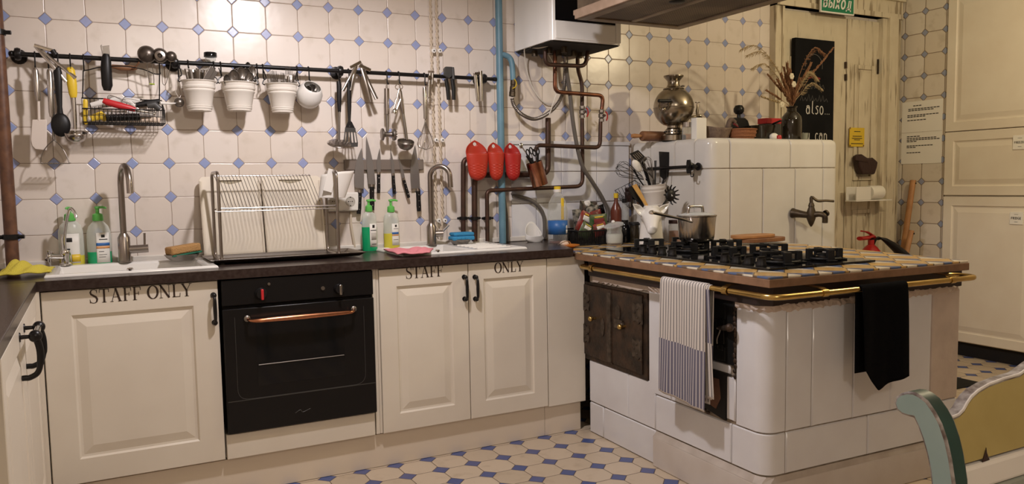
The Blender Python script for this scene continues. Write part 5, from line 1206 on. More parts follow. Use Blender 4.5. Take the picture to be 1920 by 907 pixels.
t = tongs('steel tongs over the rail with arms hanging right, beside the other pair', (676, 120), ((696, 191), (706, 186)), RY-0.020, wpx=3.8, m='brushed')
mb = MB(); mb.obox(Wp(684, 127, RY-0.026), (1, 0, -0.4), 0.030, (0, 1, 0), 0.005, (0.4, 0, 1), 0.008); mb.build('hinge', 'chrome', t, bevel=0.002)
t = thing('meat_mallet', 'grey metal meat mallet with a tubular handle hanging on the rail', 'mallet', Wp(725, 160), 0, UT)
mb = MB(); handle_tube(mb, [(724.5, 160), (724.5, 166)], 1.6); handle_tube(mb, [(724.8, 166), (725, 190), (725.6, 214)], [4.8, 4.8, 4.6], seg=14); mb.build('handle', 'brushed', t)
mb = MB(); handle_tube(mb, [(725.6, 213), (727, 246)], 2.6); mb.build('shaft', 'dull', t)
c = Wp(728, 252, YU); s = px(c); mb = MB(); h = 13.2*s; r = 11.5*s
mb.lathe([(0, -h), (r*0.9, -h), (r, -h+0.003), (r*0.98, -h+0.010), (r*0.42, -h+0.018), (r*0.36, 0), (r*0.42, h-0.018), (r*0.98, h-0.012), (r, h-0.004), (r*0.96, h), (0, h)], c, (1, -0.12, 0), 24)
for k in range(12): a = 2*PI*k/12; mb.tube([c+Vector((h, 0, 0))+Vector((0, math.cos(a)*r*0.82, math.sin(a)*r*0.82)), c+Vector((h+0.005, 0, 0))+Vector((0, math.cos(a)*r*0.82, math.sin(a)*r*0.82))], [0.004, 0.001], 5)
mb.build('head', 'dull', t)
t = thing('corkscrew', 'nickel lever corkscrew hanging between the mallet and the dark ladle', 'corkscrew', Wp(745, 160), 0, UT)
mb = MB(); mb.tube([Wp(748+7*math.cos(a), 163+5*math.sin(a), YU-0.014) for a in [2*PI*i/16 for i in range(16)]], 0.0022, 6, closed=True); mb.tube([Wp(748, 168, YU-0.014), Wp(742, 195, YU-0.016)], 0.004, 8); mb.build('crown', 'chrome', t)
mb = MB(); mb.tube([Wp(743, 186, YU-0.02), Wp(738.5, 204, YU-0.02)], 0.0045, 8); mb.tube([Wp(751, 186, YU-0.02), Wp(744, 205, YU-0.02)], 0.0045, 8); mb.build('lever_arm', 'steel', t)
mb = MB(); mb.tube([Wp(741, 203, YU-0.016), Wp(739.5, 208, YU-0.016), Wp(739, 213, YU-0.016)], [0.008, 0.014, 0.013], 12); mb.build('bell', 'chrome', t)
t = thing('ladle', 'dark steel ladle hanging at an angle beside the corkscrew', 'ladle', Wp(749, 165), 0, UT)
mb = MB(); handle_tube(mb, [(748.5, 165), (750, 172), (754, 200), (756, 213)], [2.6, 4.0, 4.2, 3], flat=0.7, up=(0, 1, 0)); mb.build('handle', 'brushed', t)
mb = MB(); handle_tube(mb, [(756, 212), (760, 240), (763, 262)], [2.6, 2.8, 2.6], flat=0.7, up=(0, 1, 0)); mb.build('shaft', 'dull', t)
c = Wp(761, 266, YU-0.03); s = px(c); r = 15.6*s; mb = MB(); mb.lathe([(r, 0.004), (r, 0), (r*0.95, -r*0.4), (r*0.7, -r*0.75), (r*0.35, -r*0.9), (0, -r*0.94)], c, (0.0, -0.45, 1), 24); mb.build('bowl', 'dull', t, solid=0.0016)
def balloon(mb, base, tip, rmax, n, wire, sq=1.0):
    a, b = Vector(base), Vector(tip); B = basis(b-a); X, Y = B.col[0], B.col[1]; d = (b-a)
    for k in range(n):
        an = PI*k/n; e = X*math.cos(an)+Y*math.sin(an)*sq; pts = []
        for i in range(25):
            f = i/24; tt = 2*f if f < 0.5 else 2-2*f; sg = 1 if f < 0.5 else -1
            rr_2 = rmax*math.sin(PI*min(1, tt**1.5)*0.5)*(1 if tt < 0.78 else math.sqrt(max(0, 1-((tt-0.78)/0.22)**2)))
            pts.append(a+d*(0.0+tt)+e*rr_2*sg)
        mb.tube(pts, wire, 5)
t = thing('balloon_whisk', 'steel balloon whisk hanging on the rail left of the twisted cables', 'whisk', Wp(796, 165), 0, UT)
mb = MB(); handle_tube(mb, [(795.5, 163), (796, 170), (797, 200), (797.5, 223)], [3, 4.0, 4.0, 3.4], YU-0.012, seg=12); mb.build('handle', 'steel', t)
mb = MB(); balloon(mb, Wp(797.5, 221, YU-0.012), Wp(798.5, 281, YU-0.014), 17.5*px(Wp(798, 250)), 6, 0.0011); mb.build('wires', 'steel', t)
t = thing('can_opener', 'steel can opener over the rail just right of the balloon whisk', 'opener', Wp(804, 140), 0, UT)
mb = MB(); handle_tube(mb, [(806, 137), (804, 160), (803, 182)], [3, 2.6, 2.2], RY-0.016); handle_tube(mb, [(811, 137), (810, 158)], [2.6, 2.2], RY-0.016); mb.build('arm', 'steel', t)
mb = MB(); mb.obox(Wp(808, 134.5, RY-0.016), (1, 0, 0), 0.016, (0, 1, 0), 0.004, (0, 0, 1), 0.005); mb.lathe([(0, 0), (0.012, 0), (0.012, 0.004), (0, 0.004)], Wp(806, 146, RY-0.02), (0, -1, 0), 14); mb.build('cutter', 'chrome', t, bevel=0.001)
mb = MB(); mb.tube([Wp(806+5.5*math.cos(a), 188+5*math.sin(a), RY-0.016) for a in [2*PI*i/16 for i in range(16)]], 0.0018, 6, closed=True); mb.build('key_ring', 'chrome', t)
t = thing('garlic_press', 'garlic press with two black handles hung over the rail right of the cables', 'press', Wp(838, 150), 0, UT)
for a, b in (((836, 148), (841, 187)), ((848, 148), (851, 187))): mb = MB(); handle_tube(mb, [a, ((a[0]+b[0])/2+1, 165), b], [4.0, 4.4, 3.6], RY-0.022, flat=0.7, up=(0, 1, 0)); mb.build('handle', 'black_plastic', t)
mb = MB(); mb.prism([Wp(u, v, RY-0.016) for u, v in ((831, 129), (834, 125.5), (846, 126), (846, 142), (840, 148), (831, 142))], (0, -1, 0), 0.016); handle_tube(mb, [(849, 126), (850, 150)], [2.6, 3.6], RY-0.02); mb.build('press_head', 'grey_plastic', t, bevel=0.002)
t = thing('nutcracker', 'steel nutcracker hung over the right end of the rail', 'nutcracker', Wp(897, 150), 0, UT)
for a, b in (((891, 140), (896, 190)), ((901, 133), (903, 190))): mb = MB(); handle_tube(mb, [a, b], [3.9, 3.2], RY-0.018, seg=10, flat=0.7, up=(0, 1, 0)); mb.build('handle', 'steel', t)
mb = MB(); mb.obox(Wp(894, 138, RY-0.018), (1, 0, 0.15), 0.018, (0, 1, 0), 0.006, (-0.15, 0, 1), 0.007); mb.build('jaw', 'brushed', t, bevel=0.002)

# ================================================================ KNIFE BAR
yb = -0.026
a, b = wy(645, 299, -0.012), wy(793, 318, -0.012)
tag(MB().box((a.x, -0.024, b.z), (b.x, -0.001, a.z)).build('magnetic_bar', 'magnet', bevel=0.003), 'grey magnetic knife bar screwed to the tiles under the rail', 'bar')
KN = (((678, 277), (665.5, 351), (682, 354), (674.5, 358), (672.6, 401), 5.0, 'wide chef knife with a black handle, first on the magnetic bar from the left', 0.35),
      ((686.5, 255.5), (690.5, 345), (704, 346), (697.6, 347), (697.8, 394), 5.0, 'longest carving knife with a black handle, second on the magnetic bar', 0.1),
      ((712, 277.5), (707, 323), (713.6, 323), (710, 324), (710, 362), 3.7, 'short narrow knife with a black handle, third on the magnetic bar', 0.4),
      ((731.5, 278), (734, 325), (740, 325), (737, 326), (739.6, 363), 3.7, 'small pointed knife with a black handle, fourth on the magnetic bar', 0.0),
      ((747, 293), (753, 334), (759, 333), (756.3, 334.5), (766.5, 370.5), 3.6, 'thin knife hanging aslant with a black handle, fifth on the magnetic bar', 0.0),
      ((778, 271), (771, 354), (787, 352), (783.8, 355), (785.6, 396), 5.0, 'broad chef knife with a black handle, last on the right of the magnetic bar', 0.3))
for tip, bl, br_, h0, h1, hw, lab, cv in KN:
    t = thing('kitchen_knife', lab, 'knife', Wp(*h0, yb), 0, 'knives on the magnetic bar')
    y = -0.0245
    T, L, Rr = Wp(*tip, y), Wp(*bl, y), Wp(*br_, y)
    n = 8; left = [L.lerp(T, i/n)+Vector((-1, 0, 0))*math.sin(PI*i/n)*(Rr-L).length*cv for i in range(n+1)]
    right = [T.lerp(Rr, i/n)+Vector((1, 0, 0))*math.sin(PI*i/n)*(Rr-L).length*(0.22 if cv < 0.2 else 0.12) for i in range(1, n+1)]
    MB().prism(left+right, (0, -1, 0), 0.0022).build('blade', 'blade', t, smooth=0)
    A, Bq = Wp(*h0, y-0.008), Wp(*h1, y-0.008); s = px(A); d = (Bq-A).normalized()
    mb = MB(); mb.tube([A-d*0.004, A+d*0.008], [hw*s*0.9, hw*s*0.95], 10, flat=0.8, up=(0, 1, 0)); mb.build('bolster', 'brushed', t)
    mb = MB(); mb.tube([A+d*0.006, A.lerp(Bq, 0.4), A.lerp(Bq, 0.75), Bq], [hw*s*0.92, hw*s*0.85, hw*s*0.95, hw*s*0.8], 10, flat=0.8, up=(0, 1, 0)); h = mb.build('handle', 'black_plastic', t)
    for f in (0.25, 0.52, 0.8): MB().ball(A.lerp(Bq, f)+Vector((0, -hw*s*0.72, 0)), 0.0022, 0.0012, 0.0022, 8, 6).build('rivet', 'steel', h)

# ================================================================ TWISTED CABLES AND INSULATORS
def twisted(label, pts, y=-0.022):
    P = [Wp(u, v, y) for u, v in pts]; fine = []
    for a, b in zip(P[:-1], P[1:]):
        n = int((b-a).length/0.004); fine += [a.lerp(b, i/n) for i in range(n)]
    mb = MB()
    for ph in (0, PI):
        mb.tube([p+Vector((math.cos(i*0.42+ph)*0.0042, math.sin(i*0.42+ph)*0.0042, 0)) for i, p in enumerate(fine)], 0.0038, 6)
    return tag(mb.build('twisted_cable', 'cable_cloth'), label, 'cable', 'twisted cables on the wall')
twisted('left one of two cream twisted cloth cables running down the tiled wall', [(806, -14), (808.8, 97), (813.5, 264), (818.4, 414), (820, 440)])
twisted('right one of two cream twisted cloth cables running down the tiled wall', [(817, -14), (820.2, 97), (825.3, 264), (829.8, 414), (826, 446)])
for (u, v) in ((808.8, 97), (820.2, 97), (813.5, 263), (825.3, 263), (818.4, 413), (829.8, 413)):
    c = Wp(u, v, -0.001); mb = MB(); mb.lathe([(0.0105, 0), (0.011, 0.010), (0.007, 0.014), (0.007, 0.020), (0.0115, 0.026), (0.0105, 0.034), (0.004, 0.036), (0.0, 0.036)], c, (0, -1, 0), 16)
    row = {97: 'above the rail', 263: 'level with the meat ladle', 413: 'just above the worktop'}[v]; side = 'left' if u in (808.8, 813.5, 818.4) else 'right'
    t = tag(mb.build('insulator', 'white'), 'white ceramic insulator of the %s twisted cable %s' % (side, row), 'insulator', 'cable insulators')
    MB().lathe([(0, 0.0385), (0.0035, 0.038), (0.0035, 0.035)], c, (0, -1, 0), 8).build('screw', 'dark', t)

# ================================================================ SOCKET
a, b = wy(611, 361, -0.02), wy(672, 395, -0.02)
t = thing('wall_socket', 'white double wall socket behind the dish rack cup', 'socket', ((a.x+b.x)/2, -0.01, b.z))
MB().box((a.x, -0.040, b.z), (b.x, -0.001, a.z)).build('back_box', 'white_plastic', t, bevel=0.008, seg=3)
for u in (627, 657):
    c = wy(u, 377.5, -0.0405); mb = MB(); mb.lathe([(0.0235, 0.0), (0.0235, 0.0015), (0.020, 0.0015), (0.0185, -0.0), (0.0, -0.0)], c, (0, -1, 0), 24); f = mb.build('socket_face', 'socket_hole', t)
    mb = MB()
    for dx in (-0.009, 0.009): mb.lathe([(0.0026, 0), (0.0026, 0.0008), (0, 0.0008)], c+Vector((dx, -0.0004, 0)), (0, -1, 0), 10)
    mb.lathe([(0.0018, 0), (0.0018, 0.0008), (0, 0.0008)], c+Vector((0, -0.0004, 0)), (0, -1, 0), 8)
    mb.box((c.x-0.003, c.y-0.002, c.z+0.018), (c.x+0.003, c.y-0.0004, c.z+0.0225)); mb.box((c.x-0.003, c.y-0.002, c.z-0.0225), (c.x+0.003, c.y-0.0004, c.z-0.018)); mb.build('pin_hole', 'dark', f, smooth=0)
tag(MB().tube(smooth_pts([Wp(658, 396, -0.012), Wp(658, 420, -0.012), Wp(662, 445, -0.012), Wp(665, 463, -0.012)], 4), 0.006, 8).build('socket_cable', 'cable_cloth'), 'short beige cable running down from the white socket to the worktop', 'cable')
# ================================================================ SINKS
def sink(label, o, x0, x1, y0, y1, drain_right):
    t = thing('sink', label, 'sink', ((x0+x1)/2, (y0+y1)/2, ZW1)); z = ZW1+0.0005; ox0, ox1, oy0, oy1 = o; e = 0.004
    mb = MB(); def_r = lambda a, b, c, d, zz: [Vector((a, c, zz)), Vector((b, c, zz)), Vector((b, d, zz)), Vector((a, d, zz))]
    bx1 = ox1-e if not drain_right else ox0+(ox1-ox0)*0.60
    rings = [def_r(x0, x1, y0, y1, z), def_r(x0, x1, y0, y1, z+0.006), def_r(x0+0.006, x1-0.006, y0+0.006, y1-0.006, z+0.010), def_r(ox0+e+0.004, bx1-0.004, oy0+e, oy1-e, z+0.009), def_r(ox0+e+0.012, bx1-0.012, oy0+e+0.008, oy1-e-0.008, z+0.001), def_r(ox0+e+0.03, bx1-0.03, oy0+0.03, oy1-0.03, z-0.14)]
    for r in rings: mb.v += r
    for i in range(len(rings)-1):
        for k in range(4): mb.f.append((i*4+k, i*4+(k+1) % 4, (i+1)*4+(k+1) % 4, (i+1)*4+k))
    mb.f.append(tuple((len(rings)-1)*4+k for k in range(4)))
    mb.build('basin', 'white', t, smooth=0, bevel=0.004, seg=3)
    if drain_right:
        mb = MB()
        for k in range(7): y = oy0+0.05+(oy1-oy0-0.1)*k/6; mb.tube([(bx1+0.03, y, z+0.0085), (x1-0.05, y, z+0.0085)], 0.004, 8)
        mb.build('drainer_rib', 'white', t)
    mb = MB(); cx = (ox0+bx1)/2; mb.lathe([(0.04, 0.002), (0.038, 0.004), (0.02, 0.002), (0, 0.001)], (cx, (oy0+oy1)/2, z-0.14), seg=20); mb.build('drain', 'chrome', t)
    return t
sk1 = sink('white inset sink at the left, below the wire basket', S1, -1.908, -1.322, -0.500, -0.072, False)
p = wy(243, 500, -0.45); MB().lathe([(0.010, 0), (0.012, 0.006), (0.009, 0.010), (0, 0.011)], (p.x, -0.487, ZW1+0.0095), seg=14).build('plug_knob', 'chrome', sk1)
sk2 = sink('white inset sink at the right with a ribbed drainer, in front of the pipes', S2, -0.560, 0.060, -0.480, -0.045, True)
p = wy(819, 468, -0.46); MB().lathe([(0.010, 0), (0.012, 0.006), (0.009, 0.010), (0, 0.011)], (p.x, -0.467, ZW1+0.0095), seg=14).build('plug_knob', 'chrome', sk2)
ZS = ZW1+0.0105
def gooseneck(label, u, y, vbody, vneck, end, arc_dir, R, m='brushed'):
    b = wy(u, 480, y); s = mpp(b); x = b.x; t = thing('kitchen_tap', label, 'tap', (x, y, ZS)); zb = wy(u, vbody, y).z; zt_ = wy(u, vneck, y).z
    mb = MB(); mb.lathe([(0.0, 0), (0.026, 0), (0.026, 0.004), (0.0235, 0.006), (0.0235, zb-ZS-0.018), (0.014, zb-ZS)], (x, y, ZS), seg=20); mb.build('tap_body', m, t)
    d = Vector(arc_dir).normalized(); c = Vector((x, y, zt_-R))+d*R; pts = [Vector((x, y, zb-0.004))]
    pts += [c-d*R*math.cos(a)+Vector((0, 0, 1))*R*math.sin(a) for a in [PI*1.0*i/16 for i in range(17)]]
    pts += [pts[-1]+Vector((0, 0, -end))+d*0.003]
    mb = MB(); mb.tube(pts, 0.0125, 14); mb.build('spout', m, t); return t, x, zb, s
t, x, zb, s = gooseneck('tall brushed steel gooseneck tap behind the left sink', 234, -0.105, 437, 312, 0.035, (0.18, -1, 0), 0.075)
mb = MB(); mb.tube([(x+0.018, -0.105, ZS+0.052), (x+0.090, -0.112, ZS+0.054)], 0.017, 14); mb.tube([(x+0.076, -0.112, ZS+0.062), (x+0.078, -0.112, ZS+0.118)], 0.0045, 8); mb.build('tap_lever', 'brushed', t)
t, x, zb, s = gooseneck('tall brushed steel gooseneck tap behind the right sink', 810, -0.072, 418, 312, 0.055, (1, -0.75, 0), 0.050)
mb = MB(); mb.tube([(x+0.018, -0.072, ZS+0.056), (x+0.058, -0.085, ZS+0.057)], 0.016, 14); mb.tube([(x+0.05, -0.085, ZS+0.062), (x+0.085, -0.095, ZS+0.098)], 0.005, 8); mb.build('tap_lever', 'brushed', t)
# small chrome filtered-water tap
p = wy(124, 492, -0.10); x = p.x; t = thing('filter_tap', 'small chrome drinking-water tap at the left corner of the left sink', 'tap', (x, -0.10, ZS))
mb = MB(); mb.lathe([(0, 0), (0.024, 0), (0.024, 0.007), (0.017, 0.012), (0.016, 0.035), (0.020, 0.045), (0.016, 0.060), (0.0, 0.063)], (x, -0.10, ZS), seg=16); mb.tube([(x-0.01, -0.105, ZS+0.035), (x-0.052, -0.12, ZS+0.040)], 0.010, 12); mb.build('tap_body', 'chrome', t)
mb = MB(); c = Vector((x-0.056, -0.121, ZS+0.041))
for a in (0.3, 0.3+PI/2): d = Vector((0.25*math.cos(a), -0.2*math.cos(a), math.sin(a)))+Vector((0, 0.6*math.cos(a), 0)); mb.tube([c-d.normalized()*0.024, c+d.normalized()*0.024], 0.006, 8)
mb.ball(c, 0.011, seg=10, rings=8); mb.build('cross_handle', 'chrome', t)
mb = MB(); q = [wy(u, v, -0.10-k*0.01) for k, (u, v) in enumerate(((123, 472), (121, 450), (124, 420), (128, 400), (133, 391), (139, 396), (143, 408)))]; mb.tube(smooth_pts(q, 4), 0.0062, 10); mb.build('spout', 'chrome', t)

# ================================================================ SOAP BOTTLES
def soap(label, uL, uR, vsh, vneck, vtop, y, fill, liq, spout, lab):
    cu = (uL+uR)/2; c = wy(cu, vneck, y); s = mpp(c); w_ = (uR-uL)/2*s; x = c.x; zs_, zn, ztp = wy(cu, vsh, y).z, wy(cu, vneck, y).z, wy(cu, vtop, y).z
    z0 = ZW1+0.0005; H = zn-z0; k = 0.62; t = thing('soap_bottle', label, 'bottle', (x, y, z0)); hs = zs_-z0
    prof = [(0, 0), (w_*0.92, 0), (w_, 0.006), (w_, hs*0.75), (w_*0.97, hs*0.9), (w_*0.82, hs+(H-hs)*0.25), (w_*0.5, hs+(H-hs)*0.72), (w_*0.34, H*0.985), (w_*0.34, H)]
    MB().lathe(prof, (x, y, z0), seg=28, up=(0, 1, 0), sy=k).build('bottle_body', 'haze', t)
    f = H*fill; MB().lathe([(0, 0.001), (w_*0.93, 0.0005), (w_*1.006, 0.006), (w_*1.006, min(f, hs*0.75)), (w_*(1.006 if f < hs*.76 else .985), f), (0, f)], (x, y, z0), seg=28, up=(0, 1, 0), sy=k).build('liquid', liq, t)
    mb = MB(); mb.lathe([(w_*0.44, -0.004), (w_*0.48, 0.0), (w_*0.44, 0.022), (w_*0.30, 0.026), (w_*0.16, 0.028), (w_*0.16, ztp-zn-0.008)], (x, y, zn), seg=18); mb.build('pump_collar', 'green', t)
    mb = MB(); mb.lathe([(0, 0.002), (0.010, 0.0), (0.011, -0.008), (0.007, -0.010)], (x, y, ztp), seg=14); mb.tube([(x, y, ztp-0.004), (x+spout*0.020, y-0.004, ztp-0.003), (x+spout*0.033, y-0.006, ztp-0.007)], [0.006, 0.005, 0.0038], 8); mb.build('pump_head', 'green', t)
    # label: curved patch on the front
    a0, a1, zl0, zl1 = lab; mb = MB()
    lp_ = lambda i, j, e=0.0012: (x+(w_+e)*math.sin(a0+(a1-a0)*i), y-(w_+e)*k*math.cos(a0+(a1-a0)*i), z0+zl0+(zl1-zl0)*j)
    mb.grid(lambda i, j: lp_(i, j), 10, 3); lb = mb.build('label', 'label_white', t, solid=0.0004)
    def band(i0, i1, j0, j1, m, nm='label_print'):
        MB().grid(lambda i, j: lp_(i0+(i1-i0)*i, j0+(j1-j0)*j, 0.0018), 8, 1).build(nm, m, lb, solid=0.0003)
    return t, band
t, band = soap('left soap bottle of yellowish liquid behind the little chrome tap, green pump', 110, 152, 425, 412, 388, -0.055, 0.24, 'yellow_liquid', -0.4, (-0.9, 0.7, 0.015, 0.135))
band(0.15, 0.62, 0.72, 0.86, 'ink'); band(0.3, 0.5, 0.45, 0.5, 'ink'); band(0.55, 1.0, 0.05, 0.30, 'yellow')
t, band = soap('soap bottle of green liquid with a printed label, left of the left gooseneck tap', 163, 204, 428, 412, 387, -0.060, 0.30, 'green_liquid', 1, (-0.25, 0.95, 0.012, 0.135))
band(0.0, 1.0, 0.56, 0.66, 'label_blue'); band(0.0, 1.0, 0.47, 0.55, 'label_orange'); band(0.35, 0.6, 0.84, 0.93, 'ink'); band(0.2, 0.8, 0.76, 0.79, 'ink'); band(0.15, 0.5, 0.36, 0.38, 'ink'); band(0.15, 0.7, 0.26, 0.275, 'ink'); band(0.15, 0.6, 0.18, 0.195, 'ink')
t, band = soap('soap bottle of deep green liquid right of the dish rack, below the knives', 677, 706, 404, 395, 374, -0.10, 0.60, 'green_liquid', 1, (-0.15, 1.0, 0.02, 0.13))
band(0.3, 0.6, 0.82, 0.95, 'ink'); band(0.1, 0.85, 0.70, 0.73, 'ink'); band(0.15, 0.85, 0.30, 0.60, 'socket_hole'); band(0.2, 0.8, 0.10, 0.13, 'ink')
t, band = soap('soap bottle of yellow liquid with a blue and orange label band, below the knives', 718, 748, 404, 396, 374, -0.06, 0.42, 'yellow_liquid', 1, (-0.15, 0.95, 0.02, 0.125))
band(0.0, 0.9, 0.50, 0.60, 'label_blue'); band(0.0, 0.9, 0.43, 0.49, 'label_orange'); band(0.35, 0.6, 0.84, 0.94, 'ink'); band(0.2, 0.85, 0.75, 0.77, 'ink'); band(0.15, 0.8, 0.25, 0.27, 'ink')

# ================================================================ CLOTHS AND SPONGES
def cloth(name, label, poly, z, m, amp=0.008, seed=1, th=0.004, cat='cloth'):
    """crumpled cloth lying on a surface; poly: four corner points (x, y)"""
    rn = random.Random(seed); ph = [rn.uniform(0, 6) for _ in range(6)]
    A, B, C_, D = [Vector((*p, 0)) for p in poly]
    def f(i, j):
        p = (A*(1-i)+B*i)*(1-j)+(D*(1-i)+C_*i)*j
        e = 0.012*math.sin(7*i+ph[0])*(j*(1-j)*4*0+1)*(1 if j in (0, 1) else 0.4)
        h = amp*(0.9+0.5*math.sin(9*i+ph[1]+2*j)+0.5*math.sin(6*j+ph[2]+5*i)+0.4*math.sin(17*i-9*j+ph[3]))*min(1, 5*i*(1-i)+0.25)*min(1, 5*j*(1-j)+0.25)
        return Vector((p.x+e*0.4, p.y+e, z+th/2+0.001+max(0, h)))
    return tag(MB().grid(f, 36, 18).build(name, m, solid=th, smooth=60), label, cat)
cloth('cleaning_cloth', 'crumpled yellow cleaning cloth on the corner of the left worktop', [(-2.07, -0.46), (-1.89, -0.43), (-1.885, -0.25), (-2.05, -0.24)], ZS, 'yellow_cloth', 0.020, 3)
cloth('cleaning_cloth', 'folded pink cleaning cloth at the left edge of the right sink', [(-0.60, -0.52), (-0.46, -0.545), (-0.36, -0.34), (-0.57, -0.25)], ZS, 'pink_cloth', 0.007, 8, 0.006)
def soap_dish(name, label, x, y, z, rx_, ry_, h):
    mb = MB(); mb.lathe([(0, 0), (0.6, 0), (0.85, h*0.5), (1.0, h), (0.97, h), (0.8, h*0.55), (0.55, h*0.2), (0, h*0.2)], (x, y, z), seg=28, up=(0, 1, 0)); c = Vector((x, y, z))
    mb.v = [Vector((x+(p.x-x)*rx_, y+(p.y-y)*ry_, p.z)) for p in mb.v]; return tag(mb.build(name, 'dull'), label, 'dish')
p = wy(341, 476, -0.17); soap_dish('sponge_dish', 'oval metal dish under the tan sponge at the right corner of the left sink', p.x, -0.17, ZS, 0.070, 0.050, 0.026)
t = thing('kitchen_sponge', 'tan sponge with a green scouring layer on the metal dish by the left sink', 'sponge', (p.x, -0.17, ZS+0.022))
mz = Matrix.Translation(Vector((p.x+0.003, -0.17, ZS+0.020))) @ Matrix.Rotation(-0.10, 4, 'Y') @ Matrix.Rotation(0.35, 4, 'Z')
MB().box((-0.058, -0.034, 0.010), (0.070, 0.034, 0.044), mz).build('foam', 'tan_sponge', t, bevel=0.008, seg=3)
MB().box((-0.054, -0.033, 0.002), (0.072, 0.033, 0.010), mz).build('scouring_pad', 'scour', t, bevel=0.003)
p = wy(863, 455, -0.13); soap_dish('sponge_dish', 'oval metal dish under the blue sponge behind the right sink', p.x, -0.13, ZS, 0.058, 0.045, 0.026)
mz = Matrix.Translation(Vector((p.x+0.004, -0.13, ZS+0.021)))
t = thing('kitchen_sponge', 'bright blue sponge on a metal dish behind the right sink', 'sponge', mz.translation)
MB().box((-0.056, -0.036, 0.0), (0.062, 0.036, 0.022), mz).build('foam', 'blue_sponge', t, bevel=0.008, seg=3)
MB().box((-0.050, -0.034, 0.0225), (0.060, 0.034, 0.040), mz).build('folded_layer', 'blue_sponge', t, bevel=0.007, seg=3)

# ================================================================ DISH RACK, TRAYS BEHIND IT
zk = ZW1+0.001
def plate_tray(label, x0, x1, zt_, hx):
    t = thing('drying_tray', label, 'tray', ((x0+x1)/2, -0.08, zk), 0, 'cream trays leaning on the wall')
    lean = 0.075
    P = lambda x, z, d=0.0: Vector((x, -0.112+lean*(z-zk)/(zt_-zk)-d, z))
    mb = MB(); r = 0.02; zs_ = wy(420, 341, -0.05).z; sw, sh = 0.052, 0.0105
    # board with a rounded outline and an oval finger slot
    o2 = []
    for cx, cz, a0 in ((x1-r, zt_-r, 0), (x0+r, zt_-r, PI/2), (x0+0.006, zk+0.006, PI), (x1-0.006, zk+0.006, 3*PI/2)):
        rr2 = r if cz > zk+0.01 else 0.006
        o2 += [(cx+rr2*math.cos(a0+PI/2*i/5), cz+rr2*math.sin(a0+PI/2*i/5)) for i in range(6)]
    n = len(o2); inn = []
    for x, z in o2:
        a = math.atan2((z-zs_)/0.03, (x-hx)/0.1); ca, sa_ = math.cos(a), math.sin(a); q = max(abs(ca)**6+abs(sa_)**6, 1e-6)**(-1/6)
        inn.append((hx+sw*ca*q*0.98, zs_+sh*sa_*q*0.98))
    th = 0.010
    vs = [P(x, z) for x, z in o2]+[P(x, z) for x, z in inn]+[P(x, z, th) for x, z in o2]+[P(x, z, th) for x, z in inn]
    fs = []
    for k in range(n):
        k2 = (k+1) % n; fs += [(k, k2, n+k2, n+k), (2*n+k, 3*n+k, 3*n+k2, 2*n+k2), (k, 2*n+k, 2*n+k2, k2), (n+k, n+k2, 3*n+k2, 3*n+k)]
    mb.add(vs, fs); mb.build('tray_board', 'cream_plastic', t, smooth=0); MB().prism([P(x, z, .001) for x, z in inn], (0, -1, 0), .002).build('slot_shade_plate', 'tray_slot', t, smooth=0)  # olive plate closes the slot, its colour standing for the shade behind
    for xx in (x0+.006, x1-.006): MB().tube([P(xx, zk+0.012, th), P(xx, zt_-0.02, th)], 0.005, 8).build('raised_rim', 'cream_plastic', t)
    return t
xt0, xt1, xt2 = wy(377, 400, -0.07).x, wy(492, 400, -0.07).x, wy(605, 400, -0.07).x; ztr = wy(430, 331, -0.045).z
plate_tray('left one of two cream plastic trays leaning on the wall behind the dish rack', xt0, xt1-0.002, ztr, wy(431, 341, -0.05).x)
plate_tray('right one of two cream plastic trays leaning on the wall behind the dish rack', xt1+0.004, xt2, ztr, wy(544, 341, -0.05).x)
t = thing('dish_rack', 'two-tier steel wire dish rack standing on a drip tray on the worktop', 'rack', (-1.04, -0.22, zk))
x0, x1, yf, yb_ = -1.285, -0.796, -0.315, -0.135
mb = MB(); tp = [Vector((a, b, zk+0.004)) for a, b in ((x0-0.03, yf-0.055), (x1+0.075, yf-0.055), (x1+0.075, yb_+0.002), (x0-0.03, yb_+0.002))]
ti = [Vector((a, b, zk+0.020)) for a, b in ((x0-0.055, yf-0.08), (x1+0.10, yf-0.08), (x1+0.10, yb_+0.012), (x0-0.055, yb_+0.012))]
tb = [p+Vector((0, 0, 0.003)) for p in tp]; tj = [Vector((p.x*1.0, p.y, p.z+0.001)) for p in ti]
mb.add(tp+ti+tb+tj, [(3, 2, 1, 0)]+[(k, (k+1) % 4, 4+(k+1) % 4, 4+k) for k in range(4)]+[(8, 9, 10, 11)]+[(8+k, 12+k, 12+(k+1) % 4, 8+(k+1) % 4) for k in range(4)]+[(4+k, 4+(k+1) % 4, 12+(k+1) % 4, 12+k) for k in range(4)])
for a in (x0, x1+0.03): mb.box((a-0.008, yf-0.02, zk), (a+0.008, yf, zk+0.005))
tr = mb.build('drip_tray', 'steel', t, smooth=0, bevel=0.0015)
zr1 = wy(416, 323, yf).z; zr2 = wy(637, 321, yf).z
for x, zt_, nm in ((x0, zr1, 'left'), (x1, zr2, 'right')):
    pts = round_path([(x, yf, zk+0.012), (x, yf, zt_), (x, yb_, zt_), (x, yb_, zk+0.012), (x, yf+0.03, zk+0.010)], 0.03, 6); mb = MB(); mb.tube(pts, 0.0068, 12); mb.build('side_frame', 'brushed', t)
zsh = wy(520, 388, yf).z; ztop_ = wy(520, 329, yb_).z; zlow = zsh-0.012
mb = MB(); mb.tube([(x0, yf+0.006, zsh), (x1, yf+0.006, zsh)], 0.0030, 8); mb.tube([(x0+0.004, yb_-0.005, ztop_), (x1-0.07, yb_-0.005, ztop_)], 0.0024, 8); mb.tube([(x0-0.012, yf-0.03, zlow), (x1-0.02, yf-0.03, zlow)], 0.0020, 8)
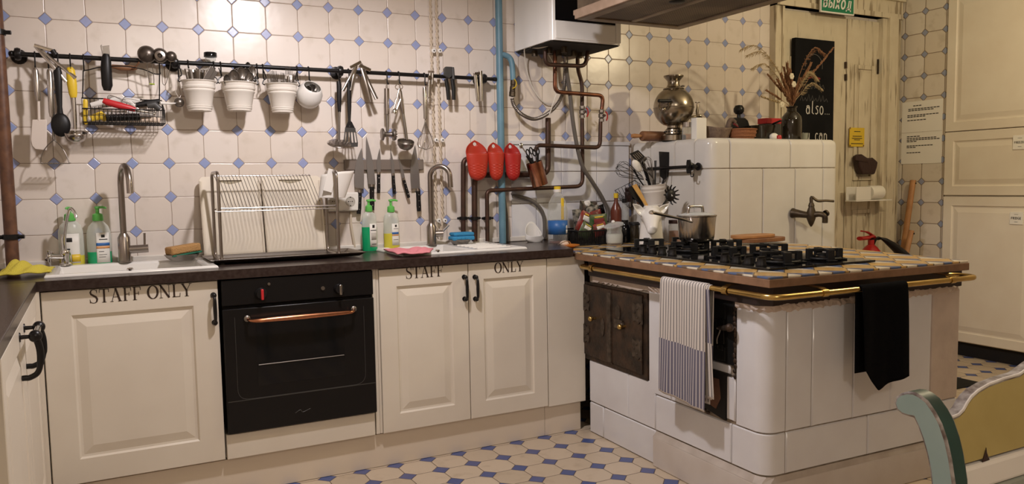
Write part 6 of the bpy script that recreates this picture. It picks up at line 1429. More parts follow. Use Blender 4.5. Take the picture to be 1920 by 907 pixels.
mb.tube(smooth_pts([(x0-0.012, yf-0.03, zlow), (x0-0.022, yf-0.028, zlow+0.004), (x0-0.016, yf-0.028, zlow+0.012)]), 0.0026, 6); mb.build('shelf_bar', 'brushed', t)
n = 29
mb = MB()
for k in range(n):
    f = k/(n-1); x = x0+0.008+(x1-0.085-x0)*f
    mb.tube([(x, yb_-0.005, ztop_+0.004), (x+0.004, yb_-0.02, ztop_-0.01), (x+0.026, yf+0.09, zsh+0.015), (x+0.030, yf+0.075, zsh-0.004), (x+0.012, yf-0.015, zlow), (x+0.008, yf-0.034, zlow-0.002)], 0.0013, 5)
mb.build('plate_wires', 'wire_dark', t)
# bent white cup hung on the right end of the rack
c0 = wy(632, 330, -0.225)
t2 = thing('cutlery_cup', 'white plastic cutlery cup hung on the right end of the dish rack', 'cup', c0)
def cupf(i, j):
    a = 2*PI*i; cu = 1.0; u = 633+(31-6*j)*math.cos(a)*0.98-11*j; v = 322+48*j+4*math.sin(a)*0; y = -0.225-(0.045-0.008*j)*math.sin(a)
    p = wy(u, v+ (6 if math.cos(a) < 0 else -2)*(1-j)*abs(math.cos(a)), -0.225); return Vector((p.x, y, p.z))
mb = MB(); mb.grid(cupf, 28, 10, cu=True); k = len(mb.v); base_ = [Vector(p) for p in mb.v[-28:]]; c = sum(base_, Vector())/28; mb.v.append(c+Vector((0, 0, -0.004)))
for i in range(28): mb.f.append((k-28+i, k-28+(i+1) % 28, k))
mb.build('cup_body', 'white_plastic', t2, solid=0.0025, smooth=50)
mb = MB(); mb.obox(c0+Vector((-0.045, -0.048, -0.02)), (1, 0, -0.3), 0.020, (0, 1, 0), 0.0012, (0.3, 0, 1), 0.050); mb.build('hanging_tab', 'white_plastic', t2, bevel=0.001)

# ================================================================ PIPES
def pipe(label, pts, r, m='pipe', y=-0.06, rad=0.03, cat='pipe', name='copper_pipe', grp=None, ys=None, smooth=False):
    P = [wy(u, v, (ys[i] if ys else y)) for i, (u, v) in enumerate(pts)]
    mb = MB(); mb.tube(smooth_pts(P, 6) if smooth else round_path(P, rad, 5), r, 12); return tag(mb.build(name, m), label, cat, grp)
def wp(u, v, y): return wy(u, v, y)
g = thing('gas_pipe', 'light blue painted gas pipe running from ceiling to worktop', 'pipe', wp(943, 452, -0.07))
g0, g1 = wp(940, 300, -0.07), None
MB().tube([(g0.x, -0.07, ZC-0.002), (g0.x, -0.07, ZW1+0.001)], 0.0185, 18).build('riser', 'blue_pipe', g)
mb = MB(); mb.tube(smooth_pts([wp(936, 102, -0.07), wp(945, 103, -0.075), wp(955, 108, -0.08), wp(960, 120, -0.085), wp(962, 150, -0.085)], 5), 0.0145, 14); mb.build('branch', 'blue_pipe', g)
t = thing('gas_valve', 'brass gas valve with a yellow lever below the blue pipe branch', 'valve', wp(962, 165, -0.085))
a, b = wp(962, 150.5, -0.085), wp(960, 182, -0.085); mb = MB(); d = (b-a).normalized(); L = (b-a).length
mb.lathe([(0, 0), (0.014, 0), (0.014, L*.25), (0.012, L*.28), (0.015, L*.4), (0.015, L*.65), (0.017, L*.7), (0.017, L*.95), (0.0, L)], a, d, 8); mb.build('valve_body', 'brass_old', t, smooth=20)
mb = MB(); mb.tube(smooth_pts([wp(961, 166, -0.105), wp(967, 162, -0.11), wp(968, 154, -0.11), wp(964, 148, -0.11)], 4), 0.0055, 8, flat=0.5); mb.build('lever', 'yellow', t)
def ribbed(label, pts, r, m, ys, name, n=6):
    P = smooth_pts([wy(u, v, y) for (u, v), y in zip(pts, ys)], n); Q = []
    for a, b in zip(P[:-1], P[1:]):
        k = max(1, int((b-a).length/0.0035)); Q += [a.lerp(b, i/k) for i in range(k)]
    return tag(MB().tube(Q, [r*(1.0 if i % 2 else 0.86) for i in range(len(Q))], 10).build(name, m, smooth=0), label, 'hose')
ribbed('ribbed steel gas hose looping from the brass valve up to the boiler', [(960, 184), (964, 198), (978, 214), (1000, 223), (1022, 216), (1043, 198), (1056, 172), (1059, 140), (1060, 103)], 0.0105, 'dull', [-.085, -.085, -.088, -.09, -.095, -.10, -.11, -.13, -.17], 'gas_hose')
ORA = 'white cable'
tag(MB().tube(smooth_pts([wp(1034, 84, -.25), wp(1010, 90, -.2), wp(986, 89, -.12), wp(984, 105, -.06), wp(990, 140, -.03), wp(1003, 172, -.02), wp(1020, 192, -.02), wp(1034, 195, -.02)], 5), 0.0034, 7).build('power_cable', 'cable_white'), 'thin white cable hanging in a loop left of the boiler pipes', 'cable')
tag(MB().tube(smooth_pts([wp(1120, 82, -.3), wp(1090, 83, -.27), wp(1055, 79, -.25), wp(1032, 84, -.2), wp(1027, 97, -.15), wp(1036, 115, -.13), wp(1044, 135, -.13), wp(1046, 165, -.13), wp(1040, 185, -.13), wp(1029, 218, -.10)], 5), 0.0030, 7).build('power_cable', 'cable_white'), 'thin pale cable looping under the boiler down to the brown duct', 'cable')
Yp = -0.10
def wyp(l): return l
pipe('reddish copper pipe bending right from the boiler and down past the right red valve', [(1040.5, 92), (1040.5, 172), (1131, 179), (1128.5, 205)], 0.0108, 'pipe_bright', -0.14, 0.035)
pipe('brown copper pipe from the right red valve across to the scissors cup', [(1126, 228), (1125, 277), (1008, 272), (1003, 284)], 0.0108, 'pipe', -0.10, 0.035, ys=[-.14, -.14, -.10, -.10])
pipe('brown copper pipe kinking down from the boiler to the left red valve', [(1083, 92), (1083, 130), (1091.5, 156), (1091.5, 198)], 0.0108, 'pipe', -0.085, 0.05)
pipe('long brown copper pipe running from the left red valve along the wall', [(1091.5, 222), (1092.5, 349), (918, 357), (913, 362), (914, 452)], 0.0108, 'pipe', -0.085, 0.045)
pipe('short brown copper pipe bent like a U below the boiler', [(1022, 94), (1022.5, 121), (1098, 124), (1102, 96)], 0.0108, 'pipe', -0.20, 0.05)
pipe('thick brown pipe standing in the middle with its open top below the boiler', [(1027.5, 221), (1027.5, 325), (1000, 327.5), (889.5, 328), (890, 452)], 0.0150, 'pipe', -0.055, 0.045)
pipe('left brown copper pipe rising behind the red silicone pockets', [(868.5, 454), (868.5, 298), (892, 297)], 0.0125, 'pipe', -0.06, 0.03)
tag(MB().tube(smooth_pts([wp(1061, 92, -.16), wp(1062, 130, -.15), wp(1068, 170, -.13), wp(1076, 240, -.12), wp(1090, 306, -.11), wp(1110, 340, -.10), wp(1127, 367, -.09), wp(1139, 394, -.09), wp(1138, 415, -.10)], 5), 0.0112, 10).build('rubber_hose', 'hose'), 'long grey rubber hose falling from the boiler to the packet basket', 'hose')
tag(MB().tube(smooth_pts([wp(960, 362, -.03), wp(972, 368, -.03), wp(990, 373, -.03), wp(1005, 382, -.035), wp(1016, 396, -.035), wp(1021, 415, -.035), wp(1021, 445, -.035)], 5), 0.0105, 10).build('rubber_hose', 'hose'), 'short grey hose arching over the white ceramic scoop', 'hose')
tag(MB().tube(smooth_pts([wp(944, 362, -.035), wp(948, 390, -.035), wp(951, 420, -.035), wp(952, 452, -.035)], 4), 0.0085, 8).build('rubber_hose', 'hose'), 'thin grey hose running down beside the blue gas pipe', 'hose')
for u, v, dy, side in ((1091.5, 210, -0.085, 'left'), (1127.5, 217, -0.14, 'right')):
    t = thing('stop_valve', 'plated stop valve with a red lever, the %s one of two below the boiler' % side, 'valve', wp(u, v+11, dy)); a, b = wp(u, v-11, dy), wp(u, v+11, dy); d = (b-a); L = d.length
    mb = MB(); mb.lathe([(0, 0), (0.0145, 0), (0.0145, L*.22), (0.011, L*.26), (0.016, L*.38), (0.016, L*.62), (0.011, L*.74), (0.0145, L*.78), (0.0145, L), (0, L)], a, d, 6); mb.tube([(a+b)/2, (a+b)/2+Vector((0.006, -0.026, 0))], 0.007, 8); mb.build('valve_body', 'dull', t, smooth=20)
    m_ = (a+b)/2+Vector((0.007, -0.028, 0)); mb = MB(); mb.tube(smooth_pts([m_+Vector((0, 0, 0.020)), m_+Vector((0.008, -0.004, 0.01)), m_+Vector((0.010, -0.004, -0.012)), m_+Vector((0.004, -0.003, -0.028))], 4), 0.0065, 8, flat=0.6); mb.build('lever', 'red_paint', t)
for u, l in ((868.5, 'left'), (890, 'middle'), (914, 'right')):
    c = wp(u, 409, -0.058); mb = MB(); mb.lathe([(0.0155, -0.008), (0.0195, -0.008), (0.0195, 0.008), (0.0155, 0.008), (0.0155, -0.008)], c, seg=16); mb.tube([c+Vector((0.018, 0, 0)), c+Vector((0.032, 0, 0))], 0.006, 8); mb.tube([c+Vector((-0.018, 0, 0)), c+Vector((-0.032, 0, 0))], 0.006, 8); mb.tube([c+Vector((0, 0.018, 0)), (c.x, -0.002, c.z)], 0.005, 8)
    tag(mb.build('pipe_clamp', 'black'), 'black iron clamp on the %s of the three brown pipes above the right sink' % l, 'clamp', 'pipe clamps above the right sink')
# brown pipe down the left corner
t = thing('corner_pipe', 'brown painted pipe running down the left corner past the utensil rail', 'pipe', wp(25, 490, -0.09))
a, b = wp(0, -20, -0.09), wp(27, 500, -0.09); px_ = (wp(26, 330, -0.09).x)-0.023
MB().tube([(px_, -0.09, ZC-0.002), (px_, -0.09, ZW1+0.001)], 0.0235, 16).build('riser', 'rust', t)
for v in (62, 444):
    c = wp(20, v, -0.09); c = Vector((px_, -0.09, c.z)); mb = MB(); mb.lathe([(0.0235, -0.010), (0.029, -0.010), (0.029, 0.010), (0.0235, 0.010), (0.0235, -0.010)], c, seg=18); mb.tube([c+Vector((0.024, -0.008, 0)), c+Vector((0.046, -0.012, 0.0))], 0.008, 8); mb.tube([c+Vector((-0.024, 0, 0)), c+Vector((-0.05, 0, 0))], 0.008, 8); mb.tube([c+Vector((0, 0.02, 0)), (c.x, -0.002, c.z)], 0.006, 8); mb.build('clamp', 'black', t)

# ================================================================ RED SILICONE POCKETS AND SCISSORS CUP
def pocket(label, u0, u1, vt, vf, vbot, m, y=-0.105, lean=0.0):
    cu = (u0+u1)/2; cc = wy(cu, vf, y); s = mpp(cc); w_ = (u1-u0)/2*s; t = wy(cu, vbot, y); zb, zf, zt_ = t.z, cc.z, wy(cu, vt, y).z; dep = 0.026
    hz = zt_-0.016; root = thing('silicone_pocket', label, 'mitt', (cc.x, y, zb), 0, 'red silicone pockets on the pipe')
    nu, nv = 48, 40
    def f(i, j):
        a = 2*PI*i; back = max(0.0, math.cos(a)); sd = math.sin(a)
        rim = zf+0.004*0+(zt_-zf)*back**0.8*(1 if True else 0)
        z = zb+(rim-zb)*j; jj = (z-zb)/(zf-zb)
        if jj < 1: wv = (0.70+0.30*min(1, jj*1.15))*math.sqrt(max(0, 1-(1-min(1, jj/0.28))**2)) if jj < 0.28 else 0.70+0.30*min(1, jj*1.15)
        else:
            q = (z-zf)/(zt_-zf); wv = 1.0*math.sqrt(max(0, 1-q**2.4))*0.98+0.02
        d = dep*(1 if jj > .28 else math.sqrt(max(0, 1-(1-jj/0.28)**2)))*(1 if jj < 1 else 0.9)
        tex = 0.0
        if 0.12 < jj < 0.62 and math.cos(a) < 0.25: tex = 0.0022*math.sin(40*a)*math.sin(jj*62)
        return Vector((cc.x+lean*(z-zb)+sd*w_*wv, y+math.cos(a)*(d+tex)+ (0.006 if jj > 1 else 0), z))
    mb = MB(); mb.grid(f, nu, nv, cu=True)
    # punch the hanging hole out of the tall back panel
    hc = Vector((cc.x+lean*(hz-zb), y, hz-0.004)); keep = []
    for q in mb.f:
        c = sum((mb.v[i] for i in q), Vector())/len(q)
        if c.y > y and math.hypot(c.x-hc.x, c.z-hc.z) < 0.0105: continue
        keep.append(q)
    mb.f = keep; mb.build('pocket_body', m, root, solid=0.003, smooth=60)
    mb = MB(); mb.tube([hc+Vector((0.0115*math.cos(a), dep+0.006-0.002, 0.0115*math.sin(a))) for a in [2*PI*i/24 for i in range(24)]], 0.0022, 6, closed=True); mb.build('hole_rim', m, root); return root
pocket('left of three red silicone pockets hung on the pipe, the widest and lightest', 873, 917, 262, 288, 338, 'red')
pocket('middle of three red silicone pockets hung on the pipe, orange red', 914, 946, 266, 286, 338, 'red', -0.11)
pocket('right of three red silicone pockets hung on the pipe, deepest red', 945, 978, 267, 288, 338, 'red_deep', -0.105)
top, bot = wp(1001, 304, -0.115), wp(1013, 347, -0.115); ax = (top-bot).normalized(); L = (top-bot).length; r = 15.5*mpp(top)
t = thing('utensil_cup', 'tilted copper cup of scissors and tools hanging on the pipe right of the red pockets', 'cup', bot)
MB().lathe([(0, 0), (r*0.98, 0), (r, 0.003), (r, L), (r-0.002, L), (r-0.002, 0.004), (0, 0.004)], bot, ax, 28).build('cup_body', 'copper_cup', t)
sd = ax.cross(Vector((0, 1, 0))).normalized()
def loop(mb, c, x, y, a, b, r, n=18): mb.tube([c+x*a*math.cos(2*PI*i/n)+y*b*math.sin(2*PI*i/n) for i in range(n)], r, 7, closed=True)
for k, (du, dv, l) in enumerate(((-7, -17, 'left pair of black-handled scissors standing in the copper cup'), (5, -17, 'right pair of black-handled scissors standing in the copper cup'))):
    q = wp(1000+du, 302+dv, -0.12+0.012*k); o = thing('scissors', l, 'scissors', q, 0, 'things in the copper cup'); mb = MB()
    loop(mb, q+sd*0.011, sd, ax, 0.009, 0.017, 0.0034); loop(mb, q-sd*0.011+ax*0.004, sd, ax, 0.009, 0.017, 0.0034); mb.build('grip', 'black_plastic', o)
    mb = MB(); b0 = bot+ax*0.03; mb.tube([q+sd*0.008-ax*0.016, b0], 0.004, 6, flat=0.4); mb.tube([q-sd*0.008-ax*0.012, b0+sd*0.004], 0.004, 6, flat=0.4); mb.build('blade', 'steel', o)
q = wp(977, 273, -0.12); o = thing('teaspoon', 'steel teaspoon standing at the left of the copper cup', 'spoon', q, 0, 'things in the copper cup')
mb = MB(); bb = bot+ax*L*0.6-sd*0.012; mb.tube([bb, q], 0.003, 6); mb.build('stem', 'steel', o); mb = MB(); mb.ball(q, 0.011, 0.005, 0.015, 12, 8); mb.build('bowl', 'steel', o)
for k, (u, v) in enumerate(((988, 292), (1008, 288), (996, 296))): tag(MB().tube([bot+ax*0.05+sd*(0.008*(k-1)), wp(u, v, -0.128+0.006*k)], [0.005, 0.0075], 8).build('tool_handle', 'black_plastic'), ('black handle sticking out at the left front of the copper cup', 'brown black handle at the right of the copper cup', 'short black handle in the middle of the copper cup')[k], 'handle', 'things in the copper cup')
# ================================================================ THINGS BETWEEN WORKTOP AND STOVE
ZT = 0.871                       # top of the tiled slab
# white ceramic scoop (spoon rest) standing at the wall end of the worktop
p = wy(1003, 454, -0.10); s = mpp(p); t = thing('ceramic_scoop', 'white ceramic scoop standing upright at the right end of the worktop', 'scoop', (p.x, -0.10, ZW1+0.001))
def scoop(i, j):
    a = 2*PI*i; w_ = 19*s*(0.75+0.25*min(1, j*3))*(1 if j < 0.35 else 1-0.25*(j-0.35)); h = 0.030+0.075*(0.5+0.5*math.cos(a))**2.2
    z = ZW1+0.002+h*j; return Vector((p.x-0.008*j+math.sin(a)*w_, -0.10+math.cos(a)*0.030*(0.8+0.2*j), z))
mb = MB(); mb.grid(scoop, 32, 10, cu=True); n = len(mb.v); mb.v.append(Vector((p.x, -0.10, ZW1+0.002)))
for i in range(32): mb.f.append((i, n, (i+1) % 32))
mb.build('scoop_body', 'white', t, solid=0.004, smooth=60)
# oil bottle
p = wy(1046, 440, -0.215); s = mpp(p); x, y = p.x, -0.215; zz_ = lambda v: wy(1046, v, y).z
t = thing('oil_bottle', 'clear plastic oil bottle with blue label and yellow cap', 'bottle', (x, y, ZT+0.001)); H0 = ZT+0.001
r = 18.5*s; hz = [zz_(v)-H0 for v in (440, 412, 398, 380, 366, 358)]
MB().lathe([(0, 0.002), (r*0.9, 0), (r, 0.008), (r, hz[0]), (r*0.97, hz[0]+0.004), (r*0.97, hz[1]-0.004), (r, hz[1]), (r*1.02, hz[2]*0.97), (r*0.90, hz[3]), (r*0.52, hz[4]), (r*0.32, hz[4]+0.012), (r*0.32, hz[5])], (x, y, H0), seg=28).build('bottle_body', 'glass', t)
lb = MB().lathe([(r*1.005, hz[0]+0.004), (r*1.005, hz[1]-0.002)], (x, y, H0), seg=28).build('label', 'label_blue', t, solid=0.0006)
mb = MB(); a0 = math.atan2(-1, 0.25)
mb.grid(lambda i, j: (x+(r*1.02)*math.cos(a0+0.16+0.30*i), y+(r*1.02)*math.sin(a0+0.16+0.30*i), H0+hz[0]+0.008+0.020*j), 5, 2); mb.grid(lambda i, j: (x+(r*1.02)*math.cos(a0+0.16+0.30*(0.5+0.5*math.cos(2*PI*i)*j)), y+(r*1.02)*math.sin(a0+0.16+0.30*(0.5+0.5*math.cos(2*PI*i)*j)), H0+hz[0]+0.040+0.011*math.sin(2*PI*i)*j), 18, 2); mb.build('label_print', 'label_white', lb, solid=0.0006)
mb = MB(); mb.lathe([(r*0.36, hz[5]-0.006), (r*0.38, hz[5]), (r*0.38, hz[5]+0.008), (r*0.34, hz[5]+0.009)], (x, y, H0), seg=18); mb.build('cap_ring', 'white_plastic', t); mb = MB(); mb.lathe([(r*0.34, hz[5]+0.009), (r*0.34, hz[5]+0.022), (r*0.30, hz[5]+0.024), (0, hz[5]+0.024)], (x, y, H0), seg=18); mb.build('cap', 'yellow', t)
mb = MB(); mb.box((x-0.006, y-r*0.93, H0+hz[1]+0.002), (x+0.011, y-r*0.80, zz_(371))); mb.build('yellow_handle', 'yellow', t, bevel=0.003)
MB().lathe([(0, 0.003), (r*0.93, 0.004), (r*0.95, hz[0]*0.45), (0, hz[0]*0.45)], (x, y, H0), seg=24).build('oil', 'sauce', t)
# orange plate with garlic
p = wy(1058, 452, -0.36); s = mpp(p); x, y = p.x, -0.36; r = 29*s
t = thing('small_plate', 'small orange plate with garlic skins beside the oil bottle', 'plate', (x, y, ZT+0.0005))
MB().lathe([(0, 0.001), (r*0.55, 0), (r*0.6, 0.002), (r*0.98, 0.012), (r, 0.0145), (r*0.96, 0.0145), (r*0.58, 0.005), (0, 0.004)], (x, y, ZT+0.0005), seg=36).build('dish', 'orange', t)
tag(MB().ball((x-0.002, y-0.004, ZT+0.0215), 0.024, 0.020, 0.015, 14, 10).build('garlic_bulb', 'garlic'), 'pale broken garlic bulb lying on the orange plate', 'garlic')
tag(MB().tube(smooth_pts([(x-0.036, y, ZT+0.018), (x-0.02, y-0.018, ZT+0.031), (x+0.012, y-0.02, ZT+0.034), (x+0.032, y-0.008, ZT+0.020)], 5), [0.003]*16, 6, flat=0.3).build('garlic_skin', 'garlic'), 'curl of garlic skin on the orange plate', 'garlic')
# black plastic basket with spice packets
fl, fr = wy(1084, 454, -0.30), wy(1139, 452, -0.30); x0, x1 = fl.x, fr.x; yf, yk = -0.30, -0.06; zb = ZT+0.001; zt_ = wy(1110, 434, -0.30).z
t = thing('packet_basket', 'black slotted plastic basket crammed with spice packets beside the oil bottle', 'basket', ((x0+x1)/2, -0.18, zb))
mb = MB(); fl_ = 0.012
mb.box((x0, yf, zb), (x1, yk, zb+0.004))
for k in range(19):
    f = k/18; xx = x0+(x1-x0)*f; mb.box((xx-0.0022, yf-0.004, zb), (xx+0.0022, yf, zt_)); mb.box((xx-0.0022, yk, zb), (xx+0.0022, yk+0.004, zt_))
for k in range(22):
    f = k/21; yy = yf+(yk-yf)*f; mb.box((x0-0.004, yy-0.0022, zb), (x0, yy+0.0022, zt_)); mb.box((x1, yy-0.0022, zb), (x1+0.004, yy+0.0022, zt_))
mb.build('slotted_side', 'black_plastic', t, smooth=0)
mb = MB()
for a, b in (((x0-0.006, yf-0.006), (x1+0.006, yf+0.002)), ((x0-0.006, yk-0.002), (x1+0.006, yk+0.006)), ((x0-0.006, yf+0.002), (x0+0.002, yk-0.002)), ((x1-0.002, yf+0.002), (x1+0.006, yk-0.002))): mb.box((*a, zt_), (*b, zt_+0.008)); mb.box((*a, zb), (*b, zb+0.006))
mb.build('rim', 'black_plastic', t, smooth=0, bevel=0.0015)
PK = [(1074, 392, 1094, 446, -.09, 'pk_white', 'white and black printed packet at the left back of the packet basket', 0.1), (1084, 378, 1120, 420, -.075, 'pk_dark', 'dark green packet standing at the back of the packet basket', -0.1),
      (1100, 386, 1126, 420, -.11, 'pk_white', 'pale beige packet in the middle of the packet basket', 0.2), (1082, 398, 1112, 436, -.16, 'pk_red', 'red curved packet across the middle of the packet basket', -0.45), (1108, 394, 1130, 424, -.15, 'pk_red', 'dark red packet at the right of the packet basket', 0.25),
      (1120, 384, 1134, 402, -.10, 'black_gloss', 'small black bag topping the right side of the packet basket', 0.3), (1104, 402, 1140, 440, -.20, 'pk_green', 'green garlic seasoning packet at the right front of the packet basket', 0.05),
      (1086, 418, 1110, 446, -.25, 'pk_green', 'white and green packet leaning at the left front of the packet basket', -0.5), (1112, 418, 1138, 442, -.26, 'pk_red', 'bright red packet at the right front of the packet basket', 0.2), (1094, 376, 1108, 388, -.08, 'white', 'white crumpled bag peeking over the packet basket', 0.2)]
for k, (ua, va, ub, vb, yy, m, lab, tw) in enumerate(PK):
    yc = min(max(yy, yf+0.03), yk-0.03); a, b = wy(ua, va, yc), wy(ub, vb, yc); cx, cz = (a.x+b.x)/2, (a.z+b.z)/2; hw, hh = abs(b.x-a.x)/2*0.92, abs(a.z-b.z)/2
    hh = min(hh, (cz-(zb+0.008))) if cz-hh < zb+0.008 else hh
    c_, s_ = math.cos(tw), math.sin(tw)
    def pk(i, j, sg=1):
        q = (2*i-1)*hw; h = (2*j-1)*hh; th = 0.012*math.sin(PI*i)**0.5*math.sin(PI*j)**0.5*(1+0.25*math.sin(9*i+7*j+k))
        return Vector((cx+q*c_-h*s_, yc-sg*th, cz+q*s_+h*c_))
    mb = MB(); mb.grid(lambda i, j: pk(i, j, 1), 14, 14); mb.grid(lambda i, j: pk(i, j, -1), 14, 14)
    o = mb.build('seasoning_packet', m, smooth=70); tag(o, lab, 'packet', 'packets in the black basket')
    if k in (6, 7, 8, 3):
        mb = MB(); mb.grid(lambda i, j: pk(0.2+0.6*i, 0.55+0.25*j, 1)+Vector((0, -0.0012, 0)), 8, 3); mb.build('printed_band', {6: 'chalk_red', 7: 'label_white', 8: 'label_white', 3: 'label_white'}[k], o, solid=0.0004)
        mb = MB(); mb.grid(lambda i, j: pk(0.25+0.5*i, 0.84+0.06*j, 1)+Vector((0, -0.0012, 0)), 8, 2); mb.build('printed_line', 'note_yellow', o, solid=0.0004)
# sugar bowl of glass
p = wy(1152, 440, -0.345); s = mpp(p); x, y = p.x, -0.345; r = 16*s; zb = ZT+0.0005; H = wy(1152, 426, y).z-zb
t = thing('sugar_bowl', 'small glass sugar bowl with its lid tipped on the tiled slab', 'bowl', (x, y, zb))
MB().lathe([(0, 0.001), (r*0.85, 0), (r*0.98, 0.012), (r, H*0.55), (r*0.86, H*0.8), (r*0.9, H), (r*0.86, H), (r*0.82, H*0.8), (r*0.94, H*0.55), (r*0.9, 0.010), (0, 0.005)], (x, y, zb), seg=28).build('bowl_body', 'glass', t)
MB().lathe([(0, 0.006), (r*0.86, 0.009), (r*0.92, H*0.4), (r*0.90, H*0.60), (0, H*0.62)], (x, y, zb), seg=24).build('sugar_fill', 'sugar', t)
lc = Vector((x-0.003, y, zb+H+0.008)); la = Vector((-0.30, -0.1, 1)).normalized()
ld = MB().lathe([(r*1.18, 0), (r*1.16, 0.004), (r*0.7, 0.012), (0, 0.015)], lc, la, 26).build('lid', 'glass', t, solid=0.002)
MB().lathe([(0, 0.013), (0.006, 0.014), (0.010, 0.022), (0.007, 0.029), (0, 0.031)], lc, la, 14).build('lid_knob', 'white', ld)
# sauce bottles and jars by the wall
def bottle(name, label, u, y, vtop, rpx, m, cap, capm='white_plastic', z0=ZT+0.0005, neck=0.35, grp='bottles at the back of the slab', shoulder=.62):
    p = wy(u, vtop, y); s = mpp(p); r = rpx*s; H = p.z-z0; t = thing(name, label, 'bottle', (p.x, y, z0), 0, grp)
    MB().lathe([(0, 0), (r*0.95, 0), (r, 0.005), (r, H*shoulder), (r*0.9, H*(shoulder+.06)), (r*neck, H*(shoulder+.2)), (r*neck, H*0.95), (0, H*0.95)], (p.x, y, z0), seg=20).build('bottle_body', m, t)
    if cap: MB().lathe([(r*neck*1.2, H*0.90), (r*neck*1.25, H*0.91), (r*neck*1.2, H), (0, H)], (p.x, y, z0), seg=16).build('cap', capm, t)
    return t
bottle('sauce_bottle', 'brown red sauce bottle with a yellow cap behind the sugar bowl', 1155, -0.16, 362, 10.5, 'sauce', True, 'yellow')
bottle('vinegar_bottle', 'slim clear bottle behind the sugar bowl, right of the red sauce', 1171, -0.15, 372, 8, 'glass', True, 'black_plastic', neck=0.5)
bottle('sauce_bottle', 'short dark bottle with a pink label left of the deer head', 1172, -0.26, 410, 11, 'black_gloss', False, neck=.6)
bottle('spice_jar', 'small black-capped jar left of the deer head, nearest the wall', 1187, -0.20, 416, 10, 'glass', True, 'black_plastic', neck=.9, shoulder=.7)
bottle('spice_jar', 'dark jar half hidden left of the deer head', 1190, -0.32, 418, 9, 'vase', True, 'black_plastic', neck=.9, shoulder=.75)
# wire spice rack on the wall behind
t = thing('wire_rack', 'tilted black wire spice rack on the wall behind the deer head', 'rack', wy(1180, 370, -0.06)); mb = MB()
q = [wy(u, v, y) for u, v, y in ((1153, 357, -.12), (1190, 338, -.12), (1212, 352, -.05), (1175, 372, -.05))]; ql = [wy(u, v, y) for u, v, y in ((1162, 374, -.11), (1195, 356, -.11), (1212, 372, -.05), (1180, 390, -.05))]
mb.tube(q, 0.0022, 6, closed=True); mb.tube(ql, 0.0018, 6, closed=True)
for a, b, c, d in zip(q, q[1:]+q[:1], ql, ql[1:]+ql[:1]):
    for k in range(6): f = k/6; mb.tube([a.lerp(b, f), c.lerp(d, f)], 0.0014, 5)
mb.tube([wy(1190, 338, -.12), wy(1190, 332, -.02), wy(1190, 345, -.004)], 0.002, 5); mb.build('wires', 'black', t)
for k, (u, v, m, l) in enumerate(((1178, 366, 'leather', 'dark brown spice jar lying in the left of the wire rack'), (1192, 362, 'black_gloss', 'black spice jar in the middle of the wire rack'), (1203, 372, 'wood_dark', 'brown spice jar in the right of the wire rack'))):
    c = wy(u, v, -0.075); tag(MB().lathe([(0, -0.035), (0.018, -0.035), (0.020, -0.03), (0.020, 0.018), (0.015, 0.026), (0.017, 0.030), (0.017, 0.042), (0, 0.042)], c, (0.25*(k-1), -0.2, 1), 16).build('spice_jar', m), l, 'jar', 'jars in the wire rack')

# ================================================================ BLACK RAIL AND UTENSIL BUCKET ON THE BLOCK
xrl = lambda y, off: BX0+(BW0-BX0)*(y-BY)/(-BY)-off
ya, yb2 = -0.545, -0.215; off = 0.060
t = thing('short_rail', 'short black rail with a hook on the side of the masonry block', 'rail', (xrl(ya, off), ya, 1.262))
zr4 = wx(1300, 312, xrl(-.53, off)).z
mb = MB(); mb.tube([(xrl(ya, off), ya, zr4), (xrl(yb2, off), yb2, zr4-0.004)], 0.009, 12); mb.build('rod', 'black', t)
mb = MB(); e = Vector((xrl(ya+0.02, off), ya+0.02, zr4)); mb.lathe([(0.0, -.004), (0.020, -.003), (0.021, 0.004), (0.0, 0.006)], e+Vector((off-0.009, 0, 0)), (-1, 0, 0), 16); mb.tube([e, e+Vector((off-0.008, 0, 0))], 0.008, 10); mb.lathe([(0.009, -.012), (0.020, -.009), (0.022, 0), (0.020, .009), (0.009, .012)], e, (0, 1, 0), 14); mb.lathe([(0, .012), (.012, .010), (.013, 0), (.009, -.008)], Vector((xrl(ya, off), ya, zr4)), (0, -1, 0), 12)
mb.prism([e+Vector((-0.010, a, b)) for a, b in ((-.012, .035), (.012, .035), (.016, .02), (.016, -.02), (.012, -.035), (-.012, -.035), (-.016, -.02), (-.016, .02))], (-1, 0, 0), 0.006); mb.build('bracket', 'black', t)
mb = MB(); h = e+Vector((-.004, -.004, -.03)); mb.tube([h+Vector((0, 0, 0.005)), h+Vector((0, 0, -.012))]+[h+Vector((0, -.011+.011*math.cos(a), -.012-.011*math.sin(a))) for a in [PI*i/6 for i in range(8)]], 0.003, 7); mb.build('hook', 'black', t)
# bucket, leaning a little
bc = wx(1229, 345, xrl(-0.32, 0.075)); bc = Vector((bc.x-0.015, bc.y, bc.z)); s = mpp(bc); axb = Vector((-0.10, 0.0, 1)).normalized(); r1 = 23*s; r0 = 17*s; hb = 0.125; b0 = bc-axb*hb
t = thing('utensil_bucket', 'white ribbed bucket of black and white utensils hung from the short rail', 'bucket', b0)
mb = MB(); prof = [(0, 0.002), (r0, 0)]
for f, d in ((.05, 0), (.08, .002), (.12, .002), (.14, 0), (.62, 0), (.65, .002), (.70, .002), (.72, 0), (.76, 0), (.79, .0025), (.85, .0025), (.87, 0), (.97, 0), (.98, .004), (1, .004), (1.0, .001)): prof.append((r0+(r1-r0)*f+d, hb*f))
prof += [(r1-.003, hb*.98), (r0-.003, .004), (0, .004)]; mb.lathe(prof, b0, axb, 32); mb.build('bucket_body', 'white_enamel', t)
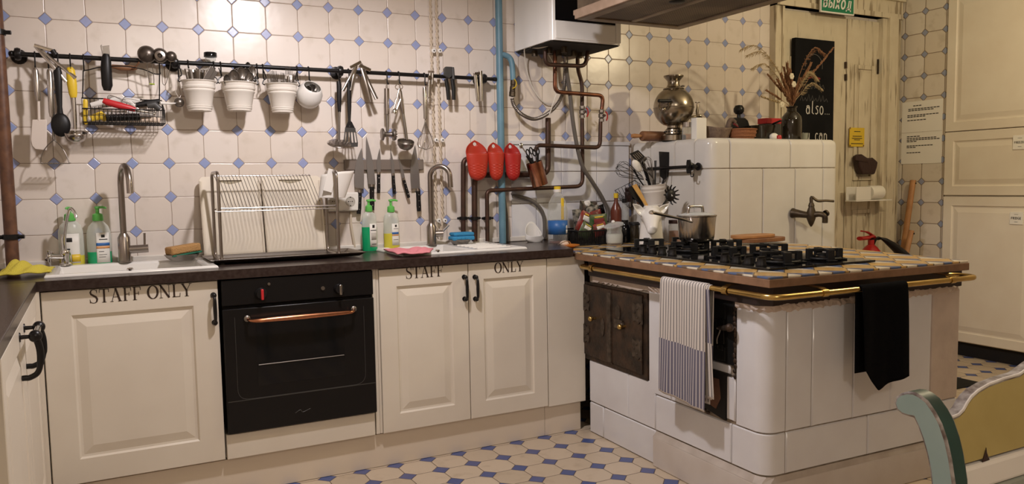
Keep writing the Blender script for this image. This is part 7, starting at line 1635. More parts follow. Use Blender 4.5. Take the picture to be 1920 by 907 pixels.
mb = MB(); mb.tube(smooth_pts([bc+Vector((0.01, -r1, 0)), bc+Vector((0.035, -r1*1.05, 0.03)), Vector((xrl(-.34, off), -.36, zr4+0.012))], 4), 0.0022, 6); mb.build('handle_wire', 'black', t)
UB = 'utensils in the bucket on the short rail'
def inb(u, v, dy): return wy(u, v, bc.y+dy)
o = thing('turner', 'black nylon turner with a square blade at the right of the utensil bucket', 'turner', b0+axb*0.02, 0, UB)
tl, tr_, br2, bl2 = inb(1235, 284, -.02), inb(1255, 285, -.02), inb(1253, 330, -.02), inb(1237, 330, -.02); MB().prism([tl, tr_, br2, (br2+bl2)/2+Vector((.004, 0, -.02)), (br2+bl2)/2+Vector((-.004, 0, -.02)), bl2], (0, -1, 0), 0.004).build('blade', 'black_plastic', o, bevel=0.0015)
MB().tube([(br2+bl2)/2+Vector((0, 0, -.014)), b0+axb*0.03+Vector((.01, -.01, 0))], [.005, .006], 8).build('handle', 'black_plastic', o)
o = thing('slotted_turner', 'black slotted turner leaning left at the back of the utensil bucket', 'turner', b0+axb*0.02, 0, UB)
P4 = [inb(1180, 288, .01), inb(1196, 281, .01), inb(1213, 298, .01), inb(1200, 312, .01)]; MB().prism(P4, (0, -1, 0), .004).build('blade', 'black_plastic', o, bevel=.0015)
mb = MB()
for k in range(4): a = P4[0].lerp(P4[1], .2+.2*k); b = P4[3].lerp(P4[2], .2+.2*k); mb.tube([a.lerp(b, .15)+Vector((0, -.0045, 0)), a.lerp(b, .6)+Vector((0, -.0045, 0))], .0018, 5)
mb.build('slot', 'glaze_grout', o); MB().tube([(P4[2]+P4[3])/2, b0+axb*0.04], [.006, .006], 8).build('handle', 'black_plastic', o)
for k, (base, tip, rm, lab, m) in enumerate((((1218, 340), (1157, 312), 16, 'thin black wire whisk lying far out to the left of the utensil bucket', 'black'), ((1226, 338), (1207, 296), 13, 'grey balloon whisk standing in the middle of the utensil bucket', 'dull'))):
    o = thing('balloon_whisk', lab, 'whisk', inb(*base, 0), 0, UB); a = inb(*base, -.012*k); b = inb(*tip, -.03-.01*k); mb = MB(); balloon(mb, a, b, rm*s, 5, .0012); mb.build('wires', m, o); MB().tube([a+(b-a)*0.03, b0+axb*.03+Vector((-.006, 0.01*k, 0))], .006, 8).build('handle', m, o)
o = thing('serving_spoon', 'white plastic serving spoon leaning left in the utensil bucket', 'spoon', b0+axb*.02, 0, UB); c = inb(1194, 311, -.02); d = (inb(1220, 344, -.01)-c).normalized()
mb = MB(); bowl(mb, c, d.cross(Vector((0, 1, 0))), d, (0, 1, 0), 8*s, 14*s, .01, 18, 5); mb.build('bowl', 'white_plastic', o, solid=.002); MB().tube([c+d*12*s, b0+axb*.03], [.006, .006], 8, flat=.6).build('handle', 'white_plastic', o)
for u, v, lab in ((1203, 303, 'black spatula handle sticking up behind the white serving spoon'), (1229, 301, 'grey spatula leaning at the back right of the utensil bucket'), (1188, 318, 'black tapered tool handle leaning far left out of the utensil bucket')):
    a = inb(u, v, .012); tag(MB().tube([b0+axb*.03, a.lerp(b0, .25), a], [.005, .006, .010], 8, flat=.5).build('spatula_handle', 'black_plastic' if u != 1229 else 'grey_plastic'), lab, 'spatula', UB)
# ================================================================ DEER-HEAD VASE
dp = wy(1221, 448, -0.50); s = mpp(dp); dx, dy = dp.x, -0.50; dz = ZT+0.0005
t = thing('deer_vase', 'white ceramic vase shaped like a deer head, holding wooden and black utensils', 'vase', (dx, dy, dz))
def q(u, v, d=0.0): return wy(u, v, dy-d)
mb = MB()
zH = lambda v: wy(1221, v, dy).z
mb.lathe([(0, 0), (25*s, 0), (24.5*s, 0.01), (21.5*s, (zH(425)-dz)), (20*s, zH(410)-dz), (17.5*s, zH(392)-dz), (14*s, zH(385)-dz), (0, zH(384)-dz)], (dx, dy, dz), seg=28, up=(0, 1, 0), sy=0.85)
hcen = q(1221, 405, 0.02); mb.ball(hcen, 20.5*s, 0.045, 20*s, 20, 14)
m0, m1 = q(1221, 408, 0.045), q(1223, 432, 0.105)
mb.tube([hcen+Vector((0, -.01, .005)), m0, m0.lerp(m1, .5), m1, m1+Vector((0, -.008, -.004))], [18*s, 17*s, 13*s, 9.5*s, 5*s], 18)
mb.ball(m1+Vector((0, .004, 0.0)), 10*s, .016, 8*s, 16, 10)
for sg in (-1, 1): mb.ball(hcen+Vector((sg*14*s, -.018, 5*s)), 6*s, .012, 5*s, 12, 8)
mb.build('head', 'white', t, remesh=0.0042)
for sg, tip, base, nm in ((-1, (1186, 382), (1203, 398), 'l'), (1, (1254, 382), (1238, 396), 'r')):
    a, b = q(*base, .012), q(*tip, .02); d = (b-a); L = d.length; d.normalize(); sd_ = d.cross(Vector((0, 1, 0))).normalized()
    def ear(i, j):
        w2 = 7.5*s*math.sin(PI*min(1, .18+.82*j)**0.8)*(1 if j < 1 else 0); x_ = (2*i-1); return a-d*.012+d*(L+.012)*j+sd_*w2*x_+Vector((0, .014*(1-x_*x_)*math.sin(PI*j)-.004, 0))
    MB().grid(ear, 10, 12).build('ear', 'white', t, solid=.0045, smooth=60)
DV = 'utensils in the deer vase'
o = thing('wooden_spatula', 'yellow wooden spatula leaning left out of the deer vase', 'spatula', hcen, 0, DV)
a, b = q(1216, 392, .0), q(1189, 347, -.03); d = (b-a).normalized(); sd_ = d.cross(Vector((0, 1, 0))).normalized()
MB().prism([a-d*.04+sd_*.006, a+d*.02+sd_*.008, b-d*.03+sd_*.013, b+sd_*.014+d*.004, b-sd_*.014, b-d*.03-sd_*.014, a+d*.02-sd_*.008, a-d*.04-sd_*.006], (0, -1, 0), .005).build('blade', 'wood_yellow', o, bevel=.0018)
o = thing('solid_turner', 'black spatula beside the wooden one in the deer vase', 'spatula', hcen, 0, DV); a, b = q(1208, 390, -.02), q(1180, 350, -.035); d = (b-a).normalized(); sd_ = d.cross(Vector((0, 1, 0))).normalized()
MB().prism([a+sd_*.005, a+d*.02+sd_*.008, b-d*.045+sd_*.020, b+sd_*.014, b-sd_*.012, b-d*.045-sd_*.018, a+d*.02-sd_*.008, a-sd_*.005], (0, -1, 0), .005).build('blade', 'black_plastic', o, bevel=.002)
o = thing('pasta_server', 'black pasta server with a toothed round head leaning right out of the deer vase', 'server', hcen, 0, DV); c = q(1257, 366, -.01); a = q(1236, 394, -.005); d = (c-a).normalized()
MB().tube([a-d*.03, c-d*11*s], [.005, .0055], 8).build('handle', 'black_plastic', o)
mb = MB(); nrm = Vector((0.1, -1, .15)).normalized(); bowl(mb, c, d, d.cross(nrm), -nrm, 12.5*s, 11*s, .012, 20, 5); B1, B2 = d, d.cross(nrm).normalized()
for k in range(10):
    a_ = -2.3+4.6*k/9; e = B1*math.cos(a_)+B2*math.sin(a_); p0 = c+e*11*s; mb.tube([p0, p0+e*.013+nrm*.003, p0+e*.020+nrm*.012], [.0045, .0035, .0022], 7)
mb.build('toothed_head', 'black_plastic', o, solid=.0015)
mb = MB(); mb.tube([c+nrm*(-.002)+B1*.006+Vector((0, -.013, 0)), c-B1*.006+Vector((0, -.013, 0))], .0016, 5); mb.tube([c+B2*.006+Vector((0, -.013, 0)), c-B2*.006+Vector((0, -.013, 0))], .0016, 5); mb.build('drain_hole', 'white_plastic', o)
# ================================================================ SAUCEPAN ON THE HOB
pc = hl(BURN[4][0], BURN[4][1], 0.0075); zp = pc.z+0.0455; pp = wy(1306, 447, pc.y); px0 = pp.x; s = mpp(pp); py = pc.y; rb, rt = 32*s, 36*s; zrim = wy(1306, 406, py).z; Hp = zrim-zp
t = thing('saucepan', 'steel saucepan with a glass lid and long handle on the middle burner', 'saucepan', (px0, py, zp))
MB().lathe([(0, 0), (rb*.86, 0), (rb*.97, .006), (rb*1.02, .02), (rt*.98, Hp*.85), (rt, Hp), (rt*1.03, Hp+.002), (rt*1.0, Hp+.003), (rt*.97, Hp), (rb*.95, .02), (0, .006)], (px0, py, zp), seg=40).build('pan_body', 'steel', t)
ld = MB().lathe([(rt*1.0, Hp+.004), (rt*.9, Hp+.010), (rt*.5, Hp+.018), (0, Hp+.021)], (px0, py, zp), seg=36).build('lid', 'glass', t, solid=.003)
MB().lathe([(rt*.97, Hp+.003), (rt*1.03, Hp+.003), (rt*1.03, Hp+.008), (rt*.97, Hp+.008), (rt*.97, Hp+.003)], (px0, py, zp), seg=36).build('lid_rim', 'steel', ld)
a, b = wy(1290, 401, py), wy(1318, 401, py); zh_ = wy(1304, 387, py).z; mb = MB(); mb.tube(smooth_pts([(a.x, py, zrim+.014), (a.x+.004, py, zh_-.006), (a.x+.016, py, zh_), (b.x-.016, py, zh_), (b.x-.004, py, zh_-.006), (b.x, py, zrim+.014)], 5), .0068, 10); mb.build('lid_handle', 'steel', ld)
a, b = wy(1276, 410, py-.06), wy(1222, 398, py-.20); mb = MB(); mb.tube(smooth_pts([Vector((px0-rt*.80, py-rt*.55, zrim-.02)), a, a.lerp(b, .4), b], 5), [.008]*4+[.010]*6+[.0115]*6, 12, flat=.55, up=(0, 0, 1)); hd_ = mb.build('handle', 'brushed', t)
mb = MB(); mb.ball(b, .0125, .0125, .0085, 12, 8); mb.build('handle_end', 'chrome', hd_)
# jar with a red brown filling behind the pan
p = wy(1263, 440, -0.46); s = mpp(p); r = 13*s; H = wy(1263, 415, -.46).z-ZT; t = thing('storage_jar', 'glass jar of reddish spice with a dark lid between deer vase and saucepan', 'jar', (p.x+.012, -.46, ZT+.0005))
MB().lathe([(0, 0), (r, 0), (r*1.02, .006), (r*1.02, H*.8), (r*.9, H*.88), (r*.9, H)], (p.x+.012, -.46, ZT+.0005), seg=22).build('jar_body', 'glass', t); MB().lathe([(0, .003), (r*.96, .004), (r*.96, H*.55), (0, H*.58)], (p.x+.012, -.46, ZT+.0005), seg=20).build('spice_fill', 'wicker', t); MB().lathe([(r*.95, H*.9), (r*.97, H*.91), (r*.97, H*1.06), (0, H*1.07)], (p.x+.012, -.46, ZT+.0005), seg=20).build('lid', 'leather', t)
# two wooden boards lying behind the hob
def board(label, u0, u1, v, y, dep, th, z, m):
    a, b = wy(u0, v, y), wy(u1, v, y); cx, R = (a.x+b.x)/2, (b.x-a.x)/2; mb = MB(); pts = [Vector((cx+R*math.copysign(abs(math.cos(2*PI*i/36))**.7, math.cos(2*PI*i/36)), y+dep*math.copysign(abs(math.sin(2*PI*i/36))**.7, math.sin(2*PI*i/36)), z)) for i in range(36)]
    return tag(mb.prism(pts, (0, 0, 1), th).build('wooden_board', m, bevel=.003), label, 'board')
yb3 = -.76
board('lower and larger of two wooden boards stacked behind the hob', 1382, 1463, 458, yb3, .075, .020, ZT+.0105+.0, 'wood_dark')
board('upper and smaller of two wooden boards stacked behind the hob', 1376, 1446, 450, yb3-.0, .060, .016, ZT+.0312, 'wood')
# ================================================================ ON TOP OF THE BLOCK
ZB = BZ+0.0005
# samovar
sy_ = -0.27; p = wy(1263, 200, sy_); s = mpp(p); x = p.x; zv = lambda v: wy(1263, v, sy_).z-ZB
R = 37.5*s; zc = zv(201); t = thing('samovar', 'round tarnished nickel samovar standing on the masonry block', 'samovar', (x, sy_, ZB))
prof = [(0, 0)]+[(23*s, 0), (23*s, zv(254)), (17*s, zv(251)), (16*s, zv(243)), (12*s, zv(240)), (12*s, zv(236)), (17*s, zv(234))]
prof += [(R*math.cos(a), zc+R*1.0*math.sin(a)) for a in [-1.05+(2.05)*i/16 for i in range(17)]]
prof += [(19*s, zv(168)), (19*s, zv(166)), (13*s, zv(163)), (11*s, zv(158)), (11.5*s, zv(152)), (18.5*s, zv(144)), (18.5*s, zv(142)), (10*s, zv(150)), (0, zv(151))]
M['samovar'] = mat('tarnished nickel', (0.40, 0.35, 0.27), 0.24, 1.0, var=(0.26, 0.22, 0.17), scale=7, bump=0.03, bscale=30)
MB().lathe(prof, (x, sy_, ZB), seg=44).build('samovar_body', 'samovar', t, smooth=30)
mb = MB(); mb.tube([(x+R*1.004*math.cos(a), sy_+R*1.004*math.sin(a), ZB+zc-.004) for a in [2*PI*i/44 for i in range(44)]], .0022, 6, closed=True); mb.tube([(x+19*s*math.cos(a), sy_+19*s*math.sin(a), ZB+zv(167)) for a in [2*PI*i/36 for i in range(36)]], .003, 6, closed=True); mb.build('seam_ring', 'samovar', t)
mb = MB(); nb = 18
for k in range(nb): a = 2*PI*k/nb; mb.ball((x+16.6*s*math.cos(a), sy_+16.6*s*math.sin(a), ZB+zv(247)), .0045, seg=8, rings=6)
mb.build('pierced_band', 'dark', t)
a, b = wy(1235, 189, sy_-.085), wy(1257, 189, sy_-.085); mb = MB(); mb.tube([a, b], .0095, 12); mb.build('side_grip', 'black_plastic', t)
mb = MB(); mb.tube(smooth_pts([a+Vector((.006, 0, -.004)), a+Vector((.008, .006, -.03)), a.lerp(b, .5)+Vector((0, .016, -.046)), b+Vector((-.008, .006, -.03)), b+Vector((-.006, 0, -.004))], 4), .0055, 8); mb.ball(a.lerp(b, .5)+Vector((0, .010, -.045)), .014, seg=12, rings=8); mb.build('grip_mount', 'samovar', t)
mb = MB(); q0 = Vector((x+R*.86, sy_-.03, ZB+zv(222))); q1 = wy(1312, 217, sy_-.05); mb.tube(smooth_pts([q0, q0.lerp(q1, .5), q1, q1+Vector((.008, 0, -.012)), q1+Vector((.009, 0, -.03))], 4), [.013]*4+[.010]*4+[.009]*9, 10)
kq = q0.lerp(q1, .72); mb.tube([kq, kq+Vector((0, 0, .030)), kq+Vector((.002, 0, .052)), kq+Vector((.002, 0, .075))], [.006, .009, .006, .004], 10); mb.lathe([(0, 0), (.014, 0), (.014, .004), (0, .005)], kq+Vector((.002, 0, .075)), (0, 0, 1), 12); mb.build('spigot', 'samovar', t)
mb = MB(); mb.lathe([(0, 0), (.010, 0), (.012, .006), (.004, .010), (0, .010)], (x+16*s, sy_-.02, ZB+zv(163)), seg=12); mb.build('steam_cap', 'dull', t)
# rolling pins
def pin(label, u0, u1, v, y, rp, hp, m, zfix=True):
    a, b = wy(u0, v, y), wy(u1, v, y); s = mpp(a); r, rh = rp*s, hp*s; z = ZB+r; c0, c1 = Vector((a.x, y, z)), Vector((b.x, y, z)); d = (c1-c0).normalized(); L = (c1-c0).length
    t = thing('rolling_pin', label, 'rolling pin', ((a.x+b.x)/2, y, ZB), 0)
    f = .24; MB().lathe([(0, L*f), (r*.9, L*f), (r, L*f+.004), (r, L*(1-f)-.004), (r*.9, L*(1-f)), (0, L*(1-f))], c0, d, 20).build('roller', m, t)
    for k in (0, 1):
        o0 = c0 if k == 0 else c1; dd = d if k == 0 else -d; MB().lathe([(0, 0), (rh*.8, .003), (rh, .02), (rh*.8, L*f*.7), (rh*.6, L*f-.001), (0, L*f-.001)], o0, dd, 14).build('handle', 'wood', t)
    return t
pin('thick brown rolling pin lying at the left end of the block in front', 1184, 1262, 250, -0.20, 9.5, 4.5, 'wood_dark')
zq = ZB
t = pin('long pale rolling pin lying behind the samovar', 1207, 1334, 236, -0.075, 9, 4.2, 'wood')
# small glass jar, white paper carton
p = wy(1290, 240, -.36); s = mpp(p); H = wy(1290, 231, -.36).z-ZB; r = 11*s; t = thing('glass_jar', 'small glass jar with a metal lid right of the samovar foot', 'jar', (p.x, -.36, ZB)); MB().lathe([(0, 0), (r, 0), (r*1.02, .006), (r*1.02, H*.7), (r*.9, H*.78), (0, H*.78)], (p.x, -.36, ZB), seg=20).build('jar_body', 'glass', t); MB().lathe([(r*.95, H*.78), (r*.97, H*1.05), (0, H*1.06)], (p.x, -.36, ZB), seg=20).build('lid', 'steel', t)
p, p2 = wy(1299, 221, -.40), wy(1318, 221, -.40); tag(MB().box((p.x, -.43, ZB), (p2.x, -.385, p.z)).build('paper_carton', 'paper', bevel=.003), 'plain white paper carton under the samovar spigot', 'carton')
# carved duck dish, wicker basket, black pan board, frying pan, red box
yq = -.40; D = lambda u, v, y=yq: wy(u, v, y)
t = thing('duck_dish', 'grey brown carved wooden dish shaped like a duck', 'dish', (D(1345, 250).x, yq, ZB))
mb = MB(); c = D(1346, 244); L = (D(1368, 244).x-D(1323, 244).x)/2
def duck(i, j):
    a = 2*PI*i; h = (D(1346, 241).z-ZB); return Vector((c.x+math.cos(a)*L*(.72+.28*j), yq+math.sin(a)*.06*(.6+.4*j), ZB+.001+h*j+.010*j*abs(math.cos(a))**3))
mb.grid(duck, 28, 6, cu=True); k = len(mb.v); mb.v.append(Vector((c.x, yq, ZB+.002)))
for i in range(28): mb.f.append((i, k, (i+1) % 28))
mb.build('dish_body', 'wood_grey', t, solid=.006, smooth=60)
mb = MB(); mb.tube(smooth_pts([D(1364, 246, yq-.0), D(1366, 234, yq-.01), D(1369, 226, yq-.01), D(1374, 226, yq-.01), D(1379, 231, yq-.012), D(1383, 236, yq-.014)], 4), [.016]*4+[.014]*4+[.014]*4+[.012]*4+[.006]*4+[.004], 10); mb.build('duck_head', 'wood_grey', t); mb = MB(); mb.tube(smooth_pts([D(1326, 242), D(1323, 236), D(1321, 233)], 4), [.008]*4+[.005]*5, 8); mb.build('duck_tail', 'wood_grey', t)
mb = MB(); mb.tube([D(1376, 232, yq-.02), D(1384, 238, yq-.02)], [.006, .004], 8); mb.build('beak', 'chalk_red', t)
a, b = D(1371, 245, -.44), D(1413, 245, -.44); c = (a+b)/2; R = (b.x-a.x)/2; H = D(1390, 242, -.44).z-ZB
t = thing('wicker_basket', 'small reddish woven wicker basket beside the duck dish', 'basket', (c.x, -.44, ZB)); mb = MB()
mb.lathe([(0, .002), (R*.8, .001), (R*.95, H*.5), (R, H), (R*.94, H), (R*.88, H*.5), (R*.74, .006), (0, .006)], (c.x, -.44, ZB), seg=28, sy=.8, up=(0, 1, 0))
wkb = mb.build('woven_body', 'wicker', t); mb = MB()
for k in range(3): mb.tube([(c.x+R*(.9+.05*k)*math.cos(w2)*(1+.012*(-1)**i), -.44+R*.8*(.9+.05*k)*math.sin(w2)*(1+.012*(-1)**i), ZB+H*(.3+.33*k)) for i, w2 in enumerate([2*PI*i/40 for i in range(40)])], .0042, 6, closed=True)
mb.build('woven_rim', 'wicker', t)
p = D(1384, 230, -.26); s = mpp(p); zz2 = lambda v: D(1384, v, -.26).z; t = thing('press_board', 'black iron press with a ball handle standing behind the duck dish', 'press', (p.x, -.26, ZB)); w2 = 25*s
o3 = [(-w2*1.05, ZB), (-w2*.95, zz2(236)), (-w2*.78, zz2(226)), (-w2*.5, zz2(221)), (w2*.5, zz2(221)), (w2*.78, zz2(226)), (w2*.95, zz2(236)), (w2*1.05, ZB)]
MB().prism([Vector((p.x+a, -.25, b)) for a, b in o3], (0, -1, 0), .03).build('plate', 'black', t, bevel=.006, seg=3)
MB().lathe([(.012, 0), (.010, zz2(214)-zz2(221)), (6*s, zz2(213.5)-zz2(221)), (9.6*s, zz2(209)-zz2(221)), (9.8*s, zz2(203)-zz2(221)), (6.5*s, zz2(197.5)-zz2(221)), (0, zz2(196)-zz2(221))], (p.x, -.265, zz2(221.5)), seg=18).build('ball_handle', 'black', t)
a, b = D(1408, 247, -.33), D(1442, 247, -.33); c = (a+b)/2; R = (b.x-a.x)/2+.012; H = D(1425, 236, -.33).z-ZB; t = thing('frying_pan', 'small dark frying pan with its handle pointing right at the vase', 'pan', (c.x, -.33, ZB))
MB().lathe([(0, 0), (R*.85, 0), (R, H*.9), (R*1.03, H), (R*.97, H), (R*.82, .005), (0, .005)], (c.x, -.33, ZB), seg=28).build('pan_body', 'vase', t); MB().tube([(c.x+R*.9, -.35, ZB+H*.9), D(1450, 232, -.38), D(1464, 226, -.42)], [.009, .008, .007], 10, flat=.6).build('handle', 'black_plastic', t)
tag(MB().lathe([(0, 0), (.012, 0), (.013, .004), (.009, .07), (.008, .10), (0, .102)], (D(1416, 240, -.22).x, -.22, ZB), seg=14).build('pepper_mill', 'brushed'), 'slim steel pepper mill behind the frying pan', 'mill')
a, b = D(1428, 222, -.20), D(1455, 233, -.20); t = thing('spice_tin', 'dark tin with a bright red lid behind the frying pan', 'tin', ((a.x+b.x)/2, -.2, ZB)); MB().box((a.x, -.24, ZB), (b.x, -.17, b.z-.001)).build('tin_body', 'grey_plastic', t, bevel=.003); MB().box((a.x-.002, -.242, b.z), (b.x+.002, -.168, a.z)).build('lid', 'red_plastic', t, bevel=.003)
tag(MB().ball((D(1446, 249, -.40).x, -.42, ZB+.021), .028, .022, .021, 14, 10).build('paper_ball', 'paper'), 'crumpled white paper ball left of the dark vase', 'paper')
p = D(1441, 240, -.44); tag(MB().lathe([(0, 0), (.012, 0), (.013, .003), (.013, .02), (.010, .024), (0, .025)], (p.x+.02, -.50, ZB), seg=16).build('bottle_top', 'red_paint'), 'small red screw lid standing near the frying pan', 'lid')
# dark vase with dried grasses
vy = -.40; p = D(1484, 228, vy); s = mpp(p); zz3 = lambda v: D(1484, v, vy).z-ZB; x = p.x
t = thing('glass_vase', 'dark brown glass bottle vase holding dried grasses on the block', 'vase', (x, vy, ZB))
R = 18.5*s; MB().lathe([(0, 0), (R*.92, 0), (R, .01), (R, zz3(226)), (R*.94, zz3(219)), (R*.7, zz3(213)), (R*.48, zz3(209)), (R*.45, zz3(203)), (R*.56, zz3(201)), (R*.56, zz3(199.5)), (R*.40, zz3(199.5)), (R*.36, zz3(209)), (0, zz3(212))], (x, vy, ZB), seg=32).build('vase_body', 'vase', t)
rnd = random.Random(11); mouth = Vector((x, vy, ZB+zz3(203)))
GR = [((1470, 128), 0, 'straw', 'plume'), ((1476, 120), -.02, 'straw', 'plume'), ((1465, 140), -.05, 'straw', 'plume'), ((1482, 132), .02, 'straw', 'plume'), ((1458, 150), -.06, 'straw', 'plume'), ((1440, 140), -.03, 'straw', 'ear'), ((1437, 169), -.05, 'straw', 'ear'), ((1428, 181), -.06, 'straw_pale', 'ear'), ((1388, 93), 0, 'straw_pale', 'arch'), ((1400, 104), -.04, 'straw_pale', 'arch'), ((1410, 128), -.06, 'straw_pale', 'arch'), ((1500, 150), .0, 'straw', 'plume'), ((1510, 138), -.02, 'straw', 'ear'), ((1530, 145), -.03, 'straw_pale', 'arch'), ((1545, 100), -.02, 'straw', 'arch'), ((1562, 90), -.04, 'straw', 'ear'), ((1532, 148), -.05, 'straw_pale', 'arch'), ((1540, 166), -.07, 'straw_pale', 'arch'), ((1520, 120), .02, 'straw', 'plume'), ((1492, 168), -.04, 'straw', 'plume')]
SIDE = lambda u: 'left' if u < 1460 else ('middle' if u < 1496 else 'right')
for k, ((u, v), dy_, m, kind) in enumerate(GR):
    tip = D(u, v, vy+dy_); base = mouth+Vector((rnd.uniform(-.010, .010), rnd.uniform(-.010, .010), -.06)); mo = mouth+Vector((rnd.uniform(-.009, .009), rnd.uniform(-.009, .009), 0))
    up = Vector((mo.x+(tip.x-mo.x)*(.30 if kind == 'arch' else .42), mo.y+(tip.y-mo.y)*.4, mo.z+(tip.z-mo.z)*(.70 if kind == 'arch' else .5)))
    if kind == 'arch': up2 = Vector((mo.x+(tip.x-mo.x)*.68, mo.y+(tip.y-mo.y)*.7, max(tip.z, mo.z)+.012+.0*(tip.z-mo.z)+ (.02 if v > 120 else .015)))
    else: up2 = up.lerp(tip, .5)
    P = smooth_pts([base, mo, up, up2, tip], 6); mb = MB(); mb.tube(P, [.0016]*(len(P)-1)+[.0006], 5)
    n = len(P)
    for i in range(n//3+1 if kind == 'plume' else n//2+1, n):
        f = (i-n/2)/(n/2)
        for j in range(11 if kind != 'arch' else 9):
            q_ = P[i-1].lerp(P[i], rnd.random()); d = (P[i]-P[i-1]).normalized(); sp = Vector((rnd.uniform(-1, 1), rnd.uniform(-1, 1), rnd.uniform(-.6, .6))); sp = (sp-d*sp.dot(d)).normalized()
            L = {'plume': .034, 'ear': .016, 'arch': .034}[kind]*rnd.uniform(.6, 1.1)*(1.1-.5*f); e = q_+d*L*(.9 if kind != 'arch' else .8)+sp*L*(.30 if kind == 'plume' else .5)+(Vector((0, 0, -L*.5)) if kind == 'arch' else Vector())
            w3 = {'plume': .0026, 'ear': .0032, 'arch': .0011}[kind]; mb.tube([q_, q_.lerp(e, .55)+sp*L*.08, e], [w3*.6, w3, .0004], 4)
    tag(mb.build('dried_stalk', m, smooth=0), '%s dried grass stalk at the %s of the bunch in the dark vase' % ({'plume': 'feathery reddish', 'ear': 'curved seed-headed', 'arch': 'fine arching'}[kind] if m == 'straw' else {'ear': 'pale seed-headed', 'arch': 'pale arching', 'plume': 'pale'}[kind], SIDE(u)), 'grass', 'dried grasses in the dark vase')
for k, (u, v) in enumerate(((1484, 143), (1488, 158), (1466, 196))):
    c = D(u, v, vy-.03); t = thing('dried_flower', ['uppermost cream dried flower among the grasses', 'lower cream dried flower among the grasses', 'small white dried flower at the vase mouth'][k], 'flower', c, 0, 'dried flowers in the dark vase')
    MB().tube(smooth_pts([mouth+Vector((0, 0, -.05)), mouth, c+Vector((0, 0, -.004))], 4), .0013, 5).build('stem', 'straw', t); mb = MB()
    for j in range(6): a = 2*PI*j/6; mb.ball(c+Vector((math.cos(a)*.010, -.003, math.sin(a)*.010)), .009, .003, .009, 8, 6)
    mb.build('petals', 'petal', t)
p = D(1508, 248, -.36); tag(MB().lathe([(0, 0), (.018, 0), (.022, .05), (.019, .05), (.016, .004), (0, .004)], (p.x, -.36, ZB), seg=20).build('egg_cup', 'sage'), 'small grey green cup half hidden right of the dark vase', 'cup')
# ================================================================ ON THE DOOR AND IN THE CORNER
yd_ = -0.030
a, b = wy(1492, 70, -0.062), wy(1564, 262, -0.062); cb_top, cb_bot = a.z, wy(1530, 300, -.062).z-.12
cbx0, cbx1 = wy(1491, 150, -0.062).x, wy(1564, 150, -0.062).x
t = thing('chalkboard', 'black chalkboard with white chalk words hung on the old cream door', 'chalkboard', ((cbx0+cbx1)/2, -.05, cb_bot))
MB().box((cbx0, -.062, cb_bot), (cbx1, -.029, cb_top)).build('board', 'board_black', t, bevel=.002)
N_ = Vector((0, -1, 0)); ys_ = -.0622
def chalk(s, u0, u1, v, m='chalk', nm='chalk_words'):
    a, b = wy(u0, v, ys_), wy(u1, v, ys_); mb = MB(); size = (b.x-a.x)/text_w(s, HAND); text(mb, s, HAND, (a.x, ys_, a.z), (1, 0, 0), (0, 0, 1), (0, -1, 0), size); return mb.build(nm, m, t, smooth=0)
chalk('also...', 1511, 1556, 213)
chalk('you can', 1494, 1552, 262)
mb = MB(); O = wy(1526, 132, ys_)
def cl(pts, wd): ribbon(mb, [(x_, z_) for x_, z_ in pts], wd, O+N_*.0002, Vector((1, 0, 0)), Vector((0, 0, 1)), N_, .0005)
kx_ = mpp(O)*1.25
cl([(kx_*18*math.cos(math.radians(a)), kx_*6+kx_*18*math.sin(math.radians(a))) for a in range(-10, 195, 15)], .0035)
for i in range(6): cl([(kx_*(-18+7*i), -kx_*(26+2*math.sin(i))), (kx_*(-15+7*i), -kx_*(20+2*math.cos(i))), (kx_*(-12+7*i), -kx_*(27))], .003)
for i in range(8): cl([(kx_*(-28+7.5*i), -kx_*45), (kx_*(-25+7.5*i), -kx_*(38+3*math.sin(i*2))), (kx_*(-22+7.5*i), -kx_*46)], .003)
mb.build('chalk_drawing', 'chalk_grey', t, smooth=0)
mb = MB(); cl([(-kx_*12, -kx_*12), (0, -kx_*9), (kx_*14, -kx_*12)], .011); mb.build('chalk_stripe', 'chalk_red', t, smooth=0)
# green exit sign over the door
sg = [wy(u, v, -.105) for u, v in ((1538, 21), (1601, 28), (1608, -2), (1545, -9))]
t = thing('exit_sign', 'green exit sign with white Cyrillic letters above the old door', 'sign', sg[0]+Vector((.05, .01, 0)))
gx = (sg[1]-sg[0]); gx.z = 0; Wd2 = gx.length; O = Vector((sg[0].x, -.108, sg[0].z-.004)); HS = sg[3].z-sg[0].z+.03
MB().box((O.x, -.108, O.z), (O.x+Wd2, -.0955, O.z+HS)).build('sign_frame', 'white_plastic', t, bevel=.002)
MB().box((O.x+.008, -.1086, O.z+.009), (O.x+Wd2-.008, -.106, O.z+HS-.009)).build('sign_face', 'sign_green', t, smooth=0)
mb = MB(); word = ['B', 'bl', 'X', 'O', 'D']; wd_ = sum(BOLD[c][0]+.10 for c in word)-.1; size = (Wd2-.05)/(wd_+.2)
text(mb, word, BOLD, (O.x+.018, -.1087, O.z+.031), (1, 0, 0), (0, 0, 1), (0, -1, 0), size*1.06, shear=.18, gap=.10); mb.build('lettering', 'label_white', t, smooth=0)
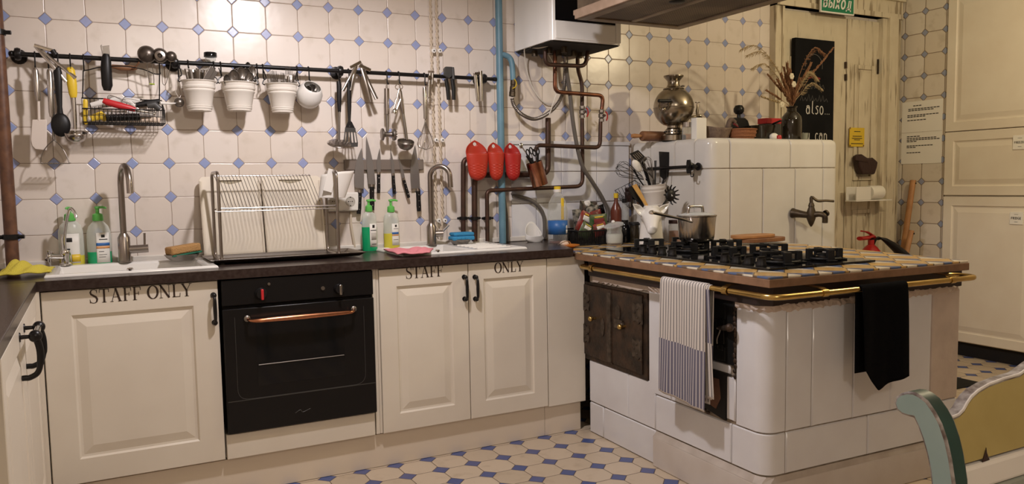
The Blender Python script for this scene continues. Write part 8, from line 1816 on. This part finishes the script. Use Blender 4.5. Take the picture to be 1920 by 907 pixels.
# yellow note
a, b = wy(1593, 239, -.032), wy(1620, 275, -.032); t = thing('yellow_note', 'yellow paper note with small black lines taped to the old door', 'note', (a.x, -.031, b.z))
MB().box((a.x, -.0335, b.z), (b.x, -.0305, a.z)).build('sheet', 'note_yellow', t, smooth=0); mb = MB(); H, Wn = a.z-b.z, b.x-a.x
for f, w0, w1 in ((.80, .3, .72), (.55, .2, .82), (.44, .15, .85), (.36, .3, .7), (.16, .1, .92)): mb.box((a.x+Wn*w0, -.0340, b.z+H*f-.0025), (a.x+Wn*w1, -.0334, b.z+H*f+.0025))
mb.build('writing', 'ink', t, smooth=0)
for u, v in ((1594, 273), (1619, 273), (1594, 240)): c = wy(u, v, -.034); MB().lathe([(0, .003), (.006, .0015), (.006, 0)], c, (0, -1, 0), 8).build('pin', 'wood_dark', t)
# leather pouch
t = thing('leather_pouch', 'dark brown leather pouch hung on the old door below the yellow note', 'pouch', wy(1616, 326, -.06)); o4 = [(1597, 293), (1604, 289), (1614, 296), (1626, 297), (1634, 304), (1632, 315), (1628, 327), (1605, 327), (1599, 312)]
MB().prism([wy(u, v, -.032) for u, v in o4], (0, -1, 0), .055).build('pouch_body', 'leather', t, bevel=.010, seg=3)
MB().prism([wy(u, v, -.088) for u, v in ((1604, 291), (1628, 299), (1629, 305), (1603, 300))], (0, -1, 0), .005).build('flap', 'leather', t, bevel=.002)
mb = MB(); c = wy(1631, 300, -.07); mb.ball(c, .016, seg=12, rings=8); mb.tube([c, c+Vector((.014, -.01, .012))], .007, 8); mb.build('clasp', 'black', t)
# paper-towel holder
t = thing('paper_holder', 'white paper-roll holder box mounted on the door frame', 'holder', wy(1620, 378, -.10)); x0, x1 = wy(1588, 362, -.09).x, wy(1655, 362, -.09).x; z0, z1 = wy(1620, 377, -.12).z, wy(1620, 350, -.12).z
MB().box((x0, -.165, z0), (x1, -.076, z0+.008)).build('tray', 'white_plastic', t, bevel=.002)
MB().box((x0, -.165, z0+.0085), (x0+(x1-x0)*.40, -.158, z1)).build('front_plate', 'white_plastic', t, bevel=.002)
MB().box((x0+.002, -.084, z0+.0085), (x1, -.077, z1)).build('back_plate', 'white_plastic', t, bevel=.002)
tag(MB().lathe([(.020, 0), (.047, 0), (.047, .12), (.020, .12), (.020, 0)], (x0+(x1-x0)*.44, -.128, z0+.056), (1, 0, 0), 24).build('paper_roll', 'paper'), 'white paper roll sitting in the wall holder box by the door', 'roll')
# fire extinguisher
c = wy(1633, 468, -.20); x = c.x; zsh = wy(1633, 462, -.20).z; t = thing('fire_extinguisher', 'red fire extinguisher with a red handle in the corner behind the stove', 'extinguisher', (x, -.20, .03)); s = mpp(c); r = 19*s
MB().lathe([(0, 0), (r*.95, 0), (r, .012), (r, zsh-.03-.03), (r*.88, zsh-.03), (r*.55, zsh-.03+.028), (r*.30, zsh-.03+.042), (r*.30, zsh-.03+.075), (0, zsh-.03+.075)], (x, -.20, .001), seg=28).build('cylinder', 'red_paint', t)
h0 = Vector((x+.004, -.20, zsh+.055)); mb = MB()
mb.tube(smooth_pts([wy(1612, 447, -.24), wy(1624, 446, -.225), wy(1636, 443, -.21), h0+Vector((.02, 0, 0))], 4), [.022]*6+[.018]*7, 10, flat=.6); mb.build('carry_grip', 'red_paint', t)
mb = MB(); mb.tube(smooth_pts([wy(1615, 433, -.24), wy(1626, 435, -.225), wy(1634, 440, -.21), h0+Vector((.01, 0, .02))], 4), [.008]*4+[.012]*9, 10, flat=.6); mb.build('lever', 'red_paint', t)
mb = MB(); mb.lathe([(0, -.02), (.018, -.018), (.020, .012), (.012, .022), (0, .024)], h0+Vector((.0, 0, -.02)), seg=14); mb.tube(smooth_pts([h0+Vector((.01, 0, 0)), wy(1645, 448, -.22), wy(1652, 447, -.24)], 4), .007, 8); mb.build('valve', 'black_plastic', t)
# black horn / dustpan on the floor corner, brooms
t = thing('extinguisher_horn', 'long black discharge horn beside the red extinguisher', 'horn', wy(1690, 474, -.28))
P = [wy(1651, 446, -.24), wy(1660, 450, -.255), wy(1674, 460, -.27), wy(1690, 474, -.28), wy(1706, 490, -.29)]; MB().tube(P, [.010, .026, .040, .050, .055], 14, flat=.6).build('horn_cone', 'black_plastic', t)
MB().tube(smooth_pts([P[0], P[0]+Vector((-.02, .01, .002)), P[0]+Vector((-.03, .03, -.05))], 4), .006, 8).build('horn_pipe', 'black_plastic', t)
P2 = P[-1]
def stick(label, a, vb, ub, yb4, r, xw):
    b = wx(ub, vb, xw); d = (b-a).normalized(); k = (a.z-.002)/(-d.z); f = a+d*k; t_ = thing('broom_stick', label, 'broom', f, 0, 'broom sticks in the corner'); mb = MB(); mb.tube([a, f+Vector((0, 0, .0))], r, 12, flat=.75); mb.build('stick', 'wood', t_); mb = MB(); mb.tube([a+Vector((0, -r*.9, -.02)), a+Vector((0, -r*1.1, -.02))], .006, 8); mb.build('hang_hole', 'dark', t_)
a = wx(1712, 338, 3.27); stick('taller flat wooden stick leaning in the corner by the tall cabinet', a, 480, 1692, 0, .021, 3.16)
a = wx(1709, 432, 3.12); stick('shorter wooden stick leaning in the corner in front of the taller one', a, 480, 1698, 0, .019, 3.07)
# notice on the right wall
A_, B_, C_, D_ = wx(1692, 193, WALL_R-.002), wx(1768, 184, WALL_R-.002), wx(1765, 304, WALL_R-.002), wx(1688, 309, WALL_R-.002); z1, z0 = (A_.z+B_.z)/2, (C_.z+D_.z)/2; y1, y0 = A_.y, B_.y
t = thing('paper_notice', 'white paper notice with lines of small print on the right tiled wall', 'notice', (WALL_R-.002, y0, z0)); zm = z0+(z1-z0)*.505
for a, b in ((zm+.001, z1), (z0, zm-.001)):
    MB().box((WALL_R-.0030, y0, a), (WALL_R-.0005, y1, b)).build('sheet', 'paper', t, smooth=0)
mb = MB(); Hn = z1-z0; Wn = y1-y0
for f, w0, w1 in ((.93, .28, .5), (.88, .16, .94), (.855, .16, .80), (.78, .14, .92), (.755, .14, .6), (.70, .14, .62), (.44, .14, .48), (.41, .14, .88), (.385, .14, .96), (.36, .14, .4), (.29, .14, .8), (.265, .14, .38), (.18, .14, .5)):
    yy0, yy1 = y1-Wn*w0, y1-Wn*w1; n = max(2, int((w1-w0)*14))
    for k in range(n): a = yy0+(yy1-yy0)*k/n; b = yy0+(yy1-yy0)*(k+.82)/n; mb.box((WALL_R-.0036, min(a, b), z0+Hn*f-.003), (WALL_R-.0030, max(a, b), z0+Hn*f+.003))
mb.build('printed_text', 'ink', t, smooth=0)

# ================================================================ TOWELS ON THE BRASS RAIL
def lw(y, z, d): return sl(-0.012-d, y, z)       # d outward from the left rail
ya_, yb5 = onleft(1239, 530, -.025).y, onleft(1323, 540, -.025).y
t = thing('tea_towel', 'white and dark blue striped tea towel hung over the brass rail on the left', 'towel', sl(-.02, (ya_+yb5)/2, .33))
def drape(y0_, y1_, zf, zb_, dout, din, ph, amp, base, ux0=0.0, ux1=1.0, slant=0.0, spread=0.0):
    rr4 = rr_+.004+base; L1 = zr-zf; arc_ = PI*rr4; L2 = zr-zb_; T_ = L1+arc_+L2
    def f(i, j):
        sdist = j*T_; w4 = 1+spread*max(0, 1-sdist/L1) if sdist < L1 else 1
        y = (y0_+y1_)/2+(y1_-y0_)*(i-.5)*w4
        if sdist < L1: h = L1-sdist; k = h/L1; d = rr4+dout*k+amp*k**.6*(math.sin(9*i+ph)+.5*math.sin(21*i+ph*2+3*k)); z = zr-h+slant*(i-.5)*k
        elif sdist < L1+arc_: a = (sdist-L1)/arc_*PI; d = rr4*math.cos(a); z = zr+rr4*math.sin(a)
        else: h = sdist-L1-arc_; k = h/L2; d = -rr4-din*k+amp*.5*k*math.sin(8*i+ph+1); z = zr-h
        return d, y, z
    return f
f = drape(ya_, yb5, wx(1280, 756, .18).z if False else onleft(1280, 752, -.03).z, onleft(1328, 750, .03).z, .006, -.006, .6, .0045, 0, spread=.02, slant=-.02)
mb = MB(); mb.grid(lambda i, j: lw(f(i, j)[1], f(i, j)[2], f(i, j)[0]), 60, 90, uv=True); mb.build('front_fold', 'towel', t, solid=.0022, smooth=80)
yc0 = yb5-.004; f2 = drape(ya_-.02, onleft(1331, 545, -.02).y, onleft(1330, 748, -.02).z, onleft(1330, 740, .03).z, -.010, -.010, 2.2, .0025, -.0032, spread=.10)
mb = MB(); mb.grid(lambda i, j: lw(f2(i, 1-j)[1], f2(i, 1-j)[2], f2(i, 1-j)[0]), 50, 80, uv=True); mb.build('back_fold', 'towel', t, solid=.0018, smooth=80)
# black towel at the front
xa_, xb_ = onfront(1617, 545, -.045).x, onfront(1702, 535, -.045).x
t = thing('black_towel', 'plain black towel hung over the brass rail at the front of the stove', 'towel', sl((xa_+xb_)/2, -.045, .45))
zlo = [onfront(u, v, -.05).z for u, v in ((1622, 690), (1640, 732), (1675, 715), (1705, 703))]
def lowz(i):
    x_ = i*3; k = min(2, int(x_)); return zlo[k]+(zlo[k+1]-zlo[k])*(x_-k)
def bt(i, j):
    rr4 = rr_+.004; arc_ = PI*rr4; L1 = zr-lowz(i); L2 = .30; T_ = L1+arc_+L2; sd = j*T_; x_ = xa_+(xb_-xa_)*i
    if sd < L1:
        k = (L1-sd)/L1; d = rr4+.010*k+.006*k**.5*(math.sin(7*i+1)+.6*math.sin(15*i+2*k)); z = zr-(L1-sd); x_ += .010*k*(1-2*i)*0+.012*k*(i-.3)*.3
    elif sd < L1+arc_: a = (sd-L1)/arc_*PI; d = rr4*math.cos(a); z = zr+rr4*math.sin(a)
    else: k = (sd-L1-arc_)/L2; d = -rr4+.004*k; z = zr-(sd-L1-arc_)
    return sl(x_, -.030-d, z)
MB().grid(bt, 44, 70).build('towel_cloth', 'black_cloth', t, solid=.003, smooth=80)

# ================================================================ PAINTED CHAIR IN THE FOREGROUND
XC = -0.740; cth = .032
def cp(u, v): q_ = wx(u, v, XC); return (q_.y, q_.z)
out = [cp(u, v) for u, v in ((1712, 783), (1702, 781), (1690, 777), (1680, 768), (1676, 755), (1679, 744), (1688, 737), (1700, 734), (1712, 735), (1724, 741), (1738, 752), (1752, 772), (1764, 795), (1774, 825), (1782, 860), (1789, 907))]
inn_ = [cp(u, v) for u, v in ((1745, 907), (1742, 880), (1736, 850), (1728, 822), (1720, 800))]
# the post goes on down to the floor as the back leg of the chair
yb6, zb6 = out[-1]; ya6, za6 = inn_[0]
low_f = [(yb6-.010, .62), (yb6-.012, .46), (yb6+.005, .25), (yb6+.05, .0005)]; low_b = [(ya6+.085, .0005), (ya6+.03, .25), (ya6+.006, .46), (ya6+.002, .62)]
prof_ = out+low_f+low_b+inn_
chair = thing('painted_chair', 'old painted chair with scrolled teal post and mustard back rail in the right foreground', 'chair', (XC+.25, -3.05, 0))
def post(x0, name, side_m, face_m):
    mb = MB(); n = len(prof_); mb.prism([Vector((x0, y, z)) for y, z in prof_], (1, 0, 0), cth); o = mb.build(name, face_m, chair, smooth=30)
    me = o.data; me.materials.append(M[side_m])
    for p_ in me.polygons:
        if abs(p_.normal.x) > .9: p_.material_index = 1
    q_ = o.modifiers.new('b', 'BEVEL'); q_.width = .0035; q_.segments = 2; q_.limit_method = 'ANGLE'; q_.angle_limit = math.radians(60); q_.material = 2; me.materials.append(M['worn']); return o
CW = .43
p1_ = post(XC, 'back_post', 'teal_paint', 'green_paint'); p1_['label'] = 'scrolled post with teal sides and dark green front'
post(XC+cth+CW, 'back_post', 'teal_paint', 'green_paint')
# crest rail with an ogee top, leaning with the posts
xa7, xb7 = XC+cth+.0005, XC+cth+CW-.0005
yR = [cp(1771, 800)[0]+.012, cp(1785, 865)[0]+.014]; zA7, zB7 = wy(1803, 872, yR[1]).z, wy(1776, 784, yR[0]).z
def ypl(z): return yR[1]+(yR[0]-yR[1])*(z-zB7*0-zA7)/(zB7-zA7)
top_px = [(1774, 784), (1786, 782), (1798, 777), (1808, 768), (1816, 756), (1826, 744), (1840, 733), (1860, 722), (1890, 711), (1919, 703)]
tp7 = [];
for u, v in top_px: q_ = wy(u, v, yR[0]-.0); tp7.append((q_.x, q_.z))
tp7[0] = (xa7, tp7[0][1]); xm7 = (xa7+xb7)/2
tp7 = [p_ for p_ in tp7 if p_[0] < xm7]; peak = tp7[-1][1]+.012
tp7 += [(xm7, peak)]+[(2*xm7-x_, z_) for x_, z_ in reversed(tp7)]; tp7[-1] = (xb7, tp7[-1][1])
N7 = Vector((0, 1, 0)); poly = [Vector((xa7, ypl(zA7), zA7)), Vector((xb7, ypl(zA7), zA7))]+[Vector((x_, ypl(z_), z_)) for x_, z_ in reversed(tp7)]
cr = MB().prism(poly, N7, .018).build('crest_rail', 'worn', chair, smooth=30, bevel=.002); cr['label'] = 'mustard yellow crest rail with a worn grey top edge'
pin_ = [p_+Vector((0, -.0015, .002 if k_ < 2 else -.0035)) for k_, p_ in enumerate(poly)]
MB().prism(pin_, (0, 1, 0), .002).build('mustard_panel', 'mustard', cr, smooth=0)
MB().tube([p_+Vector((0, .0002, 0)) for p_ in poly[2:]], .0022, 6).build('worn_edge', 'chip_white', cr)
mb = MB(); c = wy(1848, 862, ypl(zA7)-.002); mb.prism([c+Vector((a, -.0006, b)) for a, b in ((-.008, -.002), (-.006, .004), (-.001, .012), (0, .018), (.002, .010), (.006, .003), (.009, -.001))], (0, 1, 0), .001); mb.build('paint_chip', 'leather', cr, smooth=0)
mb = MB(); yz = ypl(zA7); mb.box((xa7, yz-.006, zA7-.040), (xb7, yz+.022, zA7-.003)); o = mb.build('lower_rail', 'white_enamel', chair, smooth=0, bevel=.005)
mb = MB(); mb.box((xa7, yz-.004, zA7-.085), (xb7, yz+.020, zA7-.042)); mb.build('stretcher_rail', 'sage', chair, smooth=0, bevel=.004)
# seat, front legs, side rails
ys0 = yb6-.42
MB().prism([Vector((XC-.01, yb6+.0, .43)), Vector((XC+2*cth+CW+.01, yb6+.0, .43)), Vector((XC+2*cth+CW+.03, ys0, .43)), Vector((XC-.03, ys0, .43))], (0, 0, 1), .028).build('seat', 'sage', chair, smooth=0, bevel=.008)
for x_ in (XC-.012, XC+2*cth+CW-.028): MB().prism([Vector((x_, ys0+.02, 0.0005)), Vector((x_+.036, ys0+.02, 0.0005)), Vector((x_+.036, ys0+.056, 0.0005)), Vector((x_, ys0+.056, 0.0005))], (0, 0, 1), .429).build('front_leg', 'teal_paint', chair, smooth=0, bevel=.004)
for x_ in (XC+.004, XC+cth+CW+.006): MB().box((x_, ys0+.056, .37), (x_+.02, yb6+.0, .429)).build('seat_rail', 'green_paint', chair, smooth=0, bevel=.002)

# black mat on the floor beyond the stove
q0, q1, q2 = wz(1840, 719, 0), wz(1789, 727, 0), wz(1790, 705, 0)
tag(MB().box((1.75, -1.03, .0005), (q0.x, -.84, .008)).build('floor_mat', 'mat_black', bevel=.003), 'black doormat on the tiled floor behind the stove', 'mat')
